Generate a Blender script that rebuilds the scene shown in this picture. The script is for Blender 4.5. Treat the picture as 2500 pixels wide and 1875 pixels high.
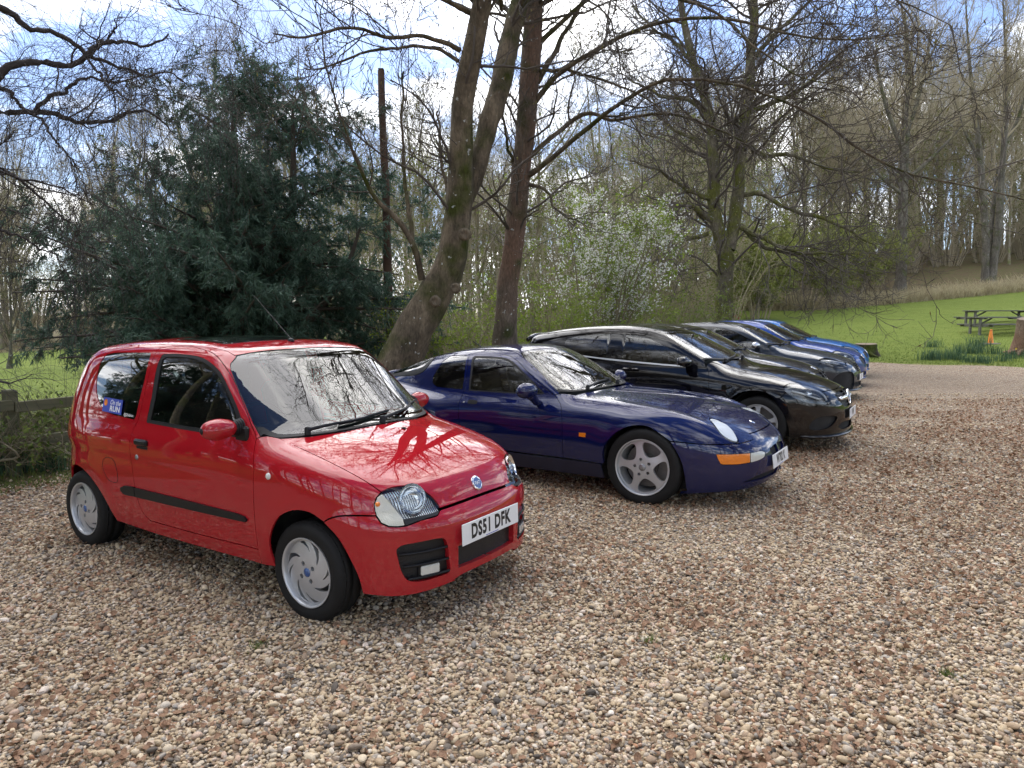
import bpy, bmesh, math, random
import numpy as np
from mathutils import Vector, Matrix
from mathutils.geometry import delaunay_2d_cdt

# ------------------------------------------------------------------ camera, sky, sun, exposure
for o in list(bpy.data.objects): bpy.data.objects.remove(o)
SC = bpy.context.scene
COL = SC.collection
cam_data = bpy.data.cameras.new('camera')
cam_data.sensor_width = 36.0
cam_data.lens = 1721.0/2500*36.0
cam_data.clip_start = .05
cam_data.clip_end = 3000
cam = bpy.data.objects.new('camera', cam_data)
COL.objects.link(cam)
cam.location = (0, 0, 1.5275)
cam.rotation_euler = (math.pi/2 - .0936, .0013, 0)
SC.camera = cam

SUN_EL, SUN_AZ = math.radians(52), math.radians(-12)      # azimuth clockwise from the way the camera looks
sun_data = bpy.data.lights.new('sun', 'SUN')
sun_data.energy = 2.4
sun_data.angle = math.radians(75)
sun_data.color = (1.0, .95, .87)
sun = bpy.data.objects.new('sun', sun_data)
COL.objects.link(sun)
sd_ = Vector((math.sin(SUN_AZ)*math.cos(SUN_EL), math.cos(SUN_AZ)*math.cos(SUN_EL), math.sin(SUN_EL)))
sun.rotation_euler = sd_.to_track_quat('Z', 'Y').to_euler()

world = bpy.data.worlds.new('World')
SC.world = world
world.use_nodes = True
wn, wl = world.node_tree.nodes, world.node_tree.links
wn.clear()
w_out = wn.new('ShaderNodeOutputWorld')
w_bg = wn.new('ShaderNodeBackground')
w_sky = wn.new('ShaderNodeTexSky')
w_sky.sky_type = 'NISHITA'
w_sky.sun_disc = False
w_sky.sun_elevation = SUN_EL
w_sky.sun_rotation = SUN_AZ
w_sky.air_density = 1.0
w_sky.dust_density = 1.2
w_sky.ozone_density = 1.2
# broken cloud over the whole dome
w_tc = wn.new('ShaderNodeTexCoord')
w_sep = wn.new('ShaderNodeSeparateXYZ')
wl.new(w_tc.outputs['Generated'], w_sep.inputs[0])
w_h = wn.new('ShaderNodeMath'); w_h.operation = 'ADD'; w_h.inputs[1].default_value = .22
wl.new(w_sep.outputs['Z'], w_h.inputs[0])
w_hm = wn.new('ShaderNodeMath'); w_hm.operation = 'MAXIMUM'; w_hm.inputs[1].default_value = .08
wl.new(w_h.outputs[0], w_hm.inputs[0])
w_dv = wn.new('ShaderNodeVectorMath'); w_dv.operation = 'DIVIDE'
wl.new(w_tc.outputs['Generated'], w_dv.inputs[0]); wl.new(w_hm.outputs[0], w_dv.inputs[1])
w_nz = wn.new('ShaderNodeTexNoise')
w_nz.inputs['Scale'].default_value = 1.9
w_nz.inputs['Detail'].default_value = 7
w_nz.inputs['Roughness'].default_value = .56
w_nz.inputs['Distortion'].default_value = .35
wl.new(w_dv.outputs[0], w_nz.inputs['Vector'])
w_cr = wn.new('ShaderNodeValToRGB')
w_cr.color_ramp.elements[0].position = .47
w_cr.color_ramp.elements[1].position = .60
wl.new(w_nz.outputs['Fac'], w_cr.inputs[0])
w_nz2 = wn.new('ShaderNodeTexNoise')
w_nz2.inputs['Scale'].default_value = 3.1
w_nz2.inputs['Detail'].default_value = 4
wl.new(w_dv.outputs[0], w_nz2.inputs['Vector'])
w_cc = wn.new('ShaderNodeValToRGB')
w_cc.color_ramp.elements[0].position = .3; w_cc.color_ramp.elements[0].color = (11.0, 11.4, 12.2, 1)
w_cc.color_ramp.elements[1].position = .65; w_cc.color_ramp.elements[1].color = (21.0, 21.0, 21.2, 1)
wl.new(w_nz2.outputs['Fac'], w_cc.inputs[0])
w_mx = wn.new('ShaderNodeMix'); w_mx.data_type = 'RGBA'
wl.new(w_cr.outputs[0], w_mx.inputs[0])
w_gain = wn.new('ShaderNodeMix'); w_gain.data_type = 'RGBA'; w_gain.blend_type = 'MULTIPLY'
w_gain.inputs[0].default_value = 1; w_gain.inputs[7].default_value = (.80, .90, 1.12, 1)
wl.new(w_sky.outputs[0], w_gain.inputs[6])
wl.new(w_gain.outputs[2], w_mx.inputs[6]); wl.new(w_cc.outputs[0], w_mx.inputs[7])
wl.new(w_mx.outputs[2], w_bg.inputs[0])
w_bg.inputs[1].default_value = .10
wl.new(w_bg.outputs[0], w_out.inputs[0])

vs = SC.view_settings
vs.view_transform = 'Standard'
vs.look = 'None'
vs.exposure = 1.05
vs.gamma = 1.0
vs.use_curve_mapping = False
SC.render.engine = 'CYCLES'
cy = SC.cycles
cy.max_bounces = 6
cy.diffuse_bounces = 2
cy.glossy_bounces = 4
cy.transmission_bounces = 4
cy.transparent_max_bounces = 12
cy.caustics_reflective = False
cy.caustics_refractive = False
cy.sample_clamp_indirect = 4.0
cy.use_denoising = True
cy.use_adaptive_sampling = True
cy.adaptive_threshold = .02
# ------------------------------------------------------------------ helpers
RNG = np.random.default_rng(7)
def tag(o, label=None, cat=None, group=None, kind=None):
    if label: o['label'] = label
    if cat: o['category'] = cat
    if group: o['group'] = group
    if kind: o['kind'] = kind
    return o
def empty(name, loc=(0, 0, 0), rz=0.0):
    o = bpy.data.objects.new(name, None)
    o.empty_display_size = .2
    o.location = loc; o.rotation_euler = (0, 0, rz)
    COL.objects.link(o)
    return o
def mkobj(name, mesh, parent=None, loc=None):
    o = bpy.data.objects.new(name, mesh)
    COL.objects.link(o)
    if parent is not None: o.parent = parent
    if loc is not None: o.location = loc
    return o
def copy_tree(o, parent=None):
    c = o.copy(); COL.objects.link(c); c.parent = parent
    for ch in list(o.children): copy_tree(ch, c)
    return c
def mesh_np(name, V, F, mats=(), smooth=True, normals=None, fmat=None, attr=None):
    """V (n,3), F: an (m,3) or (m,4) array or a list of such arrays"""
    V = np.asarray(V, np.float32).reshape(-1, 3)
    Fs = F if isinstance(F, list) else [F]
    Fs = [np.asarray(a, np.int32) for a in Fs if len(a)]
    me = bpy.data.meshes.new(name)
    me.vertices.add(len(V)); me.vertices.foreach_set('co', V.ravel())
    li = np.concatenate([a.ravel() for a in Fs]); cnt = np.concatenate([np.full(len(a), a.shape[1], np.int32) for a in Fs])
    me.loops.add(len(li)); me.loops.foreach_set('vertex_index', li)
    me.polygons.add(len(cnt))
    st = np.concatenate([[0], np.cumsum(cnt)[:-1]]).astype(np.int32)
    me.polygons.foreach_set('loop_start', st)
    if fmat is not None: me.polygons.foreach_set('material_index', np.asarray(fmat, np.int32))
    me.polygons.foreach_set('use_smooth', np.full(len(cnt), bool(smooth)))
    for m in (mats if isinstance(mats, (list, tuple)) else [mats]): me.materials.append(m)
    if attr is not None:
        for an, av in attr.items():
            av = np.asarray(av, np.float32)
            a = me.attributes.new(an, 'FLOAT_COLOR' if av.ndim == 2 else 'FLOAT', 'POINT')
            if av.ndim == 2: a.data.foreach_set('color', np.concatenate([av, np.ones((len(av), 1), np.float32)], 1).ravel())
            else: a.data.foreach_set('value', av)
    me.update(calc_edges=True)
    me.validate()
    if normals is not None and len(me.vertices) == len(V): me.normals_split_custom_set_from_vertices(np.asarray(normals, np.float32))
    return me

class MB:
    """collects shapes into one mesh"""
    def __init__(s): s.V = []; s.Q = []; s.T = []; s.n = 0
    def add(s, V, Q=None, T=None):
        V = np.asarray(V, float).reshape(-1, 3)
        if Q is not None and len(Q): s.Q.append(np.asarray(Q, int) + s.n)
        if T is not None and len(T): s.T.append(np.asarray(T, int) + s.n)
        s.V.append(V); s.n += len(V)
        return s
    def box(s, c, size, rot=None, bev=0.0):
        c = np.array(c, float); h = np.array(size, float)/2
        if bev <= 0:
            V = np.array([[x, y, z] for x in (-1, 1) for y in (-1, 1) for z in (-1, 1)])*h
            Q = [[0,1,3,2],[4,6,7,5],[0,4,5,1],[2,3,7,6],[0,2,6,4],[1,5,7,3]]; T = []
        else:
            b = min(bev, h.min()*.95); V = []; idx = {}
            for x in (-1, 1):
                for y in (-1, 1):
                    for z in (-1, 1):
                        for ax in range(3):
                            p = np.array([x, y, z])*(h - b); p[ax] = np.array([x, y, z])[ax]*h[ax]
                            idx[(x, y, z, ax)] = len(V); V.append(p)
            V = np.array(V); Q = []; T = []
            for ax in range(3):
                o1, o2 = [a for a in range(3) if a != ax]
                for sg in (-1, 1):
                    r = []
                    for a, b2 in ((-1,-1),(1,-1),(1,1),(-1,1)):
                        k = [0,0,0]; k[ax] = sg; k[o1] = a; k[o2] = b2; r.append(idx[(*k, ax)])
                    Q.append(r)
                for a in (-1, 1):
                    for b2 in (-1, 1):
                        k = [0,0,0]; k[o1] = a; k[o2] = b2; e = []
                        for sg in (-1, 1):
                            kk = list(k); kk[ax] = sg; e.append((idx[(*kk, o1)], idx[(*kk, o2)]))
                        Q.append([e[0][0], e[1][0], e[1][1], e[0][1]])
            for x in (-1, 1):
                for y in (-1, 1):
                    for z in (-1, 1): T.append([idx[(x, y, z, a)] for a in range(3)])
        if rot is not None: V = V @ np.array(rot).T
        return s.add(V + c, Q, T)
    def tube(s, pts, rad, n=6, caps=True):
        P = np.asarray(pts, float); m = len(P); R = np.broadcast_to(np.asarray(rad, float), (m,))
        t = np.gradient(P, axis=0); t /= np.maximum(np.linalg.norm(t, axis=1), 1e-9)[:, None]
        up = np.array([0, 0, 1.]) if abs(t[0, 2]) < .9 else np.array([1., 0, 0])
        V = []; a = np.arange(n)*2*np.pi/n
        u = np.cross(t[0], up); u /= np.linalg.norm(u)
        for i in range(m):
            u = u - t[i]*np.dot(u, t[i]); u /= max(np.linalg.norm(u), 1e-9); v = np.cross(t[i], u)
            V.append(P[i] + R[i]*(np.cos(a)[:, None]*u + np.sin(a)[:, None]*v))
        V = np.concatenate(V); i = np.arange(m-1)[:, None]*n; j = np.arange(n)[None]; k = (j+1) % n
        Q = np.stack([i+j, i+k, i+n+k, i+n+j], -1).reshape(-1, 4); T = []
        if caps:
            c0 = len(V); V = np.concatenate([V, P[:1], P[-1:]])
            for q in range(n): T.append([c0, (q+1) % n, q]); T.append([c0+1, (m-1)*n+q, (m-1)*n+(q+1) % n])
        return s.add(V, Q, T)
    def lathe(s, prof, axis='z', n=32, c=(0, 0, 0), ang=(0, 2*np.pi)):
        """prof: (radius, height) pairs"""
        pr = np.asarray(prof, float); m = len(pr); full = abs(ang[1]-ang[0]-2*np.pi) < 1e-6
        a = ang[0] + (ang[1]-ang[0])*np.arange(n + (0 if full else 1))/n; na = len(a)
        ca, sa = np.cos(a)[None], np.sin(a)[None]; r = pr[:, :1]; hh = np.broadcast_to(pr[:, 1:], (m, na))
        x, y = r*ca, r*sa
        V = {'z': (x, y, hh), 'y': (x, hh, -y), 'x': (hh, x, y)}[axis]
        V = np.stack(V, -1).reshape(-1, 3) + np.array(c)
        i = np.arange(m-1)[:, None]*na; j = np.arange(n)[None]; k = (j+1) % na
        return s.add(V, np.stack([i+j, i+k, i+na+k, i+na+j], -1).reshape(-1, 4))
    def build(s, name, mat, parent=None, smooth=False, sharp=None, loc=None):
        if not s.V: return None
        me = mesh_np(name, np.concatenate(s.V), [np.concatenate(a) for a in (s.Q, s.T) if a], mat, smooth)
        if smooth and sharp: me.set_sharp_from_angle(angle=math.radians(sharp))
        return mkobj(name, me, parent, loc)

def catmull(P, step, closed=False):
    P = np.asarray(P, float); n = len(P)
    if n == 2 and not closed:
        m = max(int(np.linalg.norm(P[1]-P[0])/step), 1); t = np.linspace(0, 1, m+1)[:, None]; return P[0]*(1-t)+P[1]*t
    out = []
    segs = n if closed else n-1
    for i in range(segs):
        p1, p2 = P[i], P[(i+1) % n]
        p0 = P[i-1] if (closed or i > 0) else 2*p1-p2
        p3 = P[(i+2) % n] if (closed or i < n-2) else 2*p2-p1
        d01, d12, d23 = [max(np.linalg.norm(b-a), 1e-6)**.5 for a, b in ((p0, p1), (p1, p2), (p2, p3))]
        m1 = (p1-p0)/d01 - (p2-p0)/(d01+d12) + (p2-p1)/d12; m2 = (p2-p1)/d12 - (p3-p1)/(d12+d23) + (p3-p2)/d23
        m1 *= d12; m2 *= d12
        m = max(int(np.linalg.norm(p2-p1)/step), 1); t = (np.arange(m)/m)[:, None]
        out.append((2*t**3-3*t*t+1)*p1 + (t**3-2*t*t+t)*m1 + (-2*t**3+3*t*t)*p2 + (t**3-t*t)*m2)
    if not closed: out.append(P[-1:])
    return np.concatenate(out)
def inpoly(P, poly):
    x, y = P[:, 0], P[:, 1]; r = np.zeros(len(P), bool)
    a = poly; b = np.roll(poly, -1, 0)
    for (x1, y1), (x2, y2) in zip(a, b):
        if y1 == y2: continue
        c = ((y1 > y) != (y2 > y)) & (x < (x2-x1)*(y-y1)/(y2-y1) + x1)
        r ^= c
    return r
def inset(poly, g):
    """move a closed 2D polygon inwards by g (outwards when negative)"""
    a = np.roll(poly, 1, 0); b = np.roll(poly, -1, 0)
    area = .5*np.sum(poly[:, 0]*b[:, 1] - b[:, 0]*poly[:, 1]); sg = 1 if area > 0 else -1
    e1 = poly-a; e2 = b-poly
    n1 = np.stack([-e1[:, 1], e1[:, 0]], 1)*sg; n2 = np.stack([-e2[:, 1], e2[:, 0]], 1)*sg
    n1 /= np.maximum(np.linalg.norm(n1, axis=1), 1e-9)[:, None]; n2 /= np.maximum(np.linalg.norm(n2, axis=1), 1e-9)[:, None]
    n = n1+n2; l = np.maximum(np.linalg.norm(n, axis=1), 1e-6); n /= l[:, None]
    k = np.clip(1/np.maximum((n*n1).sum(1), .35), 1, 2)
    return poly + n*(g*k)[:, None]
def dedupe(P, eps=1e-5):
    k = np.linalg.norm(P - np.roll(P, 1, 0), axis=1) > eps
    return P[k]
def fill2d(outer, holes, res, seed=1):
    """triangulate a 2D region with holes; returns points, triangles and boundary loops"""
    rg = np.random.default_rng(seed)
    loops = [outer] + list(holes); pts = np.concatenate(loops); edges = []; k = 0; ids = []
    for L in loops:
        n = len(L); ids.append(np.arange(k, k+n)); edges += [(k+i, k+(i+1) % n) for i in range(n)]; k += n
    lo, hi = outer.min(0), outer.max(0)
    gx = np.arange(lo[0]+res*.5, hi[0], res); gy = np.arange(lo[1]+res*.5, hi[1], res*.866)
    G = np.stack(np.meshgrid(gx, gy, indexing='ij'), -1); G[:, ::2, 0] += res*.25; G[:, 1::2, 0] -= res*.25
    G = G.reshape(-1, 2)
    if len(G):
        m = inpoly(G, outer)
        for hpoly in holes: m &= ~inpoly(G, hpoly)
        G = G[m]
    if len(G):
        d = np.full(len(G), 9.)
        for L in loops:
            a = L; b = np.roll(L, -1, 0)
            for p, q in zip(a, b):
                e = q-p; t = np.clip(((G-p) @ e)/max(e @ e, 1e-12), 0, 1)
                d = np.minimum(d, np.linalg.norm(G-(p+t[:, None]*e), axis=1))
        G = G[d > res*.4]
    allp = np.concatenate([pts, G]) if len(G) else pts
    r = delaunay_2d_cdt([Vector(p) for p in allp], edges, [], 0, 1e-7)
    V = np.array([tuple(v) for v in r[0]]); T = np.array([list(f_) for f_ in r[2] if len(f_) == 3])
    c = V[T].mean(1); m = inpoly(c, outer)
    for hpoly in holes: m &= ~inpoly(c, hpoly)
    T = T[m]
    a = V[T[:, 1]]-V[T[:, 0]]; b = V[T[:, 2]]-V[T[:, 0]]
    fl = a[:, 0]*b[:, 1]-a[:, 1]*b[:, 0] < 0; T[fl] = T[fl][:, ::-1]
    return V, T, ids

class Body:
    """panels, glass and trim cut from one car surface, all children of the car's Empty"""
    def __init__(s, S, root): s.S = S; s.root = root
    def sd(s, pts, step=.03, sg=-1, smooth=True):
        p = catmull(pts, step) if smooth else np.asarray(pts, float); return s.S.side(p[:, 0], p[:, 1], sg)
    def fr(s, pts, step=.025):
        p = catmull(pts, step); return s.S.front(p[:, 0], p[:, 1])
    def rr(s, pts, step=.03):
        p = catmull(pts, step); return s.S.rear(p[:, 0], p[:, 1])
    def tp(s, pts, step=.03):
        p = catmull(pts, step); return s.S.top(p[:, 0], p[:, 1])
    def sdc(s, pts, step=.02):
        p = catmull(pts, step, True); return s.S.side(p[:, 0], p[:, 1])
    def frc(s, pts, step=.02):
        p = catmull(pts, step, True); return s.S.front(p[:, 0], p[:, 1])
    def tpc(s, pts, step=.02):
        p = catmull(pts, step, True); return s.S.top(p[:, 0], p[:, 1])
    def patch(s, segs, d, holes=(), off=0., gap=.002, hgap=None, flange=.012, res=.035, fold=None):
        """surface patch bounded by 3D curves lying on the body; d is the way it is looked at"""
        S = s.S; d = nz(np.array(d, float))
        up = np.array([0, 0, 1.]) if abs(d[2]) < .8 else np.array([1., 0, 0])
        e1 = nz(np.cross(up, d)); e2 = np.cross(d, e1)
        B = np.stack([e1, e2], 1)
        O3 = dedupe(np.concatenate([np.asarray(a) for a in (segs if isinstance(segs, (list, tuple)) else [segs])]))
        H3 = [dedupe(np.concatenate([np.asarray(a) for a in (hh if isinstance(hh, (list, tuple)) else [hh])])) for hh in holes]
        hg = gap if hgap is None else hgap
        L3 = [O3]+H3; out = inset(O3 @ B, gap); hol = [inset(hh @ B, -hg) for hh in H3]
        mid = [np.abs(a[:, 1]) < 2e-3 for a in L3]
        V2, T, ids = fill2d(out, hol, res)
        far = -2.5
        P = S.hit(V2 @ B.T + d*far, d)
        for loop, m in zip(ids, mid):
            P[loop[m], 1] = 0
        N = S.normal(P)
        for loop, m in zip(ids, mid):
            N[loop[m], 1] = 0; N[loop[m]] /= np.linalg.norm(N[loop[m]], axis=1)[:, None]
        P = P + N*off
        # faces: e1 x e2 = d-ish orientation -> outward is -d
        T = T[:, ::-1]
        V = [P]; NN = [N]; Q = []; n = len(P)
        if flange:
            for loop in ids:
                k = len(loop); a = P[loop]; nn = N[loop]
                tang = np.roll(a, -1, 0)-np.roll(a, 1, 0)
                fn = np.cross(nn, tang); fn /= np.maximum(np.linalg.norm(fn, axis=1), 1e-9)[:, None]
                if loop is ids[0]: sgn = 1 if True else -1
                V += [a, a - nn*flange]; 
                i = np.arange(k); j = (i+1) % k
                q = np.stack([n+i, n+j, n+k+j, n+k+i], 1)
                cen = P.mean(0); 
                NN += [fn, fn]; Q.append(q); n += 2*k
        V = np.concatenate(V); NN = np.concatenate(NN); Q = np.concatenate(Q) if Q else np.zeros((0, 4), int)
        # make flange windings agree with their normals
        if len(Q):
            a = V[Q[:, 1]]-V[Q[:, 0]]; b = V[Q[:, 3]]-V[Q[:, 0]]; c = np.cross(a, b)
            fl = (c*NN[Q[:, 0]]).sum(1) < 0; Q[fl] = Q[fl][:, ::-1]
        a = V[T[:, 1]]-V[T[:, 0]]; b = V[T[:, 2]]-V[T[:, 0]]
        fl = (np.cross(a, b)*NN[T[:, 0]]).sum(1) < 0; T[fl] = T[fl][:, ::-1]
        return V, NN, T, Q
    def emit(s, name, patches, mat, parent=None):
        V = []; N = []; T = []; Q = []; n = 0
        for v, nn, t, q in patches:
            V.append(v); N.append(nn); T.append(t+n)
            if len(q): Q.append(q+n)
            n += len(v)
        me = mesh_np(name, np.concatenate(V), [np.concatenate(T)] + ([np.concatenate(Q)] if Q else []), mat, True, np.concatenate(N))
        return mkobj(name, me, parent or s.root)
    @staticmethod
    def mir(p):
        v, n, t, q = p; m = np.array([1, -1, 1.])
        return v*m, n*m, t[:, ::-1].copy(), (q[:, ::-1].copy() if len(q) else q)
    def both(s, name, p, mat):
        """one part on each side"""
        return s.emit(name, [p], mat), s.emit(name, [s.mir(p)], mat)
    def mid(s, name, p, mat):
        """one part made of two mirrored halves"""
        return s.emit(name, [p, s.mir(p)], mat)

# ------------------------------------------------------------------ materials
def newmat(name):
    m = bpy.data.materials.new(name); m.use_nodes = True
    return m, m.node_tree.nodes, m.node_tree.links, m.node_tree.nodes['Principled BSDF']
def simple(name, col, rough=.5, metal=0., spec=.5, coat=0., coat_r=.03, bump=None, noise=0., nscale=30., emis=None):
    m, n, l, b = newmat(name)
    b.inputs['Base Color'].default_value = (*col, 1); b.inputs['Roughness'].default_value = rough
    b.inputs['Metallic'].default_value = metal; b.inputs['Specular IOR Level'].default_value = spec
    b.inputs['Coat Weight'].default_value = coat; b.inputs['Coat Roughness'].default_value = coat_r
    if noise or bump:
        tc = n.new('ShaderNodeTexCoord'); nt = n.new('ShaderNodeTexNoise')
        nt.inputs['Scale'].default_value = nscale; nt.inputs['Detail'].default_value = 6
        l.new(tc.outputs['Object'], nt.inputs['Vector'])
        if noise:
            mp = n.new('ShaderNodeMapRange'); mp.inputs[3].default_value = 1-noise; mp.inputs[4].default_value = 1+noise
            l.new(nt.outputs['Fac'], mp.inputs[0])
            mx = n.new('ShaderNodeMix'); mx.data_type = 'RGBA'; mx.blend_type = 'MULTIPLY'; mx.inputs[0].default_value = 1
            mx.inputs[6].default_value = (*col, 1); l.new(mp.outputs[0], mx.inputs[7]); l.new(mx.outputs[2], b.inputs['Base Color'])
        if bump:
            bp = n.new('ShaderNodeBump'); bp.inputs['Strength'].default_value = bump; bp.inputs['Distance'].default_value = .01
            l.new(nt.outputs['Fac'], bp.inputs['Height']); l.new(bp.outputs[0], b.inputs['Normal'])
    return m
def paint(name, col, metal=0., rough=.42, flake=0.):
    """clear-coated car paint with a little dust"""
    m, n, l, b = newmat(name)
    b.inputs['Metallic'].default_value = metal; b.inputs['Specular IOR Level'].default_value = 0.
    b.inputs['Coat Weight'].default_value = 1.0; b.inputs['Coat Roughness'].default_value = .012; b.inputs['Coat IOR'].default_value = 1.55
    tc = n.new('ShaderNodeTexCoord'); nt = n.new('ShaderNodeTexNoise'); nt.inputs['Scale'].default_value = 7; nt.inputs['Detail'].default_value = 8
    l.new(tc.outputs['Object'], nt.inputs['Vector'])
    sp = n.new('ShaderNodeSeparateXYZ'); l.new(tc.outputs['Object'], sp.inputs[0])
    dz = n.new('ShaderNodeMapRange'); dz.inputs[1].default_value = .75; dz.inputs[2].default_value = .2; dz.inputs[3].default_value = .004; dz.inputs[4].default_value = .07
    l.new(sp.outputs['Z'], dz.inputs[0])
    mu = n.new('ShaderNodeMath'); mu.operation = 'MULTIPLY'; l.new(dz.outputs[0], mu.inputs[0]); l.new(nt.outputs['Fac'], mu.inputs[1])
    mx = n.new('ShaderNodeMix'); mx.data_type = 'RGBA'; mx.inputs[6].default_value = (*col, 1); mx.inputs[7].default_value = (.16, .13, .10, 1)
    l.new(mu.outputs[0], mx.inputs[0]); l.new(mx.outputs[2], b.inputs['Base Color'])
    b.inputs['Roughness'].default_value = rough
    cr = n.new('ShaderNodeMapRange'); cr.inputs[3].default_value = .008; cr.inputs[4].default_value = .05
    l.new(mu.outputs[0], cr.inputs[0]); cr.inputs[2].default_value = .12; l.new(cr.outputs[0], b.inputs['Coat Roughness'])
    return m
def glass(name, tint, ior=1.52, boost=1.0):
    """thin pane: Fresnel mirror over tinted see-through"""
    m, n, l, b = newmat(name); n.remove(b)
    out = n['Material Output']; tr = n.new('ShaderNodeBsdfTransparent'); tr.inputs[0].default_value = (*tint, 1)
    gl = n.new('ShaderNodeBsdfGlossy'); gl.inputs['Roughness'].default_value = .0; gl.inputs[0].default_value = (1, 1, 1, 1)
    fr = n.new('ShaderNodeFresnel'); fr.inputs[0].default_value = ior
    mu = n.new('ShaderNodeMath'); mu.operation = 'MULTIPLY'; mu.inputs[1].default_value = boost; mu.use_clamp = True
    mx = n.new('ShaderNodeMixShader')
    l.new(fr.outputs[0], mu.inputs[0]); l.new(mu.outputs[0], mx.inputs[0]); l.new(tr.outputs[0], mx.inputs[1]); l.new(gl.outputs[0], mx.inputs[2]); l.new(mx.outputs[0], out.inputs[0])
    return m
M = {}
M['black_plastic'] = simple('black_plastic', (.008, .008, .009), .45, spec=.3, bump=.06, nscale=400)
M['rubber'] = simple('rubber', (.008, .008, .009), .55, spec=.3)
M['gloss_black'] = simple('gloss_black', (.004, .004, .005), .12, spec=.1, coat=1)
M['tyre'] = simple('tyre', (.011, .0108, .0105), .72, spec=.25, noise=.35, nscale=14)
M['alloy'] = simple('alloy', (.50, .51, .52), .36, metal=.55, noise=.12, nscale=9)
M['alloy_dark'] = simple('alloy_dark', (.30, .31, .32), .42, metal=.8, noise=.2, nscale=9)
M['chrome'] = simple('chrome', (.82, .83, .84), .16, metal=1.)
M['steel'] = simple('steel', (.20, .19, .18), .5, metal=.8, noise=.4, nscale=20)
M['dark_void'] = simple('dark_void', (.006, .006, .006), .9)
M['plate'] = simple('plate', (.80, .80, .78), .35)
M['plate_text'] = simple('plate_text', (.006, .006, .006), .4)
M['cabin'] = simple('cabin', (.020, .020, .022), .8, noise=.3, nscale=25)
M['seat'] = simple('seat_cloth', (.035, .035, .040), .9, noise=.4, nscale=60)
M['glass'] = glass('window_glass', (.36, .41, .39), boost=1.9)
M['glass_dark'] = glass('privacy_glass', (.16, .18, .18), boost=1.9)
M['screen'] = glass('windscreen_glass', (.40, .47, .45), boost=1.5)
M['reflector'] = simple('lamp_reflector', (.72, .74, .76), .12, metal=1.)
M['lamp_glass'] = glass('lamp_glass', (.88, .90, .90), 1.5)
M['lens_milky'] = simple('lens_milky', (.62, .62, .55), .18, coat=1)
M['amber'] = simple('amber_lens', (.75, .20, .012), .15, coat=1)
M['white_vinyl'] = simple('white_vinyl', (.8, .8, .8), .4)
M['blue_vinyl'] = simple('blue_vinyl', (.02, .05, .42), .35)
M['badge_blue'] = simple('badge_blue', (.02, .07, .22), .25, coat=1)
M['red_plastic'] = simple('red_plastic', (.55, .03, .02), .5)

def text_mesh(txt, height, bold=.0, sx=1.0, depth=.0008, spacing=1.0, shear=0.):
    cu = bpy.data.curves.new('lettering', 'FONT'); cu.body = txt; cu.size = 1.0; cu.align_x = 'CENTER'; cu.align_y = 'CENTER'
    cu.offset = bold; cu.extrude = .0; cu.space_character = spacing; cu.shear = shear; cu.resolution_u = 3
    o = bpy.data.objects.new('lettering', cu); COL.objects.link(o)
    dg = bpy.context.evaluated_depsgraph_get(); dg.update()
    me = bpy.data.meshes.new_from_object(o.evaluated_get(dg)); bpy.data.objects.remove(o); bpy.data.curves.remove(cu)
    n = len(me.vertices); co = np.zeros(n*3, np.float32); me.vertices.foreach_get('co', co); co = co.reshape(-1, 3)
    hh = co[:, 1].max()-co[:, 1].min(); k = height/hh
    c = (co.max(0)+co.min(0))/2; co = (co-c)*k; co[:, 0] *= sx; co[:, 2] = depth
    me.vertices.foreach_set('co', co.ravel()); me.update()
    return me
def lettering(name, txt, height, mat, parent, mtx, **kw):
    me = text_mesh(txt, height, **kw); me.name = name; me.materials.clear(); me.materials.append(mat)
    o = mkobj(name, me, parent); o.matrix_basis = mtx
    return o
def frame(c, n, up=(0, 0, 1)):
    """matrix whose local z looks along n, local y up"""
    n = Vector(n).normalized(); x = Vector(up).cross(n).normalized(); y = n.cross(x)
    return Matrix(((x.x, y.x, n.x, c[0]), (x.y, y.y, n.y, c[1]), (x.z, y.z, n.z, c[2]), (0, 0, 0, 1)))
# ------------------------------------------------------------------ car body surfaces
# A car body is a smooth solid: side, top, front and rear fields blended, plus a cabin.
# x forward from the front axle, y left, z up, metres.
class Sp:
    """natural cubic spline held as a dense table, with slope"""
    def __init__(s, pts, ext=1.0):
        pts = sorted(pts); x = np.array([p[0] for p in pts], float); y = np.array([p[1] for p in pts], float)
        n = len(x); h = np.diff(x)
        A = np.eye(n); r = np.zeros(n)
        for i in range(1, n - 1):
            A[i, i-1] = h[i-1]; A[i, i] = 2*(h[i-1]+h[i]); A[i, i+1] = h[i]
            r[i] = 6*((y[i+1]-y[i])/h[i] - (y[i]-y[i-1])/h[i-1])
        m = np.linalg.solve(A, r)
        t = np.linspace(x[0], x[-1], 1500); i = np.clip(np.searchsorted(x, t) - 1, 0, n-2)
        a = x[i+1]-t; b = t-x[i]; hh = h[i]
        v = (m[i]*a**3 + m[i+1]*b**3)/(6*hh) + (y[i]/hh - m[i]*hh/6)*a + (y[i+1]/hh - m[i+1]*hh/6)*b
        s0 = (v[1]-v[0])/(t[1]-t[0]); s1 = (v[-1]-v[-2])/(t[-1]-t[-2])
        s.t = np.concatenate([[t[0]-ext], t, [t[-1]+ext]]); s.v = np.concatenate([[v[0]-s0*ext], v, [v[-1]+s1*ext]])
        s.d = np.gradient(s.v, s.t)
    def __call__(s, q): return np.interp(q, s.t, s.v)
    def slope(s, q): return np.interp(q, s.t, s.d)

def smax(a, b, k):
    h = np.maximum(k - np.abs(a-b), 0.0)
    return np.maximum(a, b) + h*h/(4*k)
def smin(a, b, k): return -smax(-a, -b, k)
def nz(v): return v/np.linalg.norm(v)

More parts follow.
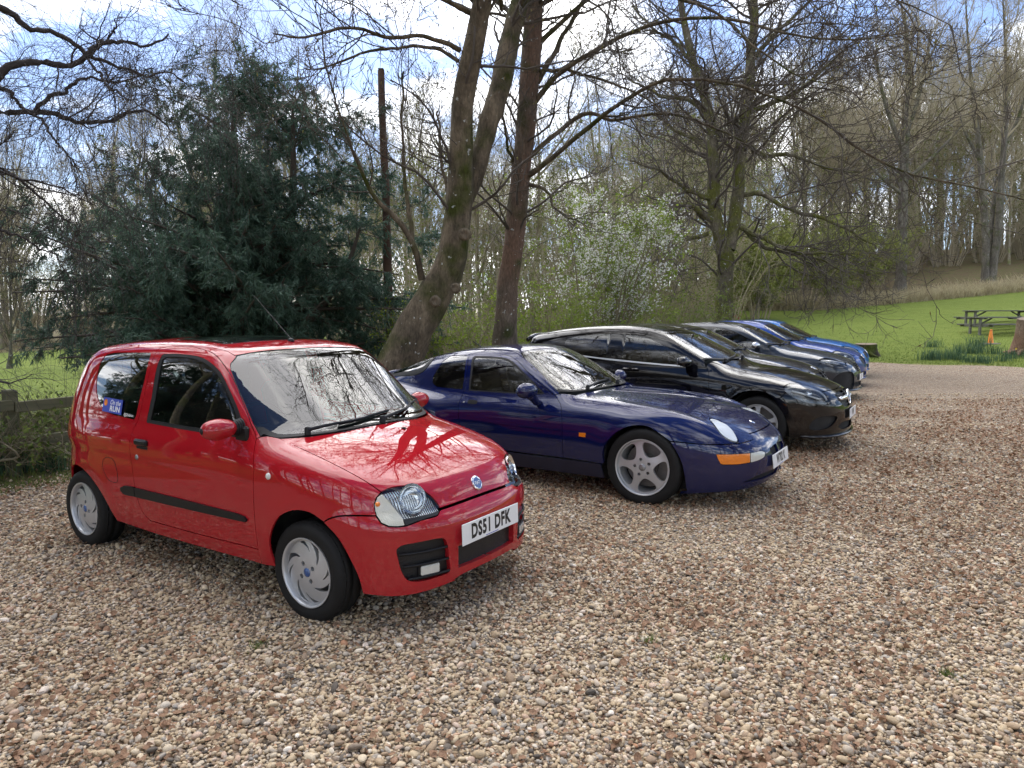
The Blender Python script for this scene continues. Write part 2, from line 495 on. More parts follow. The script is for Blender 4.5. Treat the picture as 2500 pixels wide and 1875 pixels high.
class Surf:
    fbump = None
    ridge = None
    arch = None
    def __init__(s, P):
        for k, v in P.items():
            setattr(s, k, Sp(v) if isinstance(v, list) and k != 'arch' else v)
    def lower(s, x, y, z):
        gs = (y - (s.Wp(x) - s.D(z)))/np.sqrt(1 + s.Wp.slope(x)**2 + s.D.slope(z)**2)
        if s.arch:
            for cx, cz, r, a, w in s.arch:           # lip round the wheel arches
                q = np.sqrt((x-cx)**2 + (z-cz)**2)
                gs = gs - a*np.exp(-((q-r)/w)**2)
        cr = s.crown(x)
        gt = (z - (s.T(x) - cr*y*y - s.cr4*y**6))/np.sqrt(1 + s.T.slope(x)**2 + (2*cr*y)**2)
        if s.ridge: gt = gt - s.ridge(x, y, z)
        g = smax(gs, gt, s.k_st)
        gf = (x - (s.Fp(z) - s.Fd(y)))/np.sqrt(1 + s.Fp.slope(z)**2 + s.Fd.slope(y)**2)
        if s.fbump: gf = gf - s.fbump(y, z)
        g = smax(g, gf, s.k_f)
        gr = ((s.Rp(z) + s.Rd(y)) - x)/np.sqrt(1 + s.Rp.slope(z)**2 + s.Rd.slope(y)**2)
        g = smax(g, gr, s.k_r)
        return smax(g, s.zb - z, .02)
    def cabin(s, x, y, z):
        gs = (y - s.Wc(z)*s.Wx(x))/np.sqrt(1 + s.Wc.slope(z)**2)
        gt = (z - (s.Rc(x) - s.rcr*y*y - s.rcr4*y**4))/np.sqrt(1 + s.Rc.slope(x)**2 + (2*s.rcr*y)**2)
        g = smax(gs, gt, s.k_roof)
        gw = (x - (s.ws(z) - s.wsd(y)))/np.sqrt(1 + s.ws.slope(z)**2 + s.wsd.slope(y)**2)
        g = smax(g, gw, s.k_ws)
        gr = ((s.rw(z) + s.rwd(y)) - x)/np.sqrt(1 + s.rw.slope(z)**2 + s.rwd.slope(y)**2)
        return smax(smax(g, gr, s.k_rw), .70 - z, .05)
    def f(s, P):
        x, y, z = P[:, 0], np.sqrt(P[:, 1]**2 + 1e-6), P[:, 2]
        return smin(s.lower(x, y, z), s.cabin(x, y, z), s.k_belt)
    def normal(s, P, e=.006):
        g = np.zeros_like(P)
        for i in range(3):
            d = np.zeros(3); d[i] = e
            g[:, i] = s.f(P+d) - s.f(P-d)
        return g/np.maximum(np.linalg.norm(g, axis=1), 1e-9)[:, None]
    def hit(s, O, D):
        """march rays O + t D from outside on to the body; misses fall on to the nearest body point"""
        O = np.array(O, float); D = np.broadcast_to(np.array(D, float), O.shape)
        t = np.zeros(len(O)); best = np.full(len(O), 9.); tb = t.copy()
        for i in range(70):
            v = s.f(O + D*t[:, None])
            m = v < best; best = np.where(m, v, best); tb = np.where(m, t, tb)
            if i > 8 and ((np.abs(v) < 2e-4) | (t > 6)).all(): break
            t = t + np.clip(v*.75, -.1, .4)
        P = O + D*tb[:, None]
        for i in range(4):
            v = s.f(P)
            off = np.abs(v) > 5e-4
            if not off.any(): break
            n = s.normal(P[off]); P[off] -= n*v[off][:, None]*.9
        return P
    def side(s, x, z, sg=-1):
        x = np.atleast_1d(np.array(x, float)); z = np.atleast_1d(np.array(z, float))
        return s.hit(np.stack([x, 0*x + sg*2.0, z], 1), [0, -sg, 0])
    def front(s, y, z):
        y = np.atleast_1d(np.array(y, float)); z = np.atleast_1d(np.array(z, float))
        return s.hit(np.stack([0*y + 2.5, y, z], 1), [-1, 0, 0])
    def rear(s, y, z):
        y = np.atleast_1d(np.array(y, float)); z = np.atleast_1d(np.array(z, float))
        return s.hit(np.stack([0*y - 5.5, y, z], 1), [1, 0, 0])
    def top(s, x, y):
        x = np.atleast_1d(np.array(x, float)); y = np.atleast_1d(np.array(y, float))
        return s.hit(np.stack([x, y, 0*x + 3.0], 1), [0, 0, -1])
RED = Surf(dict(
    Wp=[(-2.75,.600),(-2.6,.665),(-2.4,.715),(-2.2,.735),(-1.8,.745),(-1.2,.748),(-.6,.748),(-.2,.745),(.1,.738),(.35,.722),(.6,.70)],
    D=[(.15,.06),(.22,.035),(.3,.016),(.4,.004),(.5,0.),(.6,.001),(.7,.007),(.8,.018),(.88,.032),(.95,.05),(1.1,.10)],
    arch=[(.04,.26,.345,.006,.05),(-2.12,.26,.325,.006,.05)],
    T=[(-3.0,.90),(-2.0,.92),(-1.0,.945),(-.5,.95),(-.3,.935),(-.1,.905),(.1,.862),(.3,.80),(.42,.748),(.52,.685),(.60,.60),(.68,.48)],
    crown=[(-3,.10),(-.5,.12),(-.2,.14),(.2,.17),(.6,.20)], cr4=.15, ridge=None,
    Fp=[(.12,.605),(.2,.628),(.26,.632),(.36,.632),(.46,.632),(.52,.624),(.56,.602),(.59,.575),(.63,.562),(.70,.545),(.80,.515),(1.0,.45)],
    Fd=[(0,0),(.15,.006),(.3,.026),(.42,.060),(.52,.112),(.60,.185),(.66,.28),(.70,.39),(.75,.62),(.85,1.2)],
    Rp=[(.1,-2.60),(.25,-2.66),(.4,-2.69),(.55,-2.69),(.62,-2.67),(.7,-2.665),(.85,-2.65),(1.0,-2.60),(1.2,-2.47),(1.4,-2.3)],
    Rd=[(0,0),(.2,.008),(.4,.04),(.55,.10),(.65,.20),(.75,.42),(.85,.8)],
    k_st=.10, k_f=.07, k_r=.09, zb=.16,
    Wc=[(.7,.722),(.9,.706),(1.0,.690),(1.1,.668),(1.2,.640),(1.3,.604),(1.4,.56),(1.5,.51)],
    Wx=[(-2.8,.90),(-2.4,.955),(-2.0,.99),(-1.5,1.0),(-1.0,1.0),(-.6,.985),(-.2,.95)],
    Rc=[(-2.9,1.20),(-2.6,1.29),(-2.3,1.352),(-2.0,1.386),(-1.7,1.403),(-1.4,1.407),(-1.1,1.397),(-.9,1.375),(-.7,1.335),(-.4,1.25)],
    rcr=.085, rcr4=.12,
    ws=[(.6,.18),(.9,-.185),(1.0,-.306),(1.2,-.55),(1.4,-.79),(1.6,-1.02)],
    wsd=[(0,0),(.2,.012),(.4,.055),(.55,.118),(.65,.178),(.75,.27)],
    rw=[(.7,-2.72),(.95,-2.645),(1.1,-2.56),(1.3,-2.42),(1.5,-2.25)],
    rwd=[(0,0),(.3,.02),(.5,.07),(.6,.13),(.7,.25)],
    k_roof=.09, k_ws=.05, k_rw=.10, k_belt=.05))
RED_POSE = (-.6476, 4.038, -.5783)
NAVY = Surf(dict(
    Wp=[(-3.5,.70),(-3.3,.76),(-3.0,.82),(-2.7,.852),(-2.4,.862),(-2.1,.850),(-1.8,.832),(-1.3,.826),(-.8,.828),(-.4,.840),(0,.846),(.3,.836),(.55,.81),(.75,.775),(.95,.73)],
    D=[(.08,.09),(.15,.062),(.2,.045),(.3,.018),(.4,.005),(.5,0.),(.6,.006),(.68,.022),(.75,.050),(.82,.090),(.9,.15),(1.05,.28)],
    arch=[(.01,.31,.365,.012,.09),(-2.4,.31,.37,.012,.10)],
    T=[(-3.6,.76),(-3.3,.85),(-3.0,.88),(-2.5,.87),(-1.5,.86),(-.9,.865),(-.6,.862),(-.3,.842),(0,.800),(.25,.758),(.45,.712),(.6,.664),(.72,.608),(.82,.540),(.90,.45),(.98,.31)],
    crown=[(-3.6,.10),(-2.5,.10),(-1,.08),(-.3,.06),(.2,.05),(.6,.06),(.95,.10)], cr4=.12,
    ridge=lambda x, y, z: .030*np.exp(-((y-.665)/.085)**2)*np.exp(-((x-.22)/.42)**2),
    Fp=[(.05,.72),(.12,.80),(.2,.858),(.28,.886),(.36,.898),(.43,.898),(.48,.890),(.53,.872),(.58,.835),(.65,.76),(.8,.60)],
    Fd=[(0,0),(.15,.008),(.3,.034),(.42,.076),(.52,.128),(.60,.188),(.67,.262),(.73,.356),(.78,.47),(.83,.66),(.9,1.1)],
    Rp=[(.1,-3.1),(.25,-3.28),(.4,-3.38),(.55,-3.40),(.7,-3.37),(.8,-3.32),(.9,-3.26),(1.1,-3.1)],
    Rd=[(0,0),(.3,.02),(.5,.07),(.65,.16),(.75,.29),(.85,.6)],
    k_st=.085, k_f=.09, k_r=.09, zb=.12,
    Wc=[(.65,.775),(.75,.748),(.85,.718),(.95,.680),(1.05,.632),(1.15,.575),(1.22,.528),(1.35,.43)],
    Wx=[(-3.4,.74),(-3.0,.83),(-2.6,.93),(-2.2,.985),(-1.8,1.0),(-1.3,1.0),(-.9,.985),(-.6,.97)],
    Rc=[(-3.6,.74),(-3.3,.86),(-3.0,.985),(-2.7,1.090),(-2.45,1.163),(-2.2,1.215),(-1.95,1.247),(-1.7,1.262),(-1.5,1.258),(-1.35,1.238),(-1.2,1.195),(-.9,1.07)],
    rcr=.14, rcr4=.15,
    ws=[(.6,-.195),(.8,-.557),(.863,-.671),(1.0,-.919),(1.182,-1.248),(1.35,-1.552)],
    wsd=[(0,0),(.2,.012),(.4,.048),(.55,.090),(.7,.160),(.82,.25)],
    rw=[(.6,-3.45),(.9,-3.34),(1.3,-3.1)], rwd=[(0,0),(.4,.03),(.6,.1),(.75,.25)],
    k_roof=.10, k_ws=.04, k_rw=.06, k_belt=.05))
NAVY_POSE = (1.5052, 6.3339, -.5847)
HATCH = dict(
    Wp=[(-3.6,.66),(-3.4,.74),(-3.1,.83),(-2.8,.872),(-2.4,.888),(-1.6,.888),(-.6,.886),(0,.886),(.3,.874),(.55,.85),(.8,.80),(1.0,.75)],
    D=[(.08,.09),(.2,.042),(.3,.016),(.45,0.),(.6,.0),(.7,.010),(.8,.026),(.9,.052),(1.0,.095),(1.15,.19)],
    arch=[(.0,.33,.375,.010,.06),(-2.70,.33,.375,.010,.06)],
    T=[(-3.6,.9),(-2.5,1.0),(-1.0,.985),(-.7,.975),(-.4,.955),(-.1,.925),(.2,.876),(.45,.815),(.62,.755),(.74,.690),(.82,.61),(.9,.48),(.98,.3)],
    crown=[(-3.6,.08),(-1,.08),(0,.10),(.5,.13),(.95,.2)], cr4=.12,
    Fp=[(.05,.78),(.12,.83),(.2,.868),(.3,.880),(.42,.882),(.55,.878),(.65,.860),(.72,.832),(.8,.775),(.9,.67),(1.05,.5)],
    Fd=[(0,0),(.2,.012),(.4,.052),(.55,.112),(.66,.185),(.75,.285),(.82,.42),(.88,.66),(.95,1.1)],
    Rp=[(.1,-3.2),(.25,-3.36),(.4,-3.42),(.6,-3.425),(.8,-3.39),(1.0,-3.34),(1.2,-3.27),(1.4,-3.15)],
    Rd=[(0,0),(.3,.02),(.5,.06),(.66,.14),(.76,.26),(.86,.55)],
    k_st=.085, k_f=.08, k_r=.09, zb=.15,
    Wc=[(.75,.85),(.9,.825),(1.0,.798),(1.1,.764),(1.2,.720),(1.3,.664),(1.4,.595),(1.5,.51)],
    Wx=[(-3.5,.82),(-3.1,.90),(-2.7,.955),(-2.2,.99),(-1.6,1.0),(-1.0,.99),(-.5,.965)],
    Rc=[(-3.6,1.19),(-3.3,1.285),(-3.0,1.345),(-2.6,1.402),(-2.2,1.433),(-1.85,1.441),(-1.55,1.425),(-1.3,1.385),(-1.1,1.328),(-.8,1.21)],
    rcr=.075, rcr4=.10,
    ws=[(.7,.172),(.9,-.223),(1.018,-.457),(1.2,-.817),(1.34,-1.094),(1.5,-1.41)],
    wsd=[(0,0),(.2,.014),(.4,.052),(.55,.095),(.74,.190),(.85,.27)],
    rw=[(.8,-3.42),(1.0,-3.37),(1.25,-3.27),(1.45,-3.12)], rwd=[(0,0),(.3,.02),(.5,.07),(.65,.15),(.75,.27)],
    k_roof=.10, k_ws=.045, k_rw=.07, k_belt=.05)
BLACK = Surf(HATCH)
BLACK_POSE = (3.2658, 8.7264, -.5627)
def variant(**kw):
    d = dict(HATCH)
    for k, v in kw.items(): d[k] = v
    return Surf(d)
GREY = variant(Rc=[(x, z+.008) for x, z in HATCH['Rc']], Fp=[(.05,.80),(.12,.86),(.2,.885),(.3,.892),(.42,.892),(.55,.887),(.65,.868),(.72,.842),(.8,.795),(.9,.70),(1.05,.52)])
BLUE = variant(Rc=[(x, z+.03) for x, z in HATCH['Rc']], T=[(x, z+(.02 if x > -.8 else 0)) for x, z in HATCH['T']])
AZURE = variant(Rc=[(x+.02, z+.035) for x, z in HATCH['Rc']], T=[(x, z+(.03 if x > -.8 else 0)) for x, z in HATCH['T']])
# ------------------------------------------------------------------ parts that every car shares
def fill_plate(outer, holes, front, thick, res=.012):
    """flat plate with holes in the xz plane, its outer face at y = front(r), as a mesh builder"""
    V2, T, ids = fill2d(outer, holes, res); r = np.linalg.norm(V2, axis=1)
    mb = MB(); n = len(V2)
    yf = front(r); F = np.stack([V2[:, 0], yf, V2[:, 1]], 1); Bk = F + np.array([0, thick, 0])
    Q = []
    for L in ids:
        i = L; j = np.roll(L, -1); Q.append(np.stack([i, j, n+j, n+i], 1))
    mb.add(np.concatenate([F, Bk]), np.concatenate(Q), np.concatenate([T, T[:, ::-1]+n]))
    return mb
def circle2(r, n=24, c=(0, 0)):
    a = np.arange(n)*2*np.pi/n; return np.stack([c[0]+r*np.cos(a), c[1]+r*np.sin(a)], 1)
def polar(pts):
    return np.array([[r*math.cos(math.radians(t)), r*math.sin(math.radians(t))] for r, t in pts])
def tyre_mesh(R, rr, w, n=96):
    """y = 0 is the wheel's mid plane, -y the outer side"""
    h = w/2; g = .007
    side = [(rr-.006, -h+.012), (rr+.004, -h+.004), (rr+.012, -h+.001), (rr+(R-rr)*.45, -h-.003), (rr+(R-rr)*.72, -h+.001), (R-.013, -h+.008), (R-.005, -h+.016)]
    tread = []
    for c in (-.30, 0, .30):
        y = c*w; tread += [(R, y-.006), (R-g, y-.004), (R-g, y+.004), (R, y+.006)]
    tread = [(R-.0015, -h+.026), (R, -h+.034)] + tread + [(R, h-.034), (R-.0015, h-.026)]
    prof = side + tread + [(a, -b) for a, b in reversed(side)]
    mb = MB(); mb.lathe(prof, 'y', n)
    V = mb.V[0].reshape(len(prof), n, 3)
    for i, (r_, y_) in enumerate(prof):          # sipes across the shoulders
        if r_ > R-.008 and abs(y_) > w*.33:
            V[i, ::3, 0] *= 1-.0045/R; V[i, ::3, 2] *= 1-.0045/R
    mb.V[0] = V.reshape(-1, 3)
    return mesh_np('tyre', np.concatenate(mb.V), np.concatenate(mb.Q), M['tyre'], True)
WHEELS = {}
def wheel_meshes(style):
    if style in WHEELS: return WHEELS[style]
    R, rr, w, face = style['R'], style['rim'], style['w'], style['face']
    d = {}
    d['tyre'] = tyre_mesh(R, rr, w)
    h = w/2
    rim = MB().lathe([(rr-.004, -h+.012), (rr, -h+.004), (rr, -h), (rr-.004, -h-.001), (rr-.010, -h+.003), (rr-.013, -h+.012), (rr-.016, -h+.05), (rr-.026, -h+.075), (rr-.028, h-.02), (rr, h-.004)], 'y', 72)
    me = mesh_np('rim', np.concatenate(rim.V), np.concatenate(rim.Q), M['alloy'], True); me.set_sharp_from_angle(angle=math.radians(50))
    d['rim'] = me
    holes, fr, th, lug = face(rr, h)
    allh = [np.asarray(a) for a in holes] + [circle2(lr, 14, (pr*math.cos(a), pr*math.sin(a))) for pr, lr, a in lug]
    outer = circle2(rr-.0145, 96)
    sp = fill_plate(outer, allh, fr, th, .010)
    me = mesh_np('spokes', np.concatenate(sp.V), [np.concatenate(sp.Q), np.concatenate(sp.T)], M['alloy'], True); me.set_sharp_from_angle(angle=math.radians(40))
    d['spokes'] = me
    pr, lr, a = lug[0]; nut = MB().lathe([(0, fr(pr)+.012), (lr*.72, fr(pr)+.012), (lr*.72, fr(pr)+.03)], 'y', 8)
    d['nut'] = mesh_np('wheel_nut', np.concatenate(nut.V), np.concatenate(nut.Q), M['steel']); d['lug'] = lug
    cap = MB(); cr = style.get('cap', .024); c0 = fr(0.0)
    cap.lathe([(0, c0-.006), (cr*.8, c0-.005), (cr, c0-.001), (cr, c0+.01)], 'y', 24)
    d['centre_cap'] = mesh_np('centre_cap', np.concatenate(cap.V), np.concatenate(cap.Q), style.get('cap_mat', M['alloy_dark']), True)
    disc = MB().lathe([(0, -.005), (rr*.42, -.005), (rr*.42, .02), (rr*.78, .022), (rr*.78, .034), (rr*.4, .036), (0, .036)], 'y', 48)
    d['wheel'] = mesh_np('brake_disc', np.concatenate(disc.V), np.concatenate(disc.Q), M['steel'], False)
    back = MB().lathe([(0, h-.02), (rr-.03, h-.02)], 'y', 40)
    d['dust_shield'] = mesh_np('dust_shield', np.concatenate(back.V), np.concatenate(back.Q), M['dark_void'], False)
    WHEELS[style] = d
    return d
class Style(dict):
    def __hash__(s): return id(s)
    def __eq__(s, o): return s is o
def add_wheel(root, style, x, y, steer=0., spin=0., name='wheel'):
    """y: mid plane of the tyre; a wheel on the left is turned round"""
    d = wheel_meshes(style)
    wh = mkobj(name, d['wheel'], root); wh.location = (x, y, style['R']-.006)
    wh.rotation_euler = (0, 0, steer + (0 if y < 0 else math.pi))
    for k in ('tyre', 'rim', 'spokes', 'centre_cap', 'dust_shield'):
        o = mkobj(k, d[k], wh)
        if k == 'spokes':
            o.rotation_euler = (0, spin, 0)
            for pr, lr, a in d['lug']: mkobj('wheel_nut', d['nut'], wh, (pr*math.cos(a-spin), 0, pr*math.sin(a-spin)))
    return wh
def number_plate(root, c, n, text, w=.52, hgt=.111, letter=.080, sx=.74, bold=.042, foot=True):
    m = frame(c, n); pl = MB().box((0, 0, 0), (w, hgt, .005), bev=.002).build('number_plate', M['plate'], root)
    pl.matrix_basis = m
    lettering('plate_lettering', text, letter, M['plate_text'], pl, Matrix.Translation((0, .004, .0032)), bold=bold, sx=sx, depth=0, spacing=1.12)
    if foot:
        f_ = MB().box((0, -hgt*.43, .0030), (w*.22, .0035, .0006)).build('plate_footer', M['blue_vinyl'], pl)
    for s_ in (-1, 1):
        MB().lathe([(0, .0015), (.004, .0012), (.0055, 0)], 'z', 10, (s_*w*.465, .0, .0026)).build('plate_screw', M['white_vinyl'], pl)
    return pl
def cabin_fit(root, x_dash, x_seat, x_rear, floor, belt, half, rhd=-1, wheel=(.0, .0)):
    """seats, dashboard, steering wheel and floor that show through the glass"""
    f = MB(); f.box(((x_dash+x_rear)/2, 0, floor), (x_dash-x_rear+.2, half*2-.06, .04)); f.build('floor_pan', M['dark_void'], root)
    d = MB(); d.box((x_dash, 0, belt-.16), (.34, half*2-.10, .26), bev=.06); d.box((x_dash-.10, rhd*half*.5, belt-.03), (.22, .36, .09), bev=.035)
    d.build('dashboard', M['cabin'], root, True, 30)
    for s_ in (-1, 1):
        y = s_*half*.5
        st = MB(); st.box((x_seat+.05, y, floor+.23), (.50, .46, .16), bev=.05)
        rot = Matrix.Rotation(math.radians(-16), 3, 'Y'); st.box((x_seat-.24, y, floor+.55), (.13, .45, .58), rot, bev=.05)
        so = st.build('seat', M['seat'], root, True, 40)
        MB().box((x_seat-.36, y, floor+.93), (.09, .24, .16), rot, bev=.04).build('headrest', M['seat'], so, True, 40)
    rb = MB(); rb.box((x_rear+.32, 0, floor+.24), (.46, half*1.7, .16), bev=.05); rb.box((x_rear+.06, 0, floor+.52), (.13, half*1.7, .50), Matrix.Rotation(math.radians(-14), 3, 'Y'), bev=.05)
    rb.build('rear_seat', M['seat'], root, True, 40)
    cx, cz = x_dash-.30, belt-.05
    sw = MB(); a = np.linspace(0, 2*np.pi, 33); rt = np.array(Matrix.Rotation(math.radians(-24), 3, 'Y'))
    ring = np.stack([0*a, .18*np.cos(a), .18*np.sin(a)], 1) @ rt.T + np.array([cx, rhd*half*.5, cz]); sw.tube(ring, .014, 8, False)
    for t in (0, math.pi, -math.pi/2):
        sw.tube((np.array([[0, 0, 0], [0, .18*math.cos(t), .18*math.sin(t)]]) @ rt.T) + np.array([cx, rhd*half*.5, cz]), .016, 6)
    sw.box((cx, rhd*half*.5, cz), (.05, .12, .11), rt, bev=.02)
    sw.build('steering_wheel', M['gloss_black'], root, True, 40)
def wiper(S, root, piv, knee, tip, name='wiper'):
    """arm from the pivot to the middle of a blade that lies on the glass"""
    P = [np.array(p, float) for p in (piv, knee, tip)]
    pts = catmull(np.array([P[0], (P[0]+P[1])/2, P[1], (P[1]+P[2])/2, P[2]]), .05); pts = S.hit(pts + np.array([.5, 0, .6]), nz(np.array([-.5, 0, -.6])))
    n = S.normal(pts); k = np.linspace(0, 1, len(pts)); arm = pts[k < .72]; an = n[k < .72]
    mb = MB().tube(arm + an*(.030-.010*np.linspace(0, 1, len(arm)))[:, None], np.linspace(.011, .005, len(arm)), 6)
    mb.lathe([(.018, 0), (.018, .035), (.012, .042), (0, .044)], 'z', 12, tuple(pts[0]))
    wo = mb.build(name, M['black_plastic'], root, True, 40)
    bl = pts[k > .30]; bn = n[k > .30]
    sidew = np.cross(bn, np.gradient(bl, axis=0)); sidew /= np.linalg.norm(sidew, axis=1)[:, None]
    MB().tube(bl + bn*.012 + sidew*.012, .006, 5).tube(bl + bn*.004 + sidew*.012, .004, 4).build('blade', M['rubber'], wo)
    return wo
def mesh_mat():
    """fine black wire mesh: dark with a raised diamond grid"""
    m, n, l, b = newmat('black_mesh'); b.inputs['Base Color'].default_value = (.008, .008, .009, 1); b.inputs['Roughness'].default_value = .5
    tc = n.new('ShaderNodeTexCoord'); mp = n.new('ShaderNodeMapping'); mp.inputs['Rotation'].default_value = (math.radians(45), 0, 0); mp.inputs['Scale'].default_value = (1, 1, 1)
    ck = n.new('ShaderNodeTexChecker'); ck.inputs['Scale'].default_value = 220
    l.new(tc.outputs['Object'], mp.inputs[0]); l.new(mp.outputs[0], ck.inputs['Vector'])
    bp = n.new('ShaderNodeBump'); bp.inputs['Strength'].default_value = .8; bp.inputs['Distance'].default_value = .004
    l.new(ck.outputs['Fac'], bp.inputs['Height']); l.new(bp.outputs[0], b.inputs['Normal'])
    return m
M['mesh'] = mesh_mat()
def ribbed(name, col, rough, metal, scale, axis=1, dist=.004, strength=.6):
    m, n, l, b = newmat(name); b.inputs['Base Color'].default_value = (*col, 1); b.inputs['Roughness'].default_value = rough; b.inputs['Metallic'].default_value = metal
    b.inputs['Coat Weight'].default_value = 1.0 if not metal else 0.
    tc = n.new('ShaderNodeTexCoord'); wv = n.new('ShaderNodeTexWave'); wv.inputs['Scale'].default_value = scale; wv.bands_direction = 'XYZ'[axis]
    wv.inputs['Distortion'].default_value = .3
    l.new(tc.outputs['Object'], wv.inputs['Vector'])
    bp = n.new('ShaderNodeBump'); bp.inputs['Strength'].default_value = strength; bp.inputs['Distance'].default_value = dist
    l.new(wv.outputs['Fac'], bp.inputs['Height']); l.new(bp.outputs[0], b.inputs['Normal'])
    return m
M['reflector_ribbed'] = ribbed('reflector_ribbed', (.60, .62, .63), .16, 1., 28)
M['indicator_lens'] = ribbed('indicator_lens', (.55, .54, .45), .12, 0., 40, 1, .002, .4)
M['lens_fog'] = ribbed('fog_lens', (.55, .55, .50), .12, 0., 30, 0, .002, .4)
M['cabin_grey'] = simple('cabin_grey', (.10, .11, .10), .6)
M['roof_glass'] = simple('roof_glass', (.010, .011, .012), .05, coat=1)
# ------------------------------------------------------------------ red hatchback
M['red'] = paint('red_paint', (.36, .009, .016), rough=.38)
def swirl_face(rr, h):
    holes = []
    for k in range(8):
        t0 = k*45+10; ins, w = (.086, 11) if k % 2 else (.108, 7)
        lead = [(ins+(rr-.022-ins)*u, t0+(30 if k % 2 else 22)*u**1.2) for u in np.linspace(0, 1, 7)]
        trail = [(ins+.006+(rr-.022-ins-.006)*u, t0+w*.7+((30 if k % 2 else 22)+w*1.15)*u**1.1) for u in np.linspace(1, 0, 7)]
        holes.append(catmull(polar(lead+trail), .006, True))
    fr = lambda r: -h+.010+.020*np.clip(np.asarray(r)/(rr-.015), 0, 1)**2*0 + .016*np.clip((np.asarray(r)-.05)/(rr-.065), 0, 1)**1.5
    return holes, fr, .018, [(.049, .0125, math.radians(45+90*k+8)) for k in range(4)]
RED_WHEEL = Style(R=.258, rim=.179, w=.165, face=swirl_face, cap=.024, cap_mat=M['badge_blue'])
def build_red():
    S = RED
    root = tag(empty('hatchback_car', (RED_POSE[0], RED_POSE[1], 0), RED_POSE[2]), 'small red three-door hatchback with plate DS51 DFK, nearest the camera', 'car', 'cars parked side by side on the gravel')
    b = Body(S, root); sd, fr, tp, rr = b.sd, b.fr, b.tp, b.rr
    A = np.array
    def p3(pts, step=.025): return catmull(A(pts, float), step)
    red, rub, blk = M['red'], M['rubber'], M['black_plastic']
    OB = (0, .8, -.6)
    # shared edges
    frame_top = sd([(-1.466,1.343),(-1.38,1.357),(-1.24,1.360),(-1.097,1.351),(-.875,1.310),(-.721,1.217),(-.54,1.046),(-.40,.892)])
    door_front = sd([(-.40,.892),(-.362,.767),(-.352,.594),(-.339,.317)])
    door_bot = sd([(-.339,.317),(-.93,.308),(-1.366,.308)])
    door_rear = sd([(-1.366,.308),(-1.432,.349),(-1.474,.436),(-1.517,.636),(-1.539,.792),(-1.515,.87),(-1.485,.93),(-1.455,1.15),(-1.466,1.343)])
    win_hole = [sd([(-1.401,.905),(-1.380,1.05),(-1.392,1.25),(-1.385,1.302)]), sd([(-1.370,1.312),(-1.187,1.315),(-.963,1.297),(-.792,1.236),(-.663,1.13),(-.537,.999),(-.490,.925),(-.492,.893)]), sd([(-.50,.889),(-.95,.891),(-1.39,.900)])]
    p = b.patch([frame_top, door_front, door_bot, door_rear], OB, [win_hole], hgap=0)
    doors = b.both('door', p, red)
    win_in = [sd([(-1.36,.922),(-1.34,1.05),(-1.358,1.28)]), sd([(-1.33,1.296),(-1.187,1.299),(-.969,1.281),(-.805,1.222),(-.69,1.135),(-.578,1.013),(-.555,.96),(-.56,.915)]), sd([(-.58,.911),(-.95,.913),(-1.34,.919)])]
    p = b.patch(win_hole, OB, [win_in], off=-.001, gap=-.001, hgap=0, flange=.012)
    for dr, q in zip(doors, (p, b.mir(p))): b.emit('window_seal', [q], rub, dr)
    p = b.patch(win_in, OB, off=-.006, gap=-.002, flange=0)
    for dr, q in zip(doors, (p, b.mir(p))): b.emit('window_glass', [q], M['glass'], dr)
    # black tongue ahead of the door glass carries the mirror
    arch_r = [(-1.765,.238),(-1.83,.33),(-1.92,.42),(-2.03,.495),(-2.13,.535),(-2.227,.549),(-2.33,.533),(-2.40,.49)]
    sill = sd([(-.335,.232),(-.9,.226),(-1.4,.226),(-1.765,.238)])
    a_pill = sd([(-.79,1.308),(-.768,1.272),(-.679,1.186),(-.543,1.056),(-.429,.942),(-.385,.903)])
    ditch = tp([(-2.27,-.47),(-2.10,-.530),(-1.8,-.540),(-1.52,-.535),(-1.109,-.522),(-.9,-.510),(-.80,-.505)])
    qw = [sd([(-1.879,.935),(-1.964,.97),(-2.037,1.043),(-2.07,1.137),(-2.076,1.233),(-2.051,1.281),(-1.963,1.302),(-1.715,1.312),(-1.52,1.315)]), sd([(-1.503,1.300),(-1.49,1.154),(-1.52,.93)]), sd([(-1.54,.908),(-1.694,.915),(-1.80,.921)])]
    rear_edge = rr([(-.60,.575),(-.600,.75),(-.595,.90),(-.575,1.05),(-.54,1.18),(-.49,1.29)])
    p = b.patch([sill, sd(arch_r), sd([(-2.40,.49),(-2.44,.55),(-2.50,.572)]), rear_edge, ditch, a_pill, frame_top[::-1], door_rear[::-1], door_bot[::-1]], OB, [qw], hgap=0)
    sides = b.both('side_panel', p, red)
    qin = [inset3 for inset3 in qw]
    p = b.patch(qw, OB, off=-.003, gap=.001, flange=.006)
    for so, q in zip(sides, (p, b.mir(p))): b.emit('quarter_window', [q], M['glass_dark'], so)
    # front wing
    wing_arch = sd([(-.226,.240),(-.243,.33),(-.236,.396),(-.20,.47),(-.151,.526),(-.056,.568),(.046,.571),(.137,.536)])
    seam = p3([(.137,-.712,.536),(.161,-.707,.553),(.221,-.691,.574),(.31,-.655,.582),(.389,-.607,.581)])
    lamp_rear = p3([(.389,-.607,.581),(.378,-.605,.602),(.371,-.603,.633),(.373,-.589,.662),(.379,-.562,.685)])
    bon_shut = p3([(.379,-.562,.685),(.303,-.582,.730),(.189,-.594,.771),(.027,-.602,.816),(-.142,-.602,.854),(-.300,-.607,.892)])
    p = b.patch([door_front, sd([(-.339,.317),(-.335,.232)]), sd([(-.335,.232),(-.226,.240)]), wing_arch, seam, lamp_rear, bon_shut, p3([(-.300,-.607,.892),(-.36,-.645,.905),(-.40,-.678,.892)])[:-1]], (-.3, .75, -.55))
    wings = b.both('front_wing', p, red)
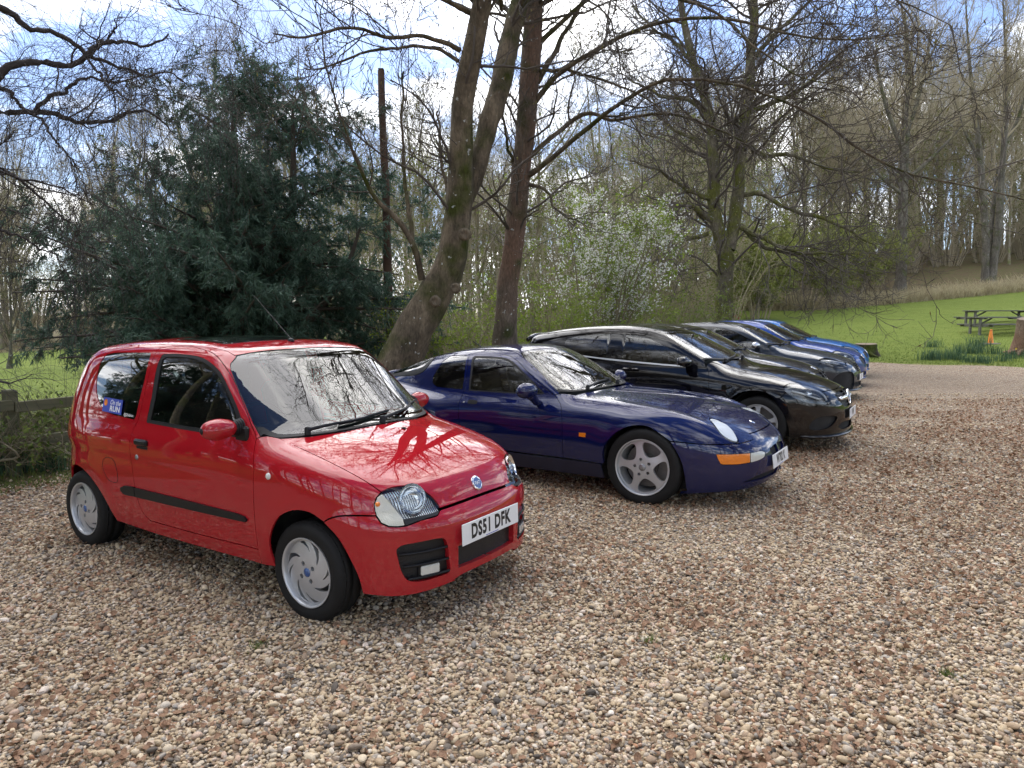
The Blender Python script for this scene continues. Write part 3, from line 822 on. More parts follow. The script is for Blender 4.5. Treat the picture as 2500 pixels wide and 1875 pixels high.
    # bonnet
    lamp_top = p3([(.379,-.562,.685),(.392,-.526,.698),(.414,-.477,.701),(.444,-.421,.695),(.476,-.380,.677),(.509,-.348,.641),(.532,-.324,.603),(.549,-.318,.580)])
    bon_front = fr([(-.318,.578),(-.222,.581),(-.1,.584),(0,.585)])
    p = b.patch([bon_shut[::-1], lamp_top, bon_front, fr([(0,.585),(0,.66)]), tp([(.50,0),(.2,0),(-.118,0)]), tp([(-.118,0),(-.128,-.18),(-.150,-.326),(-.215,-.488),(-.298,-.605)])], (-.4, .06, -.92), gap=.0025)
    bonnet = b.mid('bonnet', p, red)
    # cowl grille between bonnet and glass
    # front bumper, in two mirrored halves
    top_edge = fr([(0,.576),(-.1,.575),(-.222,.572),(-.318,.569)])
    under = p3([(.553,-.325,.566),(.564,-.357,.549),(.537,-.454,.543),(.504,-.526,.527),(.482,-.556,.526),(.45,-.588,.530),(.419,-.607,.547),(.389,-.610,.577)])
    arch_f = sd([(.137,.532),(.22,.465),(.285,.362),(.325,.27),(.335,.205)])
    low = p3([(.363,-.674,.205),(.446,-.653,.205),(.504,-.618,.200),(.566,-.52,.196),(.609,-.395,.200),(.625,-.285,.204)])
    grille_pts = [(-.569,.42),(-.557,.434),(-.487,.443),(-.352,.437),(-.337,.425),(-.326,.398),(-.318,.323),(-.313,.258),(-.398,.246),(-.493,.246),(-.533,.264),(-.553,.311),(-.564,.369)]
    grille = b.frc(grille_pts, .015)
    fang = [(-.262,.205),(-.262,.262)]
    p = b.patch([top_edge, under, seam[::-1] + A([0, 0, -.004]), arch_f, low, fr([(-.285,.204),(-.24,.216),(-.1,.222),(0,.222)]), fr([(0,.222),(0,.262)]), fr([(0,.262),(-.255,.262)]), fr([(-.255,.262),(-.255,.372)]), fr([(-.255,.372),(0,.372)]), fr([(0,.372),(0,.576)])], (-.75, .6, -.25), [grille], flange=.03, hgap=0, res=.028)
    bump = b.mid('front_bumper', p, red)
    p = b.patch(grille, (-.8, .55, -.1), off=-.028, gap=-.01, flange=0, res=.02)
    for s_, q in ((-1, p), (1, b.mir(p))):
        g = b.emit('bumper_grille', [q], M['mesh'], bump)
        for z in (.388, .326, .262):
            lo_, hi_ = {.388: (-.558, -.326), .326: (-.547, -.319), .262: (-.527, -.313)}[z]; ys = np.linspace(lo_, hi_, 12); c = S.front(ys, ys*0+z); n = S.normal(c); c = c - n*.006; c[:, 1] *= -s_
            sl = MB(); sl.tube(c, .0075, 6); o_ = sl.build('slat', blk, g, True)
        c = S.front([-.416], [.293])[0] - A([.016, 0, 0]); m = frame((c[0], c[1]*-s_, c[2]), (.93, .36*s_, 0))
        fog = MB().box((0, 0, -.02), (.122, .066, .045), bev=.008).build('fog_lamp', blk, bump, True, 30); fog.matrix_basis = m
        MB().box((0, 0, .006), (.106, .050, .012), bev=.006).build('lens', M['lens_fog'], fog, True, 30)
    # centre intake
    p = b.patch([fr([(0,.25),(-.265,.25)]), fr([(-.265,.25),(-.265,.38)]), fr([(-.265,.38),(0,.38)]), fr([(0,.38),(0,.25)])], (-1, 0, 0), off=-.030, gap=0, flange=0, res=.02)
    b.mid('centre_grille', p, M['mesh'])
    MB().box((.545, 0, .315), (.02, .5, .13)).build('radiator', M['steel'], root)
    # lamps
    split = p3([(.385,-.562,.679),(.418,-.549,.646),(.459,-.528,.587),(.485,-.524,.562)])
    lamp_low = p3([(.485,-.524,.562),(.519,-.460,.566),(.545,-.380,.570),(.549,-.325,.577)])
    LD = (-.8, .35, -.45)
    outl = [lamp_top[::-1], split, lamp_low]
    pr = b.patch(outl, LD, off=-.002, gap=.003, flange=.0, res=.02)
    hb = b.patch(outl, LD, off=-.002, gap=.0015, flange=.03, res=.02)
    refl = b.patch(outl, LD, off=-.034, gap=-.004, flange=0, res=.02)
    for s_ in (-1, 1):
        mir = (lambda q: q) if s_ < 0 else b.mir
        hl = b.emit('headlight', [mir(refl)], M['reflector_ribbed'])
        q = mir(hb); b.emit('lamp_surround', [(q[0], q[1], np.zeros((0, 3), int), q[3])], M['gloss_black'], hl) if False else None
        b.emit('lens', [mir(pr)], M['lamp_glass'], hl)
        c = S.front([-.435], [.628])[0] - A([.045, 0, 0]); bowl = MB().lathe([(.075, .040), (.072, .028), (.055, .008), (.025, -.004), (.0, -.006)], 'z', 28)
        bo = bowl.build('bowl', M['reflector'], hl, True); bo.matrix_basis = frame((c[0], c[1]*-s_, c[2]+.004), (.87, .35*s_, .28))
        q = b.patch([split[::-1], p3([(.385,-.562,.679),(.375,-.585,.666),(.372,-.603,.633),(.379,-.606,.602),(.390,-.608,.581),(.419,-.606,.550),(.45,-.587,.533),(.482,-.556,.529),(.502,-.529,.530)]), p3([(.502,-.529,.530),(.485,-.524,.562)])], (-.6, .7, -.3), off=-.001, gap=.0025, flange=.012, res=.02)
        ind = b.emit('indicator', [mir(q)], M['indicator_lens'])
        bulb = MB().lathe([(0, .012), (.010, .008), (.013, 0), (.010, -.01)], 'z', 12).build('bulb', M['amber'], ind, True)
        c = S.front([-.590], [.632])[0]; bulb.matrix_basis = frame((c[0]-.004, c[1]*-s_, c[2]), (.6, .75*s_, .2))
        q = b.patch([p3([(.485,-.524,.560),(.519,-.460,.563),(.545,-.380,.566),(.553,-.330,.570)]), p3([(.556,-.332,.566),(.564,-.355,.552)]), p3([(.564,-.355,.552),(.537,-.454,.546),(.504,-.526,.530)])], (-.8, .4, -.4), off=-.004, gap=.001, flange=.01, res=.02)
        b.emit('lamp_grille', [mir(q)], M['mesh'])
    # roof, sunroof
    roof_front = tp([(-.80,-.505),(-.785,-.40),(-.762,-.2),(-.755,0)])
    p = b.patch([ditch, roof_front, tp([(-.755,0),(-1.6,0),(-2.33,0)]), tp([(-2.33,0),(-2.32,-.25),(-2.27,-.47)])], (0, .12, -1), gap=.0025)
    roof = b.mid('roof', p, red)
    p = b.patch([tp([(-.985,0),(-.99,-.2),(-1.005,-.40)]), tp([(-1.02,-.42),(-1.35,-.425),(-1.50,-.42)]), tp([(-1.53,-.40),(-1.54,-.2),(-1.545,0)]), tp([(-1.545,0),(-.985,0)])], (0, .1, -1), off=.004, gap=0, flange=.02)
    b.mid('sunroof', p, M['roof_glass'])
    an = S.top([-.925], [0])[0]; mb = MB().lathe([(.022, 0), (.020, .010), (.010, .020), (0, .022)], 'z', 12, tuple(an))
    ao = mb.build('aerial', blk, root, True); MB().tube([an+A([0, 0, .015]), an+A([-.36, .0, .30])], [.0035, .0018], 6).build('mast', blk, ao)
    # windscreen
    ws_side = sd([(-.79,1.308),(-.768,1.272),(-.679,1.186),(-.543,1.056),(-.429,.942),(-.385,.903)])
    ws_base = tp([(-.380,-.648),(-.318,-.612),(-.238,-.488),(-.172,-.326),(-.148,-.15),(-.143,0)])
    WD = (-.75, .05, -.66)
    wc = [S.front([0.], [z])[0] for z in (.955, 1.1, 1.25, 1.345)]
    base0, top0 = S.front([0.], [.925])[0], roof_front[-1]
    outer = [roof_front[::-1], ws_side, ws_base, p3([base0, *wc, top0], .04)]
    def pull(seg, t):
        c = A([-.47, 0, 1.12]); return seg + (c-seg)*A([t, t*1.0, t])
    inner = [tp([(-.772,0),(-.778,-.2),(-.80,-.40),(-.812,-.47)]), sd([(-.790,1.285),(-.758,1.252),(-.669,1.166),(-.533,1.036),(-.430,.950)]), tp([(-.405,-.628),(-.335,-.592),(-.258,-.475),(-.195,-.326),(-.172,-.15),(-.167,0)])]
    seg_in = inner + [p3([S.front([0.], [.945])[0], *wc, inner[0][0]], .04)]
    p = b.patch(seg_in, WD, off=-.003, gap=-.004, flange=0, res=.04)
    ws = b.mid('windscreen', p, M['screen'])
    ring_out = np.concatenate(outer[:3]); ring_in = np.concatenate(inner)
    p = b.patch([outer[0], outer[1], outer[2], inner[2][::-1], inner[1][::-1], inner[0][::-1]], WD, off=-.001, gap=.001, flange=.008, res=.03)
    b.emit('screen_seal', [p, b.mir(p)], rub, ws)
    wiper(S, root, (-.22, -.475, .92), (-.17, -.17, .96), (-.215, .165, .975))
    wiper(S, root, (-.128, .005, .93), (-.225, .32, .97), (-.40, .63, .98))
    jet = S.top([0.0], [.03])[0]; MB().box(jet+A([0, 0, .003]), (.03, .018, .012), bev=.004).build('washer_jet', blk, bonnet)
    slots = [tp([(-.128+.0*i, -.30+.6*i/18)])[0] if False else S.top([-.131-.12*((-.30+.6*i/18)**2)], [-.30+.6*i/18])[0] for i in range(19)]
    for q in slots: MB().box(q+A([0, 0, .0005]), (.016, .014, .004)).build('vent_slot', M['dark_void'], bonnet)
    # badge
    c = S.front([0.], [.640])[0]; n = S.normal(c[None])[0]
    bd = MB().lathe([(0, .006), (.030, .006), (.034, .007), (.040, .004), (.041, -.002)], 'z', 32).build('badge', M['chrome'], bonnet, True, 30); bd.matrix_basis = frame(c+n*.001, n)
    MB().lathe([(0, .0068), (.030, .0068), (.0305, .006)], 'z', 32).build('badge_face', M['badge_blue'], bd)
    lettering('badge_lettering', 'FIAT', .019, M['white_vinyl'], bd, Matrix.Translation((0, 0, .0075)), bold=.01, sx=.85, depth=0)
    number_plate(root, (.641, 0, .432), (1, 0, .03), 'DS51 DFK')
    # side details
    for s_ in (-1, 1):
        mir = (lambda q: q) if s_ < 0 else b.mir
        dr = doors[0] if s_ < 0 else doors[1]; sp = sides[0] if s_ < 0 else sides[1]; wg = wings[0] if s_ < 0 else wings[1]
        q = b.patch([sd([(-1.478,.500),(-.9,.497),(-.50,.492)]), sd([(-.48,.491),(-.425,.484),(-.405,.470)]), sd([(-.415,.457),(-.9,.450),(-1.478,.444)]), sd([(-1.478,.444),(-1.478,.500)])], (0, 1, 0), off=.012, gap=0, flange=.014, res=.02)
        b.emit('rub_strip', [mir(q)], blk, dr)
        q = b.patch([sd([(-1.640,.480),(-1.60,.496),(-1.484,.501)]), sd([(-1.484,.501),(-1.484,.444)]), sd([(-1.484,.444),(-1.62,.446),(-1.645,.465)])], (0, 1, 0), off=.012, gap=0, flange=.014, res=.02)
        b.emit('rub_strip', [mir(q)], blk, sp)
        # handle in its cup
        q = b.patch(b.sdc([(-1.465,.806),(-1.35,.808),(-1.328,.800),(-1.326,.765),(-1.335,.748),(-1.45,.745),(-1.470,.752),(-1.474,.79)], .012), (0, 1, 0), off=-.004, gap=0, flange=0, res=.015)
        pts = q[0]; hd = MB(); c = A([-1.40, 0, .783]); y = S.side([-1.40], [.783])[0][1]
        hd.box((-1.40, (y-.010)*-s_*1, .785), (.132, .026, .040), bev=.011)
        ho = hd.build('handle', blk, dr, True, 40)
        MB().box((-1.40, (y-.002)*-s_, .752), (.12, .006, .018), bev=.002).build('handle_cup', M['dark_void'], ho)
        y = S.side([-1.458], [.69])[0][1]
        MB().lathe([(0, .005), (.012, .005), (.016, .001), (.017, -.004)], 'z', 16).build('door_lock', M['alloy_dark'], dr, True).matrix_basis = frame((-1.458, y*-s_, .69), (0, s_, .05))
        y = S.side([-.242], [.72])[0][1]
        MB().lathe([(0, .010), (.010, .009), (.017, .004), (.019, -.003)], 'z', 16).build('side_repeater', M['lens_milky'], wg, True).matrix_basis = frame((-.242, y*-s_, .72), (0, s_, .08))
        if s_ < 0:
            fl = b.sdc([(-1.84,.642),(-1.735,.643),(-1.70,.600),(-1.684,.53),(-1.70,.506),(-1.78,.503),(-1.83,.535),(-1.865,.60)], .012)
            pin = b.patch(fl, (0, 1, 0), off=.0012, gap=0, flange=.002, res=.02); fo = b.emit('fuel_flap', [pin], red, sp); MB().tube(np.concatenate([fl, fl[:1]]) + A([0, -.0008, 0]), .0016, 5, False).build('flap_gap', M['dark_void'], fo)
        # door mirror
        mc = A([-.545, -.800, .945]); 
        mm = MB(); th = np.linspace(0, np.pi, 13)
        prof = [(.058*math.sin(t)**.8*(1 if t < 1.6 else .96), -.095*math.cos(t)) for t in th]
        mm.lathe([(r_*1.0, h_) for r_, h_ in prof], 'y', 24)
        V = mm.V[0]; V[:, 0] *= 1.05; V[V[:, 0] < -.035, 0] = -.035 - (V[V[:, 0] < -.035, 0]+.035)*-.25
        mo = mm.build('door_mirror', red, root, True); mo.location = (mc[0], mc[1]*-s_*1.0, mc[2]); mo.rotation_euler = (0, 0, math.radians(8)*s_)
        ci = MB().lathe([(0, -.040), (.036, -.0395), (.040, -.038)], 'x', 20).build('mirror_glass', M['chrome'], mo); ci.scale = (1, 1.6, 1.1)
        tipm = MB().lathe([(0, .004), (.016, 0), (.019, -.008)], 'z', 14).build('mirror_tip', blk, mo, True); tipm.matrix_basis = frame((0, .096*s_, 0), (0, s_, 0))
        bl_ = MB()
        for i in range(5):
            y0 = .080-.012*i; bl_.lathe([(.030+.004*i, 0), (.038+.004*i, .005), (.031+.004*i, .011)], 'y', 18, (0, (.075+.011*i)*-s_*1.0 if s_ > 0 else .072+.011*i, -.004))
        bo = bl_.build('bellows', rub, mo, True)
        bs = MB().box((-.50, -.690*-s_, .912), (.10, .03, .085), bev=.012).build('mirror_base', blk, dr, True, 40)
        # window sticker
    y = S.side([-1.80], [.975])[0]; n = S.normal(y[None])[0]
    st = MB().box((0, 0, 0), (.235, .092, .0012)).build('sticker', M['blue_vinyl'], sides[0]); st.matrix_basis = frame(y+n*.003, n) @ Matrix.Rotation(math.radians(-2), 4, 'Z')
    lettering('sticker_lettering', 'RUN', .036, M['white_vinyl'], st, Matrix.Translation((.035, -.018, .0012)), bold=.03, sx=1.25, depth=0)
    lettering('sticker_lettering', 'On the', .032, M['white_vinyl'], st, Matrix.Translation((.035, .022, .0012)), bold=.012, depth=0, shear=.3)
    MB().lathe([(0, .0010), (.022, .0010), (.0222, 0)], 'z', 18, (-.085, .014, 0)).build('sticker_logo', M['amber'], st)
    y = S.side([-1.60], [.930])[0]; n = S.normal(y[None])[0]
    lettering('window_lettering', '@2hitbox', .025, M['white_vinyl'], sides[0], frame(y+n*.003, n), bold=.015, sx=1.05, depth=0)
    # rear: tailgate, lamps, bumper
    tg = rear_edge; 
    p = b.patch([rear_edge[::-1], rr([(-.60,.575),(-.3,.570),(0,.568)]), rr([(0,.568),(0,.9),(0,1.25)]), p3([S.rear([0.], [1.25])[0], S.top([-2.40], [0.])[0], S.top([-2.33], [0.])[0]]), tp([(-2.33,0),(-2.32,-.25),(-2.27,-.47)])], (.9, .2, -.35), [[rr([(-.47,.93),(-.2,.92),(-.05,.92)]), rr([(-.05,.92),(-.05,1.27)]), rr([(-.05,1.27),(-.40,1.25),(-.45,1.05)])]], hgap=0)
    tail = b.mid('tailgate', p, red)
    q = b.patch([rr([(-.47,.93),(-.2,.92),(0,.92)]), rr([(0,.92),(0,1.27)]), rr([(0,1.27),(-.40,1.25),(-.45,1.05)])], (.95, .1, -.3), off=-.003, gap=-.004, flange=0)
    b.emit('rear_window', [q, b.mir(q)], M['glass_dark'], tail)
    q = b.patch([rr([(-.60,.60),(-.595,.80)]), rr([(-.595,.80),(-.54,.80)]), rr([(-.54,.80),(-.545,.60)]), rr([(-.545,.60),(-.60,.60)])], (.8, .6, 0), off=.003, gap=0, flange=.006)
    b.both('tail_lamp', q, M['red_plastic'])
    bl2 = sd([(-2.40,.485),(-2.44,.42),(-2.452,.34),(-2.445,.22)])
    p = b.patch([bl2, rr([(-.60,.215),(-.3,.205),(0,.205)]), rr([(0,.205),(0,.564)]), rr([(0,.564),(-.3,.566),(-.60,.571)]), sd([(-2.50,.568),(-2.44,.546),(-2.40,.485)])[:-1]], (.7, .7, -.05))
    b.mid('rear_bumper', p, red)
    # under body, wheel housings, wheels
    ub = MB(); ub.box((-1.0, 0, .24), (2.9, 1.10, .10)); ub.build('underbody', M['dark_void'], root)
    for x in (0.03, -2.12):
        for s_ in (-1, 1):
            hs = MB().lathe([(.335, 0), (.335, .26)], 'y', 20, (x, -.63*-s_ - (.26 if s_ > 0 else 0), .26), (math.pi*.98, math.pi*2.02)); hs.lathe([(.335, .26 if s_ < 0 else 0), (.0, .26 if s_ < 0 else 0)], 'y', 20, (x, -.63*-s_ - (.26 if s_ > 0 else 0), .26), (math.pi*.98, math.pi*2.02))
            hs.build('wheel_housing', M['dark_void'], root)
    for x, st_ in ((0, 0), (-2.2, 0)):
        add_wheel(root, RED_WHEEL, x, -.635, st_, .35 if x == 0 else 1.15); add_wheel(root, RED_WHEEL, x, .635, st_)
    cabin_fit(root, -.50, -1.05, -2.25, .26, .90, .64)
    im = MB().box((-.72, -.02, 1.245), (.03, .21, .065), bev=.012).build('interior_mirror', M['cabin_grey'], root, True, 40)
    MB().tube([(-.70, -.02, 1.22), (-.69, -.02, 1.13)], .002, 5).build('hanging_cord', M['white_vinyl'], im)
    MB().lathe([(0, .03), (.025, .02), (.03, 0), (.012, -.012), (.028, -.03), (.02, -.055), (0, -.06)], 'z', 12, (-.69, -.02, 1.10)).build('hanging_charm', M['red_plastic'], im, True)
    return root
# ------------------------------------------------------------------ navy coupe
M['navy'] = paint('navy_paint', (.0025, .007, .060), metal=.2, rough=.35)
M['navy_lamp'] = ribbed('coupe_lamp', (.62, .66, .66), .12, 0., 22, 1, .003, .5)
M['amber_ribbed'] = ribbed('amber_ribbed', (.80, .21, .01), .12, 0., 40, 1, .002, .35)
def cup_face(rr, h):
    holes = []
    for k in range(5):
        t = 90+72*k+36
        pts = [(.098,-9),(.118,-19),(.150,-25),(.180,-26),(.200,-23),(.206,-13),(.207,0),(.206,13),(.200,23),(.180,26),(.150,25),(.118,19),(.098,9),(.093,0)]
        s_ = (rr-.024)/.208
        holes.append(catmull(polar([(r*s_, a+t) for r, a in pts]), .010, True))
    fr = lambda r: -h+.012+.030*np.clip((np.asarray(r)-.06)/(rr-.06), 0, 1)**1.3*(1-np.clip((np.asarray(r)-.14)/.07, 0, 1)*.25) + .012*np.clip(1-np.asarray(r)/.07, 0, 1)**2*0
    return holes, fr, .022, [(.065, .0135, math.radians(90+72*k)) for k in range(5)]
NAVY_WHEEL = Style(R=.319, rim=.233, w=.225, face=cup_face, cap=.030, cap_mat=M['alloy_dark'])
def build_navy():
    S = NAVY
    root = tag(empty('coupe_car', (NAVY_POSE[0], NAVY_POSE[1], 0), NAVY_POSE[2]), 'dark navy blue sports coupe with five-spoke silver wheels and amber indicator', 'car', 'cars parked side by side on the gravel')
    b = Body(S, root); sd, fr, tp, rr = b.sd, b.fr, b.tp, b.rr
    A = np.array
    def p3(pts, step=.025): return catmull(A(pts, float), step)
    nv, rub, blk = M['navy'], M['rubber'], M['black_plastic']
    OB = (0, .8, -.6)
    frame_top = sd([(-1.955,1.176),(-1.752,1.188),(-1.548,1.181),(-1.394,1.141),(-1.243,1.055),(-1.048,.932),(-.887,.844)])
    door_front = sd([(-.887,.844),(-.837,.807),(-.794,.772),(-.748,.652),(-.735,.48),(-.732,.312)])
    door_bot = sd([(-.732,.312),(-1.2,.312),(-1.79,.322)])
    door_rear = sd([(-1.79,.322),(-1.85,.45),(-1.866,.581),(-1.888,.735),(-1.880,.83),(-1.892,.99),(-1.955,1.176)])
    win = [sd([(-1.828,.836),(-1.855,1.0),(-1.892,1.140)]), sd([(-1.875,1.157),(-1.687,1.158),(-1.50,1.147),(-1.385,1.108),(-1.279,1.045),(-1.119,.945),(-.990,.856)]), sd([(-1.0,.844),(-1.311,.834),(-1.81,.831)])]
    p = b.patch([frame_top, door_front, door_bot, door_rear], OB, [win], hgap=0)
    doors = b.both('door', p, nv)
    win_in = [sd([(-1.808,.848),(-1.833,1.0),(-1.866,1.13)]), sd([(-1.853,1.143),(-1.687,1.144),(-1.51,1.134),(-1.40,1.098),(-1.295,1.037),(-1.135,.939),(-1.02,.862)]), sd([(-1.03,.857),(-1.311,.847),(-1.79,.844)])]
    p = b.patch(win, OB, [win_in], off=-.001, gap=-.001, hgap=0, flange=.010)
    for dr, q in zip(doors, (p, b.mir(p))): b.emit('window_seal', [q], rub, dr)
    p = b.patch(win_in, OB, off=-.005, gap=-.002, flange=0)
    for dr, q in zip(doors, (p, b.mir(p))): b.emit('window_glass', [q], M['glass'], dr)
    # rear quarter with sill and roof rail
    a = np.radians(np.linspace(8, 172, 17)); arch_r = sd([(-2.4+.365*math.cos(t), .30+.365*math.sin(t)) for t in a], smooth=False)
    qw = [sd([(-1.905,.838),(-2.08,.842),(-2.235,.848),(-2.300,.878),(-2.318,.93),(-2.280,1.022),(-2.247,1.10),(-2.205,1.142),(-2.10,1.155),(-1.985,1.158)]), sd([(-1.965,1.150),(-1.925,1.0),(-1.902,.86)])]
    hatch = p3([(-3.05,-.545,.900),(-2.85,-.595,.915),(-2.64,-.632,.932),(-2.52,-.640,.958),(-2.45,-.625,1.000),(-2.41,-.560,1.072),(-2.425,-.455,1.128)])
    rail = tp([(-2.43,-.44),(-2.1,-.465),(-1.8,-.470),(-1.5,-.468),(-1.385,-.462)])
    a_pill = sd([(-1.385,1.194),(-1.345,1.168),(-1.209,1.098),(-1.002,.968),(-.845,.861)])
    sill_top = sd([(-.36,.302),(-.8,.299),(-1.4,.302),(-1.79,.310),(-2.02,.33)])
    p = b.patch([sd([(-1.79,.322),(-2.02,.335)]), arch_r, sd([(-2.765,.35),(-2.80,.50),(-2.86,.56)]), p3([S.side([-2.86], [.56])[0], S.side([-3.1], [.57])[0], S.rear([-.70], [.575])[0]]), rr([(-.70,.575),(-.69,.70),(-.66,.80)]), p3([S.rear([-.66], [.80])[0], (-3.1,-.60,.885), (-3.05,-.545,.900)]), hatch, rail, a_pill, frame_top[::-1], door_rear[::-1]], OB, [qw], hgap=0)
    sides = b.both('rear_quarter', p, nv)
    p = b.patch(qw, OB, off=-.003, gap=.002, flange=.006)
    for so, q in zip(sides, (p, b.mir(p))): b.emit('quarter_window', [q], M['glass'], so)
    p = b.patch([sill_top, sd([(-2.02,.33),(-2.03,.21)]), sd([(-2.03,.21),(-1.6,.178),(-1.0,.172),(-.34,.178)]), sd([(-.34,.178),(-.36,.302)])], (0, 1, .2), off=.003)
    b.both('sill', p, M['navy_dull_shade'])
    # front wing
    arch_f = sd([(-.330,.310),(-.340,.385),(-.325,.455),(-.282,.522),(-.18,.612),(-.065,.655),(.05,.652),(.154,.600),(.235,.550)])
    seam = p3([(.235,-.811,.55),(.4,-.773,.545),(.529,-.719,.541),(.647,-.63,.541),(.709,-.544,.542),(.745,-.45,.547),(.765,-.375,.555)])
    pod = p3([(.765,-.375,.555),(.748,-.345,.575),(.719,-.334,.592)])
    bon = tp([(.719,-.334),(.655,-.380),(.56,-.388),(.446,-.400),(.32,-.455),(.1,-.545),(-.165,-.585),(-.46,-.603),(-.72,-.618)])
    lamp = [(.440,-.455),(.446,-.420),(.480,-.408),(.535,-.425),(.590,-.458),(.645,-.496),(.685,-.530),(.690,-.552),(.672,-.575),(.639,-.598),(.600,-.608),(.560,-.600),(.511,-.566),(.470,-.515)]
    cen = A(lamp).mean(0); big = cen + (A(lamp)-cen)*A([1.10, 1.16])
    lo = b.tpc([tuple(q) for q in big], .015)
    p = b.patch([door_front, sd([(-.732,.312),(-.36,.306)]), arch_f, seam, pod, bon, p3([S.top([-.72], [-.618])[0], (-.80,-.665,.852), (-.887,-.71,.844)])[:-1]], (-.3, .65, -.7), [lo], hgap=0, flange=.03)
    wings = b.both('front_wing', p, nv)
    q0 = b.patch(lo, (-.35, .2, -.9), off=-.022, gap=-.006, flange=0, res=.03)
    q1 = b.patch(b.tpc(lamp, .015), (-.35, .2, -.9), off=-.004, gap=.0, flange=.022, res=.02)
    # dome the lamp glass
    v, n, t, q = q1; c0 = v.mean(0); k = np.clip(1-(np.linalg.norm((v-c0)*A([1, 1.3, 1]), axis=1)/.13)**2, 0, 1); v = v + n*(k*.014)[:, None]; q1 = (v, n, t, q)
    for s_ in (-1, 1):
        mir = (lambda x: x) if s_ < 0 else b.mir
        hl = b.emit('headlight', [mir(q1)], M['navy_lamp']); b.emit('lamp_well', [mir(q0)], M['gloss_black'], hl)
    p = b.patch([bon[::-1], fr([(-.334,.592),(-.2,.592),(0,.592)])[:0] if False else p3([(.719,-.334,.592), *[S.top([x], [y])[0] for x, y in ((.735,-.22),(.742,-.1),(.744,0))]]), tp([(.744,0),(.3,0),(-.3,0),(-.628,0)]), tp([(-.628,0),(-.640,-.2),(-.670,-.4),(-.72,-.618)])], (-.2, .05, -.98))
    bonnet = b.mid('bonnet', p, nv)
    # bumper
    arch_b = sd([(.235,.546),(.29,.465),(.330,.379),(.352,.26),(.360,.150)])
    low = p3([(.367,-.812,.150),(.47,-.731,.149),(.55,-.682,.152),(.651,-.605,.158),(.756,-.464,.168),(.815,-.3,.176),(.845,0,.18)])
    am = [p3([(.574,-.709,.467),(.656,-.65,.466),(.781,-.493,.464),(.833,-.35,.464),(.846,-.312,.452)]), p3([(.849,-.312,.436),(.851,-.335,.413),(.815,-.439,.390),(.784,-.498,.385),(.714,-.596,.379),(.625,-.683,.381)]), p3([(.606,-.695,.388),(.588,-.705,.425),(.574,-.709,.462)])]
    slot = [fr([(-.02,.412),(-.20,.418),(-.215,.430)]), fr([(-.215,.462),(-.1,.474),(-.02,.476)]), fr([(-.02,.476),(-.02,.412)])]
    lint = [fr([(-.02,.285),(-.2,.284),(-.40,.270),(-.53,.232)]), fr([(-.53,.226),(-.40,.222),(-.2,.228),(-.02,.230)]), fr([(-.02,.230),(-.02,.285)])]
    topb = p3([S.top([x], [y])[0] + A([0, 0, -.003]) for x, y in ((.747,0),(.745,-.1),(.738,-.22),(.722,-.334))])
    p = b.patch([topb, pod[::-1] + A([0, 0, -.003]), seam[::-1] + A([0, 0, -.004]), arch_b, low, fr([(0,.182),(0,.40),(0,.5),(0,.56)]), p3([S.front([0.], [.56])[0], S.top([.80], [0.])[0], S.top([.747], [0.])[0]])], (-.7, .6, -.4), [am, slot, lint], hgap=0, flange=.02, res=.03)
    bumper = b.mid('front_bumper', p, nv)
    for o_, nm in ((slot, 'bumper_slot'), (lint, 'lower_intake')):
        p = b.patch(o_, (-.9, .3, 0), off=-.022, gap=-.006, flange=0, res=.03); b.emit(nm, [p, b.mir(p)], M['dark_void'], bumper)
    sp = p3([(.781,-.493,.464),(.784,-.498,.385)])
    pa = b.patch([p3([(.574,-.709,.465),(.656,-.65,.464),(.778,-.497,.462)]), p3([(.781,-.502,.387),(.714,-.596,.381),(.625,-.683,.383)]), p3([(.606,-.695,.390),(.588,-.705,.425),(.576,-.709,.460)])], (-.7, .7, 0), off=-.002, gap=.002, flange=.012, res=.025)
    pc = b.patch([p3([(.783,-.491,.462),(.833,-.35,.462),(.844,-.314,.450)]), p3([(.847,-.314,.436),(.849,-.337,.415),(.815,-.441,.392),(.786,-.496,.387)])], (-.8, .6, 0), off=-.002, gap=.001, flange=.012, res=.025)
    b.both('indicator', pa, M['amber_ribbed']); b.both('fog_lamp', pc, M['lens_fog'])
    # roof, screens
    rf = tp([(-1.385,-.462),(-1.365,-.3),(-1.345,-.15),(-1.340,0)])
    p = b.patch([rail, rf, tp([(-1.340,0),(-1.9,0),(-2.40,0)]), tp([(-2.40,0),(-2.405,-.2),(-2.43,-.44)])], (0, .12, -1))
    roof = b.mid('roof', p, nv)
    wc = [S.front([0.], [z])[0] for z in (.93, 1.02, 1.12, 1.19)]
    base = tp([(-.857,-.682),(-.80,-.612),(-.735,-.45),(-.695,-.25),(-.680,0)])
    inn = [tp([(-1.362,0),(-1.366,-.15),(-1.385,-.3),(-1.402,-.435)]), sd([(-1.375,1.172),(-1.330,1.145),(-1.195,1.077),(-.99,.947),(-.875,.872)]), tp([(-.878,-.662),(-.815,-.592),(-.752,-.44),(-.712,-.25),(-.697,0)])]
    p = b.patch(inn+[p3([S.front([0.], [.885])[0], *wc, inn[0][0]], .04)], (-.7, .05, -.72), off=-.002, gap=-.003, flange=0, res=.04)
    ws = b.mid('windscreen', p, M['screen'])
    p = b.patch([rf[::-1], a_pill, base, inn[2][::-1], inn[1][::-1], inn[0][::-1]], (-.7, .05, -.72), off=-.001, gap=.001, flange=.006)
    b.emit('screen_seal', [p, b.mir(p)], rub, ws)
    hg = [p3(hatch[::-1]), tp([(-3.07,-.54),(-3.10,-.3),(-3.11,0)]), tp([(-3.11,0),(-2.8,0),(-2.415,0)]), tp([(-2.415,0),(-2.42,-.2),(-2.445,-.42)])]
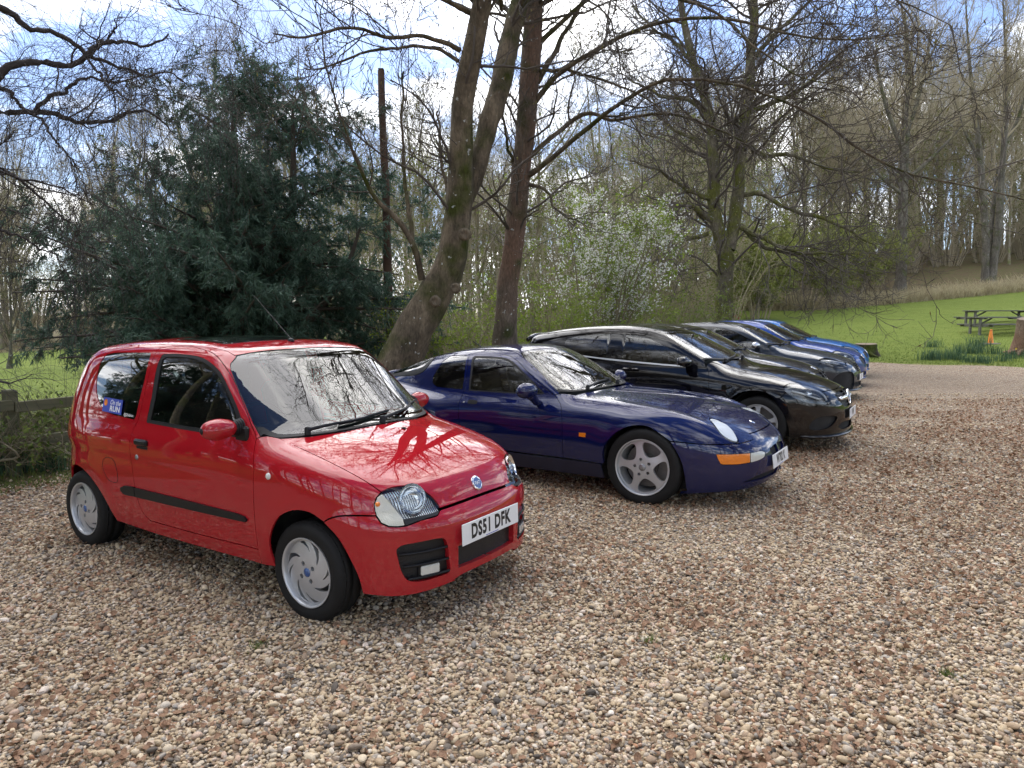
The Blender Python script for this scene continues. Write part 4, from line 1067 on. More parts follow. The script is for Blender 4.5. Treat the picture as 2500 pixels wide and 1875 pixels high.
    p = b.patch(hg, (.3, .25, -.9), off=.002, gap=.002, flange=.012)
    b.mid('hatch_seal', p, rub)
    def shr(seg, t=.93): return (seg-A([-2.76, 0, 1.0]))*A([t, t, t]) + A([-2.76, 0, 1.0])
    p = b.patch([shr(hg[0]), shr(hg[1]), shr(hg[2])*A([1, 0, 1]), shr(hg[3])], (.3, .25, -.9), off=.004, gap=0, flange=0)
    b.mid('hatch_glass', p, M['glass_dark'])
    # tail deck, spoiler, rear bumper
    p = b.patch([p3([(-3.05,-.545,.900),(-3.1,-.60,.885),S.rear([-.66], [.80])[0]]), rr([(-.66,.80),(-.69,.70),(-.70,.575)]), rr([(-.70,.575),(-.3,.57),(0,.57)]), rr([(0,.57),(0,.75),(0,.84)]), p3([S.rear([0.], [.84])[0], S.top([-3.25], [0.])[0], S.top([-3.11], [0.])[0]]), tp([(-3.11,0),(-3.10,-.3),(-3.07,-.54)])], (.75, .2, -.6))
    tail = b.mid('tail_panel', p, nv)
    ys = np.linspace(-.62, .62, 15); c = S.top(-3.22+.25*ys**2, ys); MB().tube(c + A([0, 0, .035]), .022, 8).build('rear_spoiler', nv, tail, True)
    p = b.patch([sd([(-2.765,.345),(-2.79,.48),(-2.86,.554)]), p3([S.side([-2.86], [.554])[0], S.side([-3.1], [.564])[0], S.rear([-.70], [.569])[0]]), rr([(-.70,.569),(-.3,.564),(0,.564)]), rr([(0,.564),(0,.22)]), rr([(0,.22),(-.4,.22),(-.68,.24)]), sd([(-3.05,.235),(-2.80,.21),(-2.765,.345)])[:-1]], (.6, .75, 0))
    b.mid('rear_bumper', p, nv)
    # details
    number_plate(root, (.899, 0, .362), (1, 0, .12), 'W782 K')
    c = S.top([.655], [0.])[0]; n = S.normal(c[None])[0]
    MB().lathe([(0, .004), (.022, .004), (.026, .001)], 'z', 20).build('badge', M['chrome'], bonnet, True).matrix_basis = frame(c+n*.001, n, (1, 0, 0))
    wiper(S, root, (-.70, -.385, .90), (-.735, -.10, .93), (-.765, .215, .94))
    wiper(S, root, (-.69, .215, .90), (-.775, .43, .92), (-.86, .635, .93))
    for s_ in (-1, 1):
        i = 0 if s_ < 0 else 1; dr, wg, sq = doors[i], wings[i], sides[i]; mir = (lambda q: q) if s_ < 0 else b.mir
        rp = b.patch([sd([(-.566,.552),(-.502,.554)]), sd([(-.502,.554),(-.504,.519)]), sd([(-.504,.519),(-.566,.520)]), sd([(-.566,.520),(-.566,.552)])], (0, 1, 0), off=.008, gap=0, flange=.01, res=.02); b.emit('side_repeater', [mir(rp)], M['amber'], wg)
        # body-side crease strip
        q = b.patch([sd([(-1.84,.566),(-1.3,.560),(-.752,.552)]), sd([(-.752,.552),(-.752,.546)]), sd([(-.752,.546),(-1.3,.553),(-1.84,.558)]), sd([(-1.84,.558),(-1.84,.566)])], (0, 1, 0), off=.004, gap=0, flange=.006, res=.03); b.emit('side_strip', [mir(q)], nv, dr)
        q = b.patch(b.sdc([(-1.85,.738),(-1.70,.742),(-1.645,.733),(-1.650,.712),(-1.70,.700),(-1.76,.702),(-1.85,.715)], .015), (0, 1, -.3), off=.003, gap=0, flange=.006, res=.02); hd = b.emit('handle', [mir(q)], nv, dr)
        q = b.patch(b.sdc([(-1.79,.745),(-1.68,.742),(-1.68,.722),(-1.79,.722)], .015), (0, 1, -.3), off=.0045, gap=0, flange=.004, res=.02); b.emit('handle_recess', [mir(q)], M['dark_void'], hd)
        y = S.side([-1.835], [.725])[0]; MB().lathe([(0, .004), (.010, .004), (.012, 0)], 'z', 12).build('door_lock', M['alloy'], hd).matrix_basis = frame((y[0], y[1]*-s_*1.0 - 0*s_, y[2]) if s_ < 0 else (y[0], -y[1], y[2]), (0, s_, .3))
        if s_ < 0:
            q = b.patch(b.sdc([(-2.50+.062*math.cos(t)+0, .885+.058*math.sin(t)) for t in np.linspace(0, 2*np.pi, 12, False)], .012), (0, .8, -.6), off=.003, gap=0, flange=.004, res=.02); b.emit('fuel_flap', [q], nv, sq)
        # teardrop mirror
        mm = MB().lathe([(0, -.115), (.035, -.108), (.062, -.085), (.078, -.045), (.080, 0), (.072, .045), (.05, .085), (.025, .11), (0, .118)], 'y', 24)
        V = mm.V[0]; V[:, 2] *= .86; V[:, 0] *= .95; V[V[:, 0] < -.03, 0] = -.03 + (V[V[:, 0] < -.03, 0]+.03)*.2
        mo = mm.build('door_mirror', nv, root, True); mo.location = (-1.02, .945*s_, .895); mo.rotation_euler = (0, 0, math.radians(12)*s_)
        st = catmull(A([(0, -.03*s_, -.04), (-.005, -.085*s_, -.075), (-.02, -.135*s_, -.115), (-.03, -.185*s_, -.125)]), .02); MB().tube(st, np.linspace(.040, .030, len(st)), 10).build('mirror_arm', nv, mo, True)
        MB().lathe([(0, -.033), (.05, -.033), (.055, -.03)], 'x', 20).build('mirror_glass', M['chrome'], mo).scale = (1, 1.5, 1.05)
    an = S.top([-2.09], [-.157])[0]; MB().tube([an, an+A([-.10, 0, .055])], [.008, .004], 6).build('roof_aerial', blk, root)
    MB().box((-1.3, 0, .20), (3.6, 1.35, .10)).build('underbody', M['dark_void'], root)
    for x in (0.0, -2.4):
        for s_ in (-1, 1):
            y0 = -.70 if s_ < 0 else .42
            hs = MB().lathe([(.385, 0), (.385, .28)], 'y', 20, (x, y0, .31), (math.pi*.98, math.pi*2.02)); hs.lathe([(.385, .28 if s_ < 0 else 0), (.0, .28 if s_ < 0 else 0)], 'y', 20, (x, y0, .31), (math.pi*.98, math.pi*2.02)); hs.build('wheel_housing', M['dark_void'], root)
        add_wheel(root, NAVY_WHEEL, x, -.712, .03 if x == 0 else 0, math.radians(-12)); add_wheel(root, NAVY_WHEEL, x, .712)
    cabin_fit(root, -1.0, -1.62, -2.55, .18, .84, .66)
    return root
M['navy_dull_shade'] = simple('navy_sill', (.010, .011, .030), .5, noise=.4, nscale=12)  # matte body navy for the sill, its shade put into the colour
# ------------------------------------------------------------------ modern hatchbacks further down the row
def blade_face(n, w0, w1, pcd):
    def face(rr, h):
        holes = []
        for k in range(n):
            t = 360/n*k+90+180/n; hw = 180/n
            pts = [(.075, -hw*w0), (rr*.55, -hw*w1), (rr-.034, -hw*w1*1.05), (rr-.026, -hw*w1*.9), (rr-.026, hw*w1*.9), (rr-.034, hw*w1*1.05), (rr*.55, hw*w1), (.075, hw*w0)]
            holes.append(catmull(polar([(r, a+t) for r, a in pts]), .012, True))
        fr = lambda r: -h+.014+.020*np.clip((np.asarray(r)-.06)/(rr-.06), 0, 1)
        return holes, fr, .02, [(pcd, .012, math.radians(90+72*k)) for k in range(5)]
    return face
HATCH_WHEEL = Style(R=.317, rim=.228, w=.225, face=blade_face(5, .35, .72, .056), cap=.03)
def build_hatch(S, pose, name, label, pm, o):
    root = tag(empty(name, (pose[0], pose[1], 0), pose[2]), label, 'car', 'cars parked side by side on the gravel')
    b = Body(S, root); sd, fr, tp, rr = b.sd, b.fr, b.tp, b.rr
    A = np.array
    def p3(pts, step=.03): return catmull(A(pts, float), step)
    rub, blk = M['rubber'], M['black_plastic']; rs = o.get('res', .045)
    OB = (0, .8, -.6)
    dlo_b = sd([(-2.76,1.078),(-2.4,1.040),(-2.105,1.014),(-1.805,.990),(-1.036,.948),(-.86,.942)])
    dlo_t = sd([(-.84,.955),(-.89,1.062),(-1.063,1.140),(-1.326,1.259),(-1.66,1.335),(-1.88,1.346),(-2.253,1.327),(-2.54,1.262),(-2.70,1.190),(-2.77,1.115)][::1])
    dlo = [dlo_b, dlo_t]
    belt_f = sd([(-1.805,.985),(-1.4,.962),(-1.036,.943),(-.82,.935),(-.625,.930)])
    belt_r = sd([(-2.55,1.040),(-2.3,1.022),(-2.105,1.007),(-1.805,.985)])
    door_f = sd([(-.625,.930),(-.589,.885),(-.563,.688),(-.560,.33)])
    mid_l = sd([(-1.800,.32),(-1.800,.6),(-1.805,.985)])
    p = b.patch([belt_f, door_f, sd([(-.560,.33),(-1.2,.318),(-1.80,.32)]), mid_l], OB, res=rs); fd = b.both('front_door', p, pm)
    rd_rear = sd([(-2.28,.33),(-2.34,.45),(-2.37,.60),(-2.42,.73),(-2.50,.86),(-2.55,1.040)])
    p = b.patch([belt_r, mid_l[::-1], sd([(-1.80,.32),(-2.28,.33)]), rd_rear], OB, res=rs); rd = b.both('rear_door', p, pm)
    a = np.radians(np.linspace(2, 140, 15)); arch_r = sd([(-2.70-.37*math.cos(t), .33+.37*math.sin(t)) for t in a[::-1]], smooth=False)
    p = b.patch([sd([(-.44,.318),(-1.2,.306),(-1.80,.308),(-2.27,.318)]), sd([(-2.27,.318),(-2.30,.20)]), sd([(-2.30,.20),(-1.2,.19),(-.40,.20)]), sd([(-.40,.20),(-.44,.318)])], (0, 1, .15), res=rs); b.both('sill', p, pm if not o.get('dark_sill') else blk)
    rear_e = rr([(-.72,.64),(-.71,.80),(-.68,.95),(-.60,1.13),(-.52,1.25)])
    rail = tp([(-3.20,-.50),(-2.9,-.535),(-2.4,-.555),(-1.9,-.555),(-1.5,-.545),(-1.235,-.522)])
    a_p = sd([(-1.225,1.334),(-1.19,1.308),(-.998,1.200),(-.78,1.075),(-.66,1.000)])
    arch_q = sd([(-2.70-.37*math.cos(t), .33+.37*math.sin(t)) for t in np.radians(np.linspace(38, 178, 15))][::-1], smooth=False)
    p = b.patch([belt_f[::-1][:-1], belt_r[::-1], rd_rear[::-1][:-4], sd([(-2.39,.62),(-2.42,.57)]), arch_q[::-1], sd([(-3.07,.36),(-3.10,.52),(-3.16,.60)]), p3([S.side([-3.16], [.60])[0], S.rear([-.72], [.64])[0]]), rear_e, rail, a_p, p3([S.side([-.66], [1.0])[0], S.side([-.625], [.93])[0]])], OB, [dlo], hgap=0, res=rs)
    sides = b.both('side_panel', p, pm)
    # glass: one pane per door and a small rear light
    x1, x2 = -1.805, -2.60
    def band(xa, xb):
        bb = [q for q in dlo_b if xa > q[0] > xb]; tt = [q for q in dlo_t if xa > q[0] > xb]; return [A(bb), A(tt)]
    for (xa, xb, nm, par, tint) in ((-.84, -1.725, 'window_glass', fd, 'glass'), (-1.925, -2.585, 'window_glass', rd, o.get('rear_glass', 'glass')), (-2.605, -2.80, 'quarter_window', sides, o.get('rear_glass', 'glass'))):
        bs = [(x, z) for x, z in ((-2.76,1.078),(-2.4,1.040),(-2.105,1.014),(-1.805,.990),(-1.036,.948),(-.86,.942))]
        zb = lambda x: float(np.interp(x, [q[0] for q in bs], [q[1] for q in bs])); ts = [(-2.77,1.115),(-2.70,1.190),(-2.54,1.262),(-2.253,1.327),(-1.88,1.346),(-1.66,1.335),(-1.326,1.259),(-1.063,1.140),(-.89,1.062),(-.84,.955)]
        zt = lambda x: float(np.interp(x, [q[0] for q in ts], [q[1] for q in ts]))
        xs = np.linspace(max(xb, -2.76), xa, 12); lo_ = sd([(x, zb(x)) for x in xs], smooth=False); hi_ = sd([(x, max(zt(x), zb(x)+.004)) for x in xs[::-1]], smooth=False)
        q = b.patch([lo_, hi_], OB, off=-.005, gap=.006, flange=0, res=rs)
        for s_, pr in zip((-1, 1), par): b.emit(nm, [q if s_ < 0 else b.mir(q)], M[tint], pr)
    q = b.patch(dlo, OB, off=-.012, gap=-.01, flange=0, res=rs)          # black pillars and seals show round the panes
    ring = b.patch(dlo, OB, [[sd([(-2.58,1.070),(-2.4,1.052),(-1.935,1.013)]), sd([(-1.935,1.325),(-2.253,1.314),(-2.54,1.249),(-2.58,1.225)])], [sd([(-1.715,.997),(-1.036,.960),(-.88,.955)]), sd([(-.90,1.045),(-1.063,1.126),(-1.326,1.246),(-1.66,1.321),(-1.715,1.325)])]], off=-.003, gap=0, hgap=0, flange=.006, res=rs)
    for s_, so in zip((-1, 1), sides): b.emit('window_surround', [ring if s_ < 0 else b.mir(ring)], M['gloss_black'], so)
    if o.get('chrome'):
        q = b.patch([sd([(-2.60,1.068),(-2.105,1.020),(-1.805,.999),(-1.036,.955),(-.90,.951)]), sd([(-.90,.935),(-1.036,.937),(-1.805,.979),(-2.105,1.003),(-2.60,1.050)])], (0, 1, -.2), off=.005, gap=0, flange=.006, res=.03)
        for s_, so in zip((-1, 1), sides): b.emit('chrome_strip', [q if s_ < 0 else b.mir(q)], M['bright_strip'], so)
    # wing, bonnet
    arch_f = sd([(-.44,.32),(-.375,.38),(-.36,.46),(-.315,.555),(-.244,.635),(-.136,.686),(-.002,.70),(.087,.680),(.155,.635),(.19,.600)])
    seam = p3([(.19,-.866,.600),(.26,-.850,.645),(.29,-.833,.69),(.262,-.812,.748)])
    bon = p3([(.262,-.812,.748),(.014,-.780,.823),(-.273,-.745,.876),(-.384,-.705,.912),(-.50,-.66,.950),(-.585,-.690,.975)])
    p = b.patch([door_f, sd([(-.560,.33),(-.44,.32)]), arch_f, seam, bon, p3([(-.585,-.690,.975),(-.62,-.74,.955),(-.625,-.80,.930)])[:-1]], (-.2, .75, -.55), res=rs); wings = b.both('front_wing', p, pm)
    lt = p3([(.262,-.812,.748),(.29,-.745,.775),(.347,-.655,.784),(.424,-.596,.774),(.525,-.567,.744),(.636,-.552,.699)])
    bf = p3([(.636,-.552,.699),*[S.front([y], [.70])[0] for y in (-.45,-.3,-.15,0)]])
    p = b.patch([bon[::-1], lt, bf, p3([S.front([0.], [.70])[0], S.top([.72], [0.])[0], S.top([.6], [0.])[0], S.top([.2], [0.])[0], S.top([-.42], [0.])[0]]), tp([(-.42,0),(-.44,-.25),(-.50,-.5),(-.585,-.69)])], (-.3, .05, -.95), res=rs); bonnet = b.mid('bonnet', p, pm)
    # lamp
    lamp = p3([(.262,-.812,.744),(.29,-.745,.771),(.347,-.655,.780),(.424,-.596,.770),(.525,-.567,.740),(.636,-.570,.690),(.690,-.600,.642),(.728,-.605,.572),(.624,-.724,.571),(.508,-.794,.594),(.41,-.822,.627),(.323,-.835,.686),(.275,-.822,.73)])
    LD = (-.6, .65, -.4)
    if o.get('lamp') == 'slim':
        lamp_s = p3([(.262,-.812,.744),(.40,-.70,.742),(.53,-.62,.722),(.655,-.50,.672),(.668,-.51,.645),(.60,-.64,.640),(.49,-.74,.655),(.36,-.81,.69),(.275,-.822,.73)])
    else: lamp_s = lamp
    q1 = b.patch(lamp_s, LD, off=.001, gap=.003, flange=.0, res=.03); q0 = b.patch(lamp_s, LD, off=-.03, gap=-.004, flange=0, res=.03)
    pts = A(o.get('drl', [(.34,-.80,.70),(.44,-.75,.655),(.53,-.72,.625),(.62,-.68,.605)])); pts2 = A(o.get('drl2', [(.30,-.775,.755),(.40,-.665,.765),(.53,-.605,.735),(.64,-.605,.675),(.69,-.62,.60)]))
    for s_ in (-1, 1):
        mir = (lambda q: q) if s_ < 0 else b.mir; my = A([1, -s_, 1])
        hl = b.emit('headlight', [mir(q0)], M['lamp_dark']); b.emit('lens', [mir(q1)], M['lamp_glass'], hl)
        for pp in (pts, pts2):
            c = S.hit(catmull(pp, .03) + A([.4, -.3, .3]), nz(A([-.4, .3, -.3]))); n = S.normal(c); MB().tube((c-n*.012)*my, .012, 6).build('light_strip', M['strip_white'], hl, True)
        bw = S.hit([[.9, -.95, .9]], nz(A([.50, -.73, .67])-A([.9, -.95, .9])))[0]; n = S.normal(bw[None])[0]
        MB().lathe([(.045, .012), (.04, 0), (.02, -.012), (0, -.016)], 'z', 20).build('bowl', M['reflector'], hl, True).matrix_basis = frame((bw-n*.014)*my, n*my)
    # bumper
    arch_b = sd([(.19,.596),(.25,.50),(.30,.40),(.335,.29),(.345,.19)])
    low = p3([S.side([.36], [.185])[0], *[S.front([y], [.175])[0] for y in (-.78,-.68,-.5,-.25,0)]])
    lamp_low = p3([(.636,-.556,.690),(.692,-.600,.640),(.730,-.607,.568),(.624,-.728,.567),(.508,-.798,.590),(.41,-.826,.622),(.323,-.839,.68),(.29,-.835,.688)]) if o.get('lamp') != 'slim' else p3([(.655,-.50,.668),(.668,-.515,.640),(.60,-.645,.635),(.49,-.745,.650),(.36,-.815,.684),(.29,-.835,.688)])
    seam_b = p3([(.29,-.835,.686),(.26,-.852,.641),(.19,-.868,.596)])
    topb = p3([*[S.front([y], [.696])[0] for y in (0,-.15,-.3,-.45)], tuple(lamp_low[0])])
    gw = o.get('grille', (.44, .505, .672)); hw, z0, z1 = gw
    gr = [fr([(-.012,z1),(-hw*.6,z1),(-hw,z1-.018)]), fr([(-hw,z1-.02),(-hw*.92,(z0+z1)/2-.02),(-hw*.72,z0)]), fr([(-hw*.70,z0),(-.3*hw,z0),(-.012,z0)]), fr([(-.012,z0),(-.012,z1)])]
    itk = b.frc(o.get('intake', [(-.775,.285),(-.752,.40),(-.653,.430),(-.500,.405),(-.560,.335),(-.66,.285)]), .02)
    cint = [fr([(-.012,.335),(-.42,.335),(-.47,.30)]), fr([(-.47,.295),(-.40,.262),(-.012,.262)]), fr([(-.012,.262),(-.012,.335)])]
    holes = [gr, itk, cint]
    p = b.patch([topb, lamp_low, seam_b, arch_b, low, fr([(0,.177),(0,.4),(0,.6),(0,.694)])], (-.7, .6, -.3), holes, hgap=0, flange=.025, res=.035)
    bump = b.mid('front_bumper', p, pm)
    for o_, nm, mt in ((gr, 'grille', M['mesh']), (itk, 'side_intake', M['mesh']), (cint, 'lower_intake', M['dark_void'])):
        q = b.patch(o_, (-.85, .45, 0), off=-.025, gap=-.006, flange=0, res=.04)
        if nm == 'side_intake':
            for mm_ in (q, b.mir(q)): b.emit(nm, [mm_], mt, bump)
        else: g_ = b.emit(nm, [q, b.mir(q)], mt, bump)
        if nm == 'grille': gp = g_
    for k in range(o.get('bars', 3)):
        z = z0+(z1-z0)*(k+.6)/(o.get('bars', 3)+.4); ys = np.linspace(-hw*.86, hw*.86, 17); c = S.front(ys, ys*0+z); c[:, 0] -= .012
        MB().tube(c, .006, 5).build('grille_bar', M['black_plastic'], gp, True)
    sp = np.linspace(-.80, .80, 25); c = S.front(sp, sp*0+.20); c[:, 2] = .195; c = c + A([.012, 0, 0]); MB().tube(c, .018, 6).build('front_splitter', o.get('splitter', pm), bump, True)
    if o.get('star'):
        c = S.front([0.], [.60])[0]; m = frame(c+A([.016, 0, 0]), (1, 0, .18)); st = MB(); th = np.linspace(0, 2*np.pi, 33)
        st.tube(np.stack([.085*np.cos(th), .085*np.sin(th), 0*th], 1), .008, 8, False)
        for k in range(3):
            t = math.radians(90+120*k); st.tube([(0, 0, .004), (.08*math.cos(t), .08*math.sin(t), .0)], [.014, .004], 6)
        bd = st.build('badge', M['chrome'], gp, True, 40); bd.matrix_basis = m
        for s_ in (-1, 1):
            q = S.front(np.linspace(.10, .40, 7), np.full(7, .605)); q = q*A([1, s_, 1]) + A([.008, 0, 0]); MB().tube(q, np.linspace(.030, .020, 7), 8).build('grille_wing', M['chrome'], gp, True)
    elif o.get('badge'):
        c = S.front([0.], [o.get('badge_z', .735)])[0]; n = S.normal(c[None])[0]; bd = MB().lathe([(0, .006), (.045, .006), (.055, .003), (.056, -.003)], 'z', 24).build('badge', M['chrome'], bonnet, True, 40); bd.matrix_basis = frame(c+n*.002, n)
    c = S.front([0.], [.42])[0]
    if o.get('plate', 1): number_plate(root, (c[0]+.012, 0, .425), (1, 0, .03), o.get('text', ''), foot=False) if o.get('text') else _blank_plate(root, (c[0]+.012, 0, .425))
    # roof and screens
    rf = tp([(-1.235,-.522),(-1.205,-.35),(-1.175,-.15),(-1.17,0)])
    p = b.patch([rail, rf, tp([(-1.17,0),(-2.2,0),(-3.28,0)]), tp([(-3.28,0),(-3.27,-.25),(-3.20,-.50)])], (0, .12, -1), res=rs); roof = b.mid('roof', p, o.get('roof', pm))
    wc = [S.front([0.], [z])[0] for z in (1.0, 1.1, 1.2, 1.3)]
    base = tp([(-.665,-.725),(-.60,-.62),(-.52,-.45),(-.465,-.22),(-.450,0)])
    inn = [tp([(-1.195,0),(-1.20,-.15),(-1.228,-.35),(-1.25,-.49)]), sd([(-1.215,1.312),(-1.175,1.286),(-.985,1.178),(-.77,1.055),(-.69,1.012)]), tp([(-.685,-.705),(-.625,-.605),(-.545,-.44),(-.49,-.22),(-.475,0)])]
    p = b.patch(inn+[p3([S.front([0.], [.975])[0], *wc, inn[0][0]], .04)], (-.7, .05, -.7), off=-.002, gap=-.003, flange=0, res=.05); ws = b.mid('windscreen', p, M['screen'])
    p = b.patch([rf[::-1], a_p, base, inn[2][::-1], inn[1][::-1], inn[0][::-1]], (-.7, .05, -.7), off=-.001, gap=.001, flange=.006, res=.05); b.emit('screen_seal', [p, b.mir(p)], rub, ws)
    wiper(S, root, (-.50, -.50, .97), (-.50, -.15, 1.0), (-.55, .20, 1.02)); wiper(S, root, (-.46, .12, .97), (-.53, .40, 1.0), (-.64, .64, 1.02))
    # tail
    p = b.patch([rear_e[::-1], rr([(-.72,.64),(-.3,.63),(0,.63)]), rr([(0,.63),(0,1.0),(0,1.22)]), p3([S.rear([0.], [1.22])[0], S.top([-3.31], [0.])[0], S.top([-3.28], [0.])[0]]), tp([(-3.28,0),(-3.27,-.25),(-3.20,-.50)])], (.9, .2, -.35), [[rr([(-.52,.98),(-.2,.96),(-.03,.96)]), rr([(-.03,.96),(-.03,1.20)]), rr([(-.03,1.20),(-.36,1.19),(-.46,1.10)])]], hgap=0, res=.06); tail = b.mid('tailgate', p, pm)
    q = b.patch([rr([(-.52,.98),(-.2,.96),(0,.96)]), rr([(0,.96),(0,1.20)]), rr([(0,1.20),(-.36,1.19),(-.46,1.10)])], (.95, .1, -.3), off=-.004, gap=-.004, flange=0, res=.06); b.emit('rear_window', [q, b.mir(q)], M['glass_dark'], tail)
    ys = np.linspace(-.55, .55, 13); c = S.top(-3.23+.10*ys**2, ys); MB().tube(c + A([-.05, 0, .005]), .030, 8).build('roof_spoiler', o.get('roof', pm), roof, True)
    p = b.patch([sd([(-3.07,.355),(-3.09,.50),(-3.16,.594)]), p3([S.side([-3.16], [.594])[0], S.rear([-.72], [.634])[0]]), rr([(-.72,.634),(-.3,.624),(0,.624)]), rr([(0,.624),(0,.24)]), rr([(0,.24),(-.4,.24),(-.70,.25)]), sd([(-3.2,.24),(-3.08,.24),(-3.07,.355)])[:-1]], (.6, .75, 0), res=.06); b.mid('rear_bumper', p, pm)
    # mirrors, handles
    for s_ in (-1, 1):
        i = 0 if s_ < 0 else 1
        mm = MB().box((0, 0, 0), (.135, .235, .125), bev=.045); V = np.concatenate(mm.V); k = (V[:, 1]*s_+.12)/.24; V[:, 2] *= .78+.22*(1-k); V[:, 0] = np.where(V[:, 0] > 0, V[:, 0]*(1.15-.45*k), V[:, 0]*.7); mm.V = [V]
        mo = mm.build('door_mirror', o.get('mirror', pm), root, True, 60); mo.location = (-.83, 1.005*s_, 1.01)
        MB().box((-.042, 0, 0), (.008, .19, .09), bev=.003).build('mirror_glass', M['chrome'], mo); MB().box((-.01, -.13*s_, -.045), (.09, .14, .035), bev=.012).build('mirror_foot', blk, mo, True, 40)
        for xh, par in ((-1.56, fd), (-2.36, rd)):
            y = S.side([xh], [.885])[0][1]; ho = MB().box((xh, (y-.022)*-s_, .885+.012*(xh < -2)), (.21, .022, .028), bev=.009).build('handle', pm, par[i], True, 40)
            MB().lathe([(0, .002), (.045, .002), (.05, -.002)], 'z', 16).build('handle_recess', M['dark_void'], ho).matrix_basis = frame((xh+.005, (y-.002)*-s_, .885+.012*(xh < -2)), (0, s_, .15)) @ Matrix.Diagonal((1.6, .7, 1, 1))
    if o.get('aerial'):
        an = S.top([-3.05], [0.])[0]; MB().tube([an, an+A([-.05, 0, .05])], [.02, .008], 8).build('roof_aerial', blk, root)
    MB().box((-1.3, 0, .22), (3.8, 1.4, .10)).build('underbody', M['dark_void'], root)
    for x in (0.0, -2.7):
        for s_ in (-1, 1):
            y0 = -.76 if s_ < 0 else .48
            hs = MB().lathe([(.372, 0), (.372, .28)], 'y', 20, (x, y0, .33), (math.pi*1.0, math.pi*2.0)); hs.lathe([(.372, .28 if s_ < 0 else 0), (.0, .28 if s_ < 0 else 0)], 'y', 20, (x, y0, .33), (math.pi*1.0, math.pi*2.0)); hs.build('wheel_housing', M['dark_void'], root)
            add_wheel(root, HATCH_WHEEL, x, .755*s_)
    cabin_fit(root, -.85, -1.45, -2.75, .24, .98, .74)
    MB().box((-1.02, 0, 1.28), (.03, .22, .07), bev=.012).build('interior_mirror', M['gloss_black'], root)
    return root
def _blank_plate(root, c):
    pl = MB().box((0, 0, 0), (.52, .111, .006), bev=.002).build('number_plate', M['plate'], root); pl.matrix_basis = frame(c, (1, 0, .03))
    return pl
M['lamp_dark'] = simple('lamp_dark', (.16, .17, .18), .25, metal=.8)
M['strip_white'] = simple('strip_white', (.78, .80, .82), .2, coat=1)
M['bright_strip'] = simple('bright_strip', (.80, .81, .82), .3, metal=.6)
M['black_paint'] = paint('black_paint', (.0025, .0025, .004), rough=.4)
M['graphite'] = paint('graphite_paint', (.007, .008, .011), metal=.3, rough=.4)
M['grey_paint'] = paint('grey_paint', (.026, .033, .044), metal=.4, rough=.38)
M['blue_paint'] = paint('blue_paint', (.024, .062, .25), metal=.3, rough=.36)
M['azure_paint'] = paint('azure_paint', (.006, .14, .45), metal=.25, rough=.36)
M['mirror_silver'] = simple('mirror_silver', (.55, .57, .60), .25, metal=.7, coat=1)
def build_row():
    build_hatch(BLACK, BLACK_POSE, 'hatchback_car', 'glossy black hatchback with chrome window strip and star emblem beside the navy coupe', M['black_paint'], dict(chrome=1, star=1, rear_glass='glass_dark', text='WN', res=.04, bars=4, aerial=0))
    build_hatch(variant(Rc=[(x, z-.01) for x, z in HATCH['Rc']]), (4.20, 11.44, -.5627), 'hatchback_car', 'black car mostly hidden between the black hatchback with star emblem and the grey one', M['graphite'], dict(rear_glass='glass_dark', res=.06, badge=1, aerial=1, lamp='slim'))
    build_hatch(GREY, (5.83, 13.73, -.5627), 'hatchback_car', 'dark grey hatchback with silver door mirrors and slim headlights', M['grey_paint'], dict(mirror=M['mirror_silver'], lamp='slim', grille=(.36, .53, .665), bars=4, res=.05, intake=[(-.80,.225),(-.79,.44),(-.70,.535),(-.48,.515),(-.44,.33),(-.48,.225)], splitter=M['grey_paint'], text='LR', drl=[(.36,-.79,.70),(.46,-.72,.675),(.56,-.64,.66)], drl2=[(.29,-.79,.742),(.40,-.69,.737),(.53,-.61,.715),(.64,-.51,.67)]))
    build_hatch(BLUE, (7.18, 16.20, -.5627), 'hatchback_car', 'royal blue hatchback parked between the dark grey and bright blue cars', M['blue_paint'], dict(res=.06, badge=1, badge_z=.66, plate=0))
    build_hatch(AZURE, (8.45, 18.60, -.5627), 'hatchback_car', 'bright azure blue hatchback at the far end of the parked row', M['azure_paint'], dict(res=.06, badge=1, badge_z=.66, plate=0))
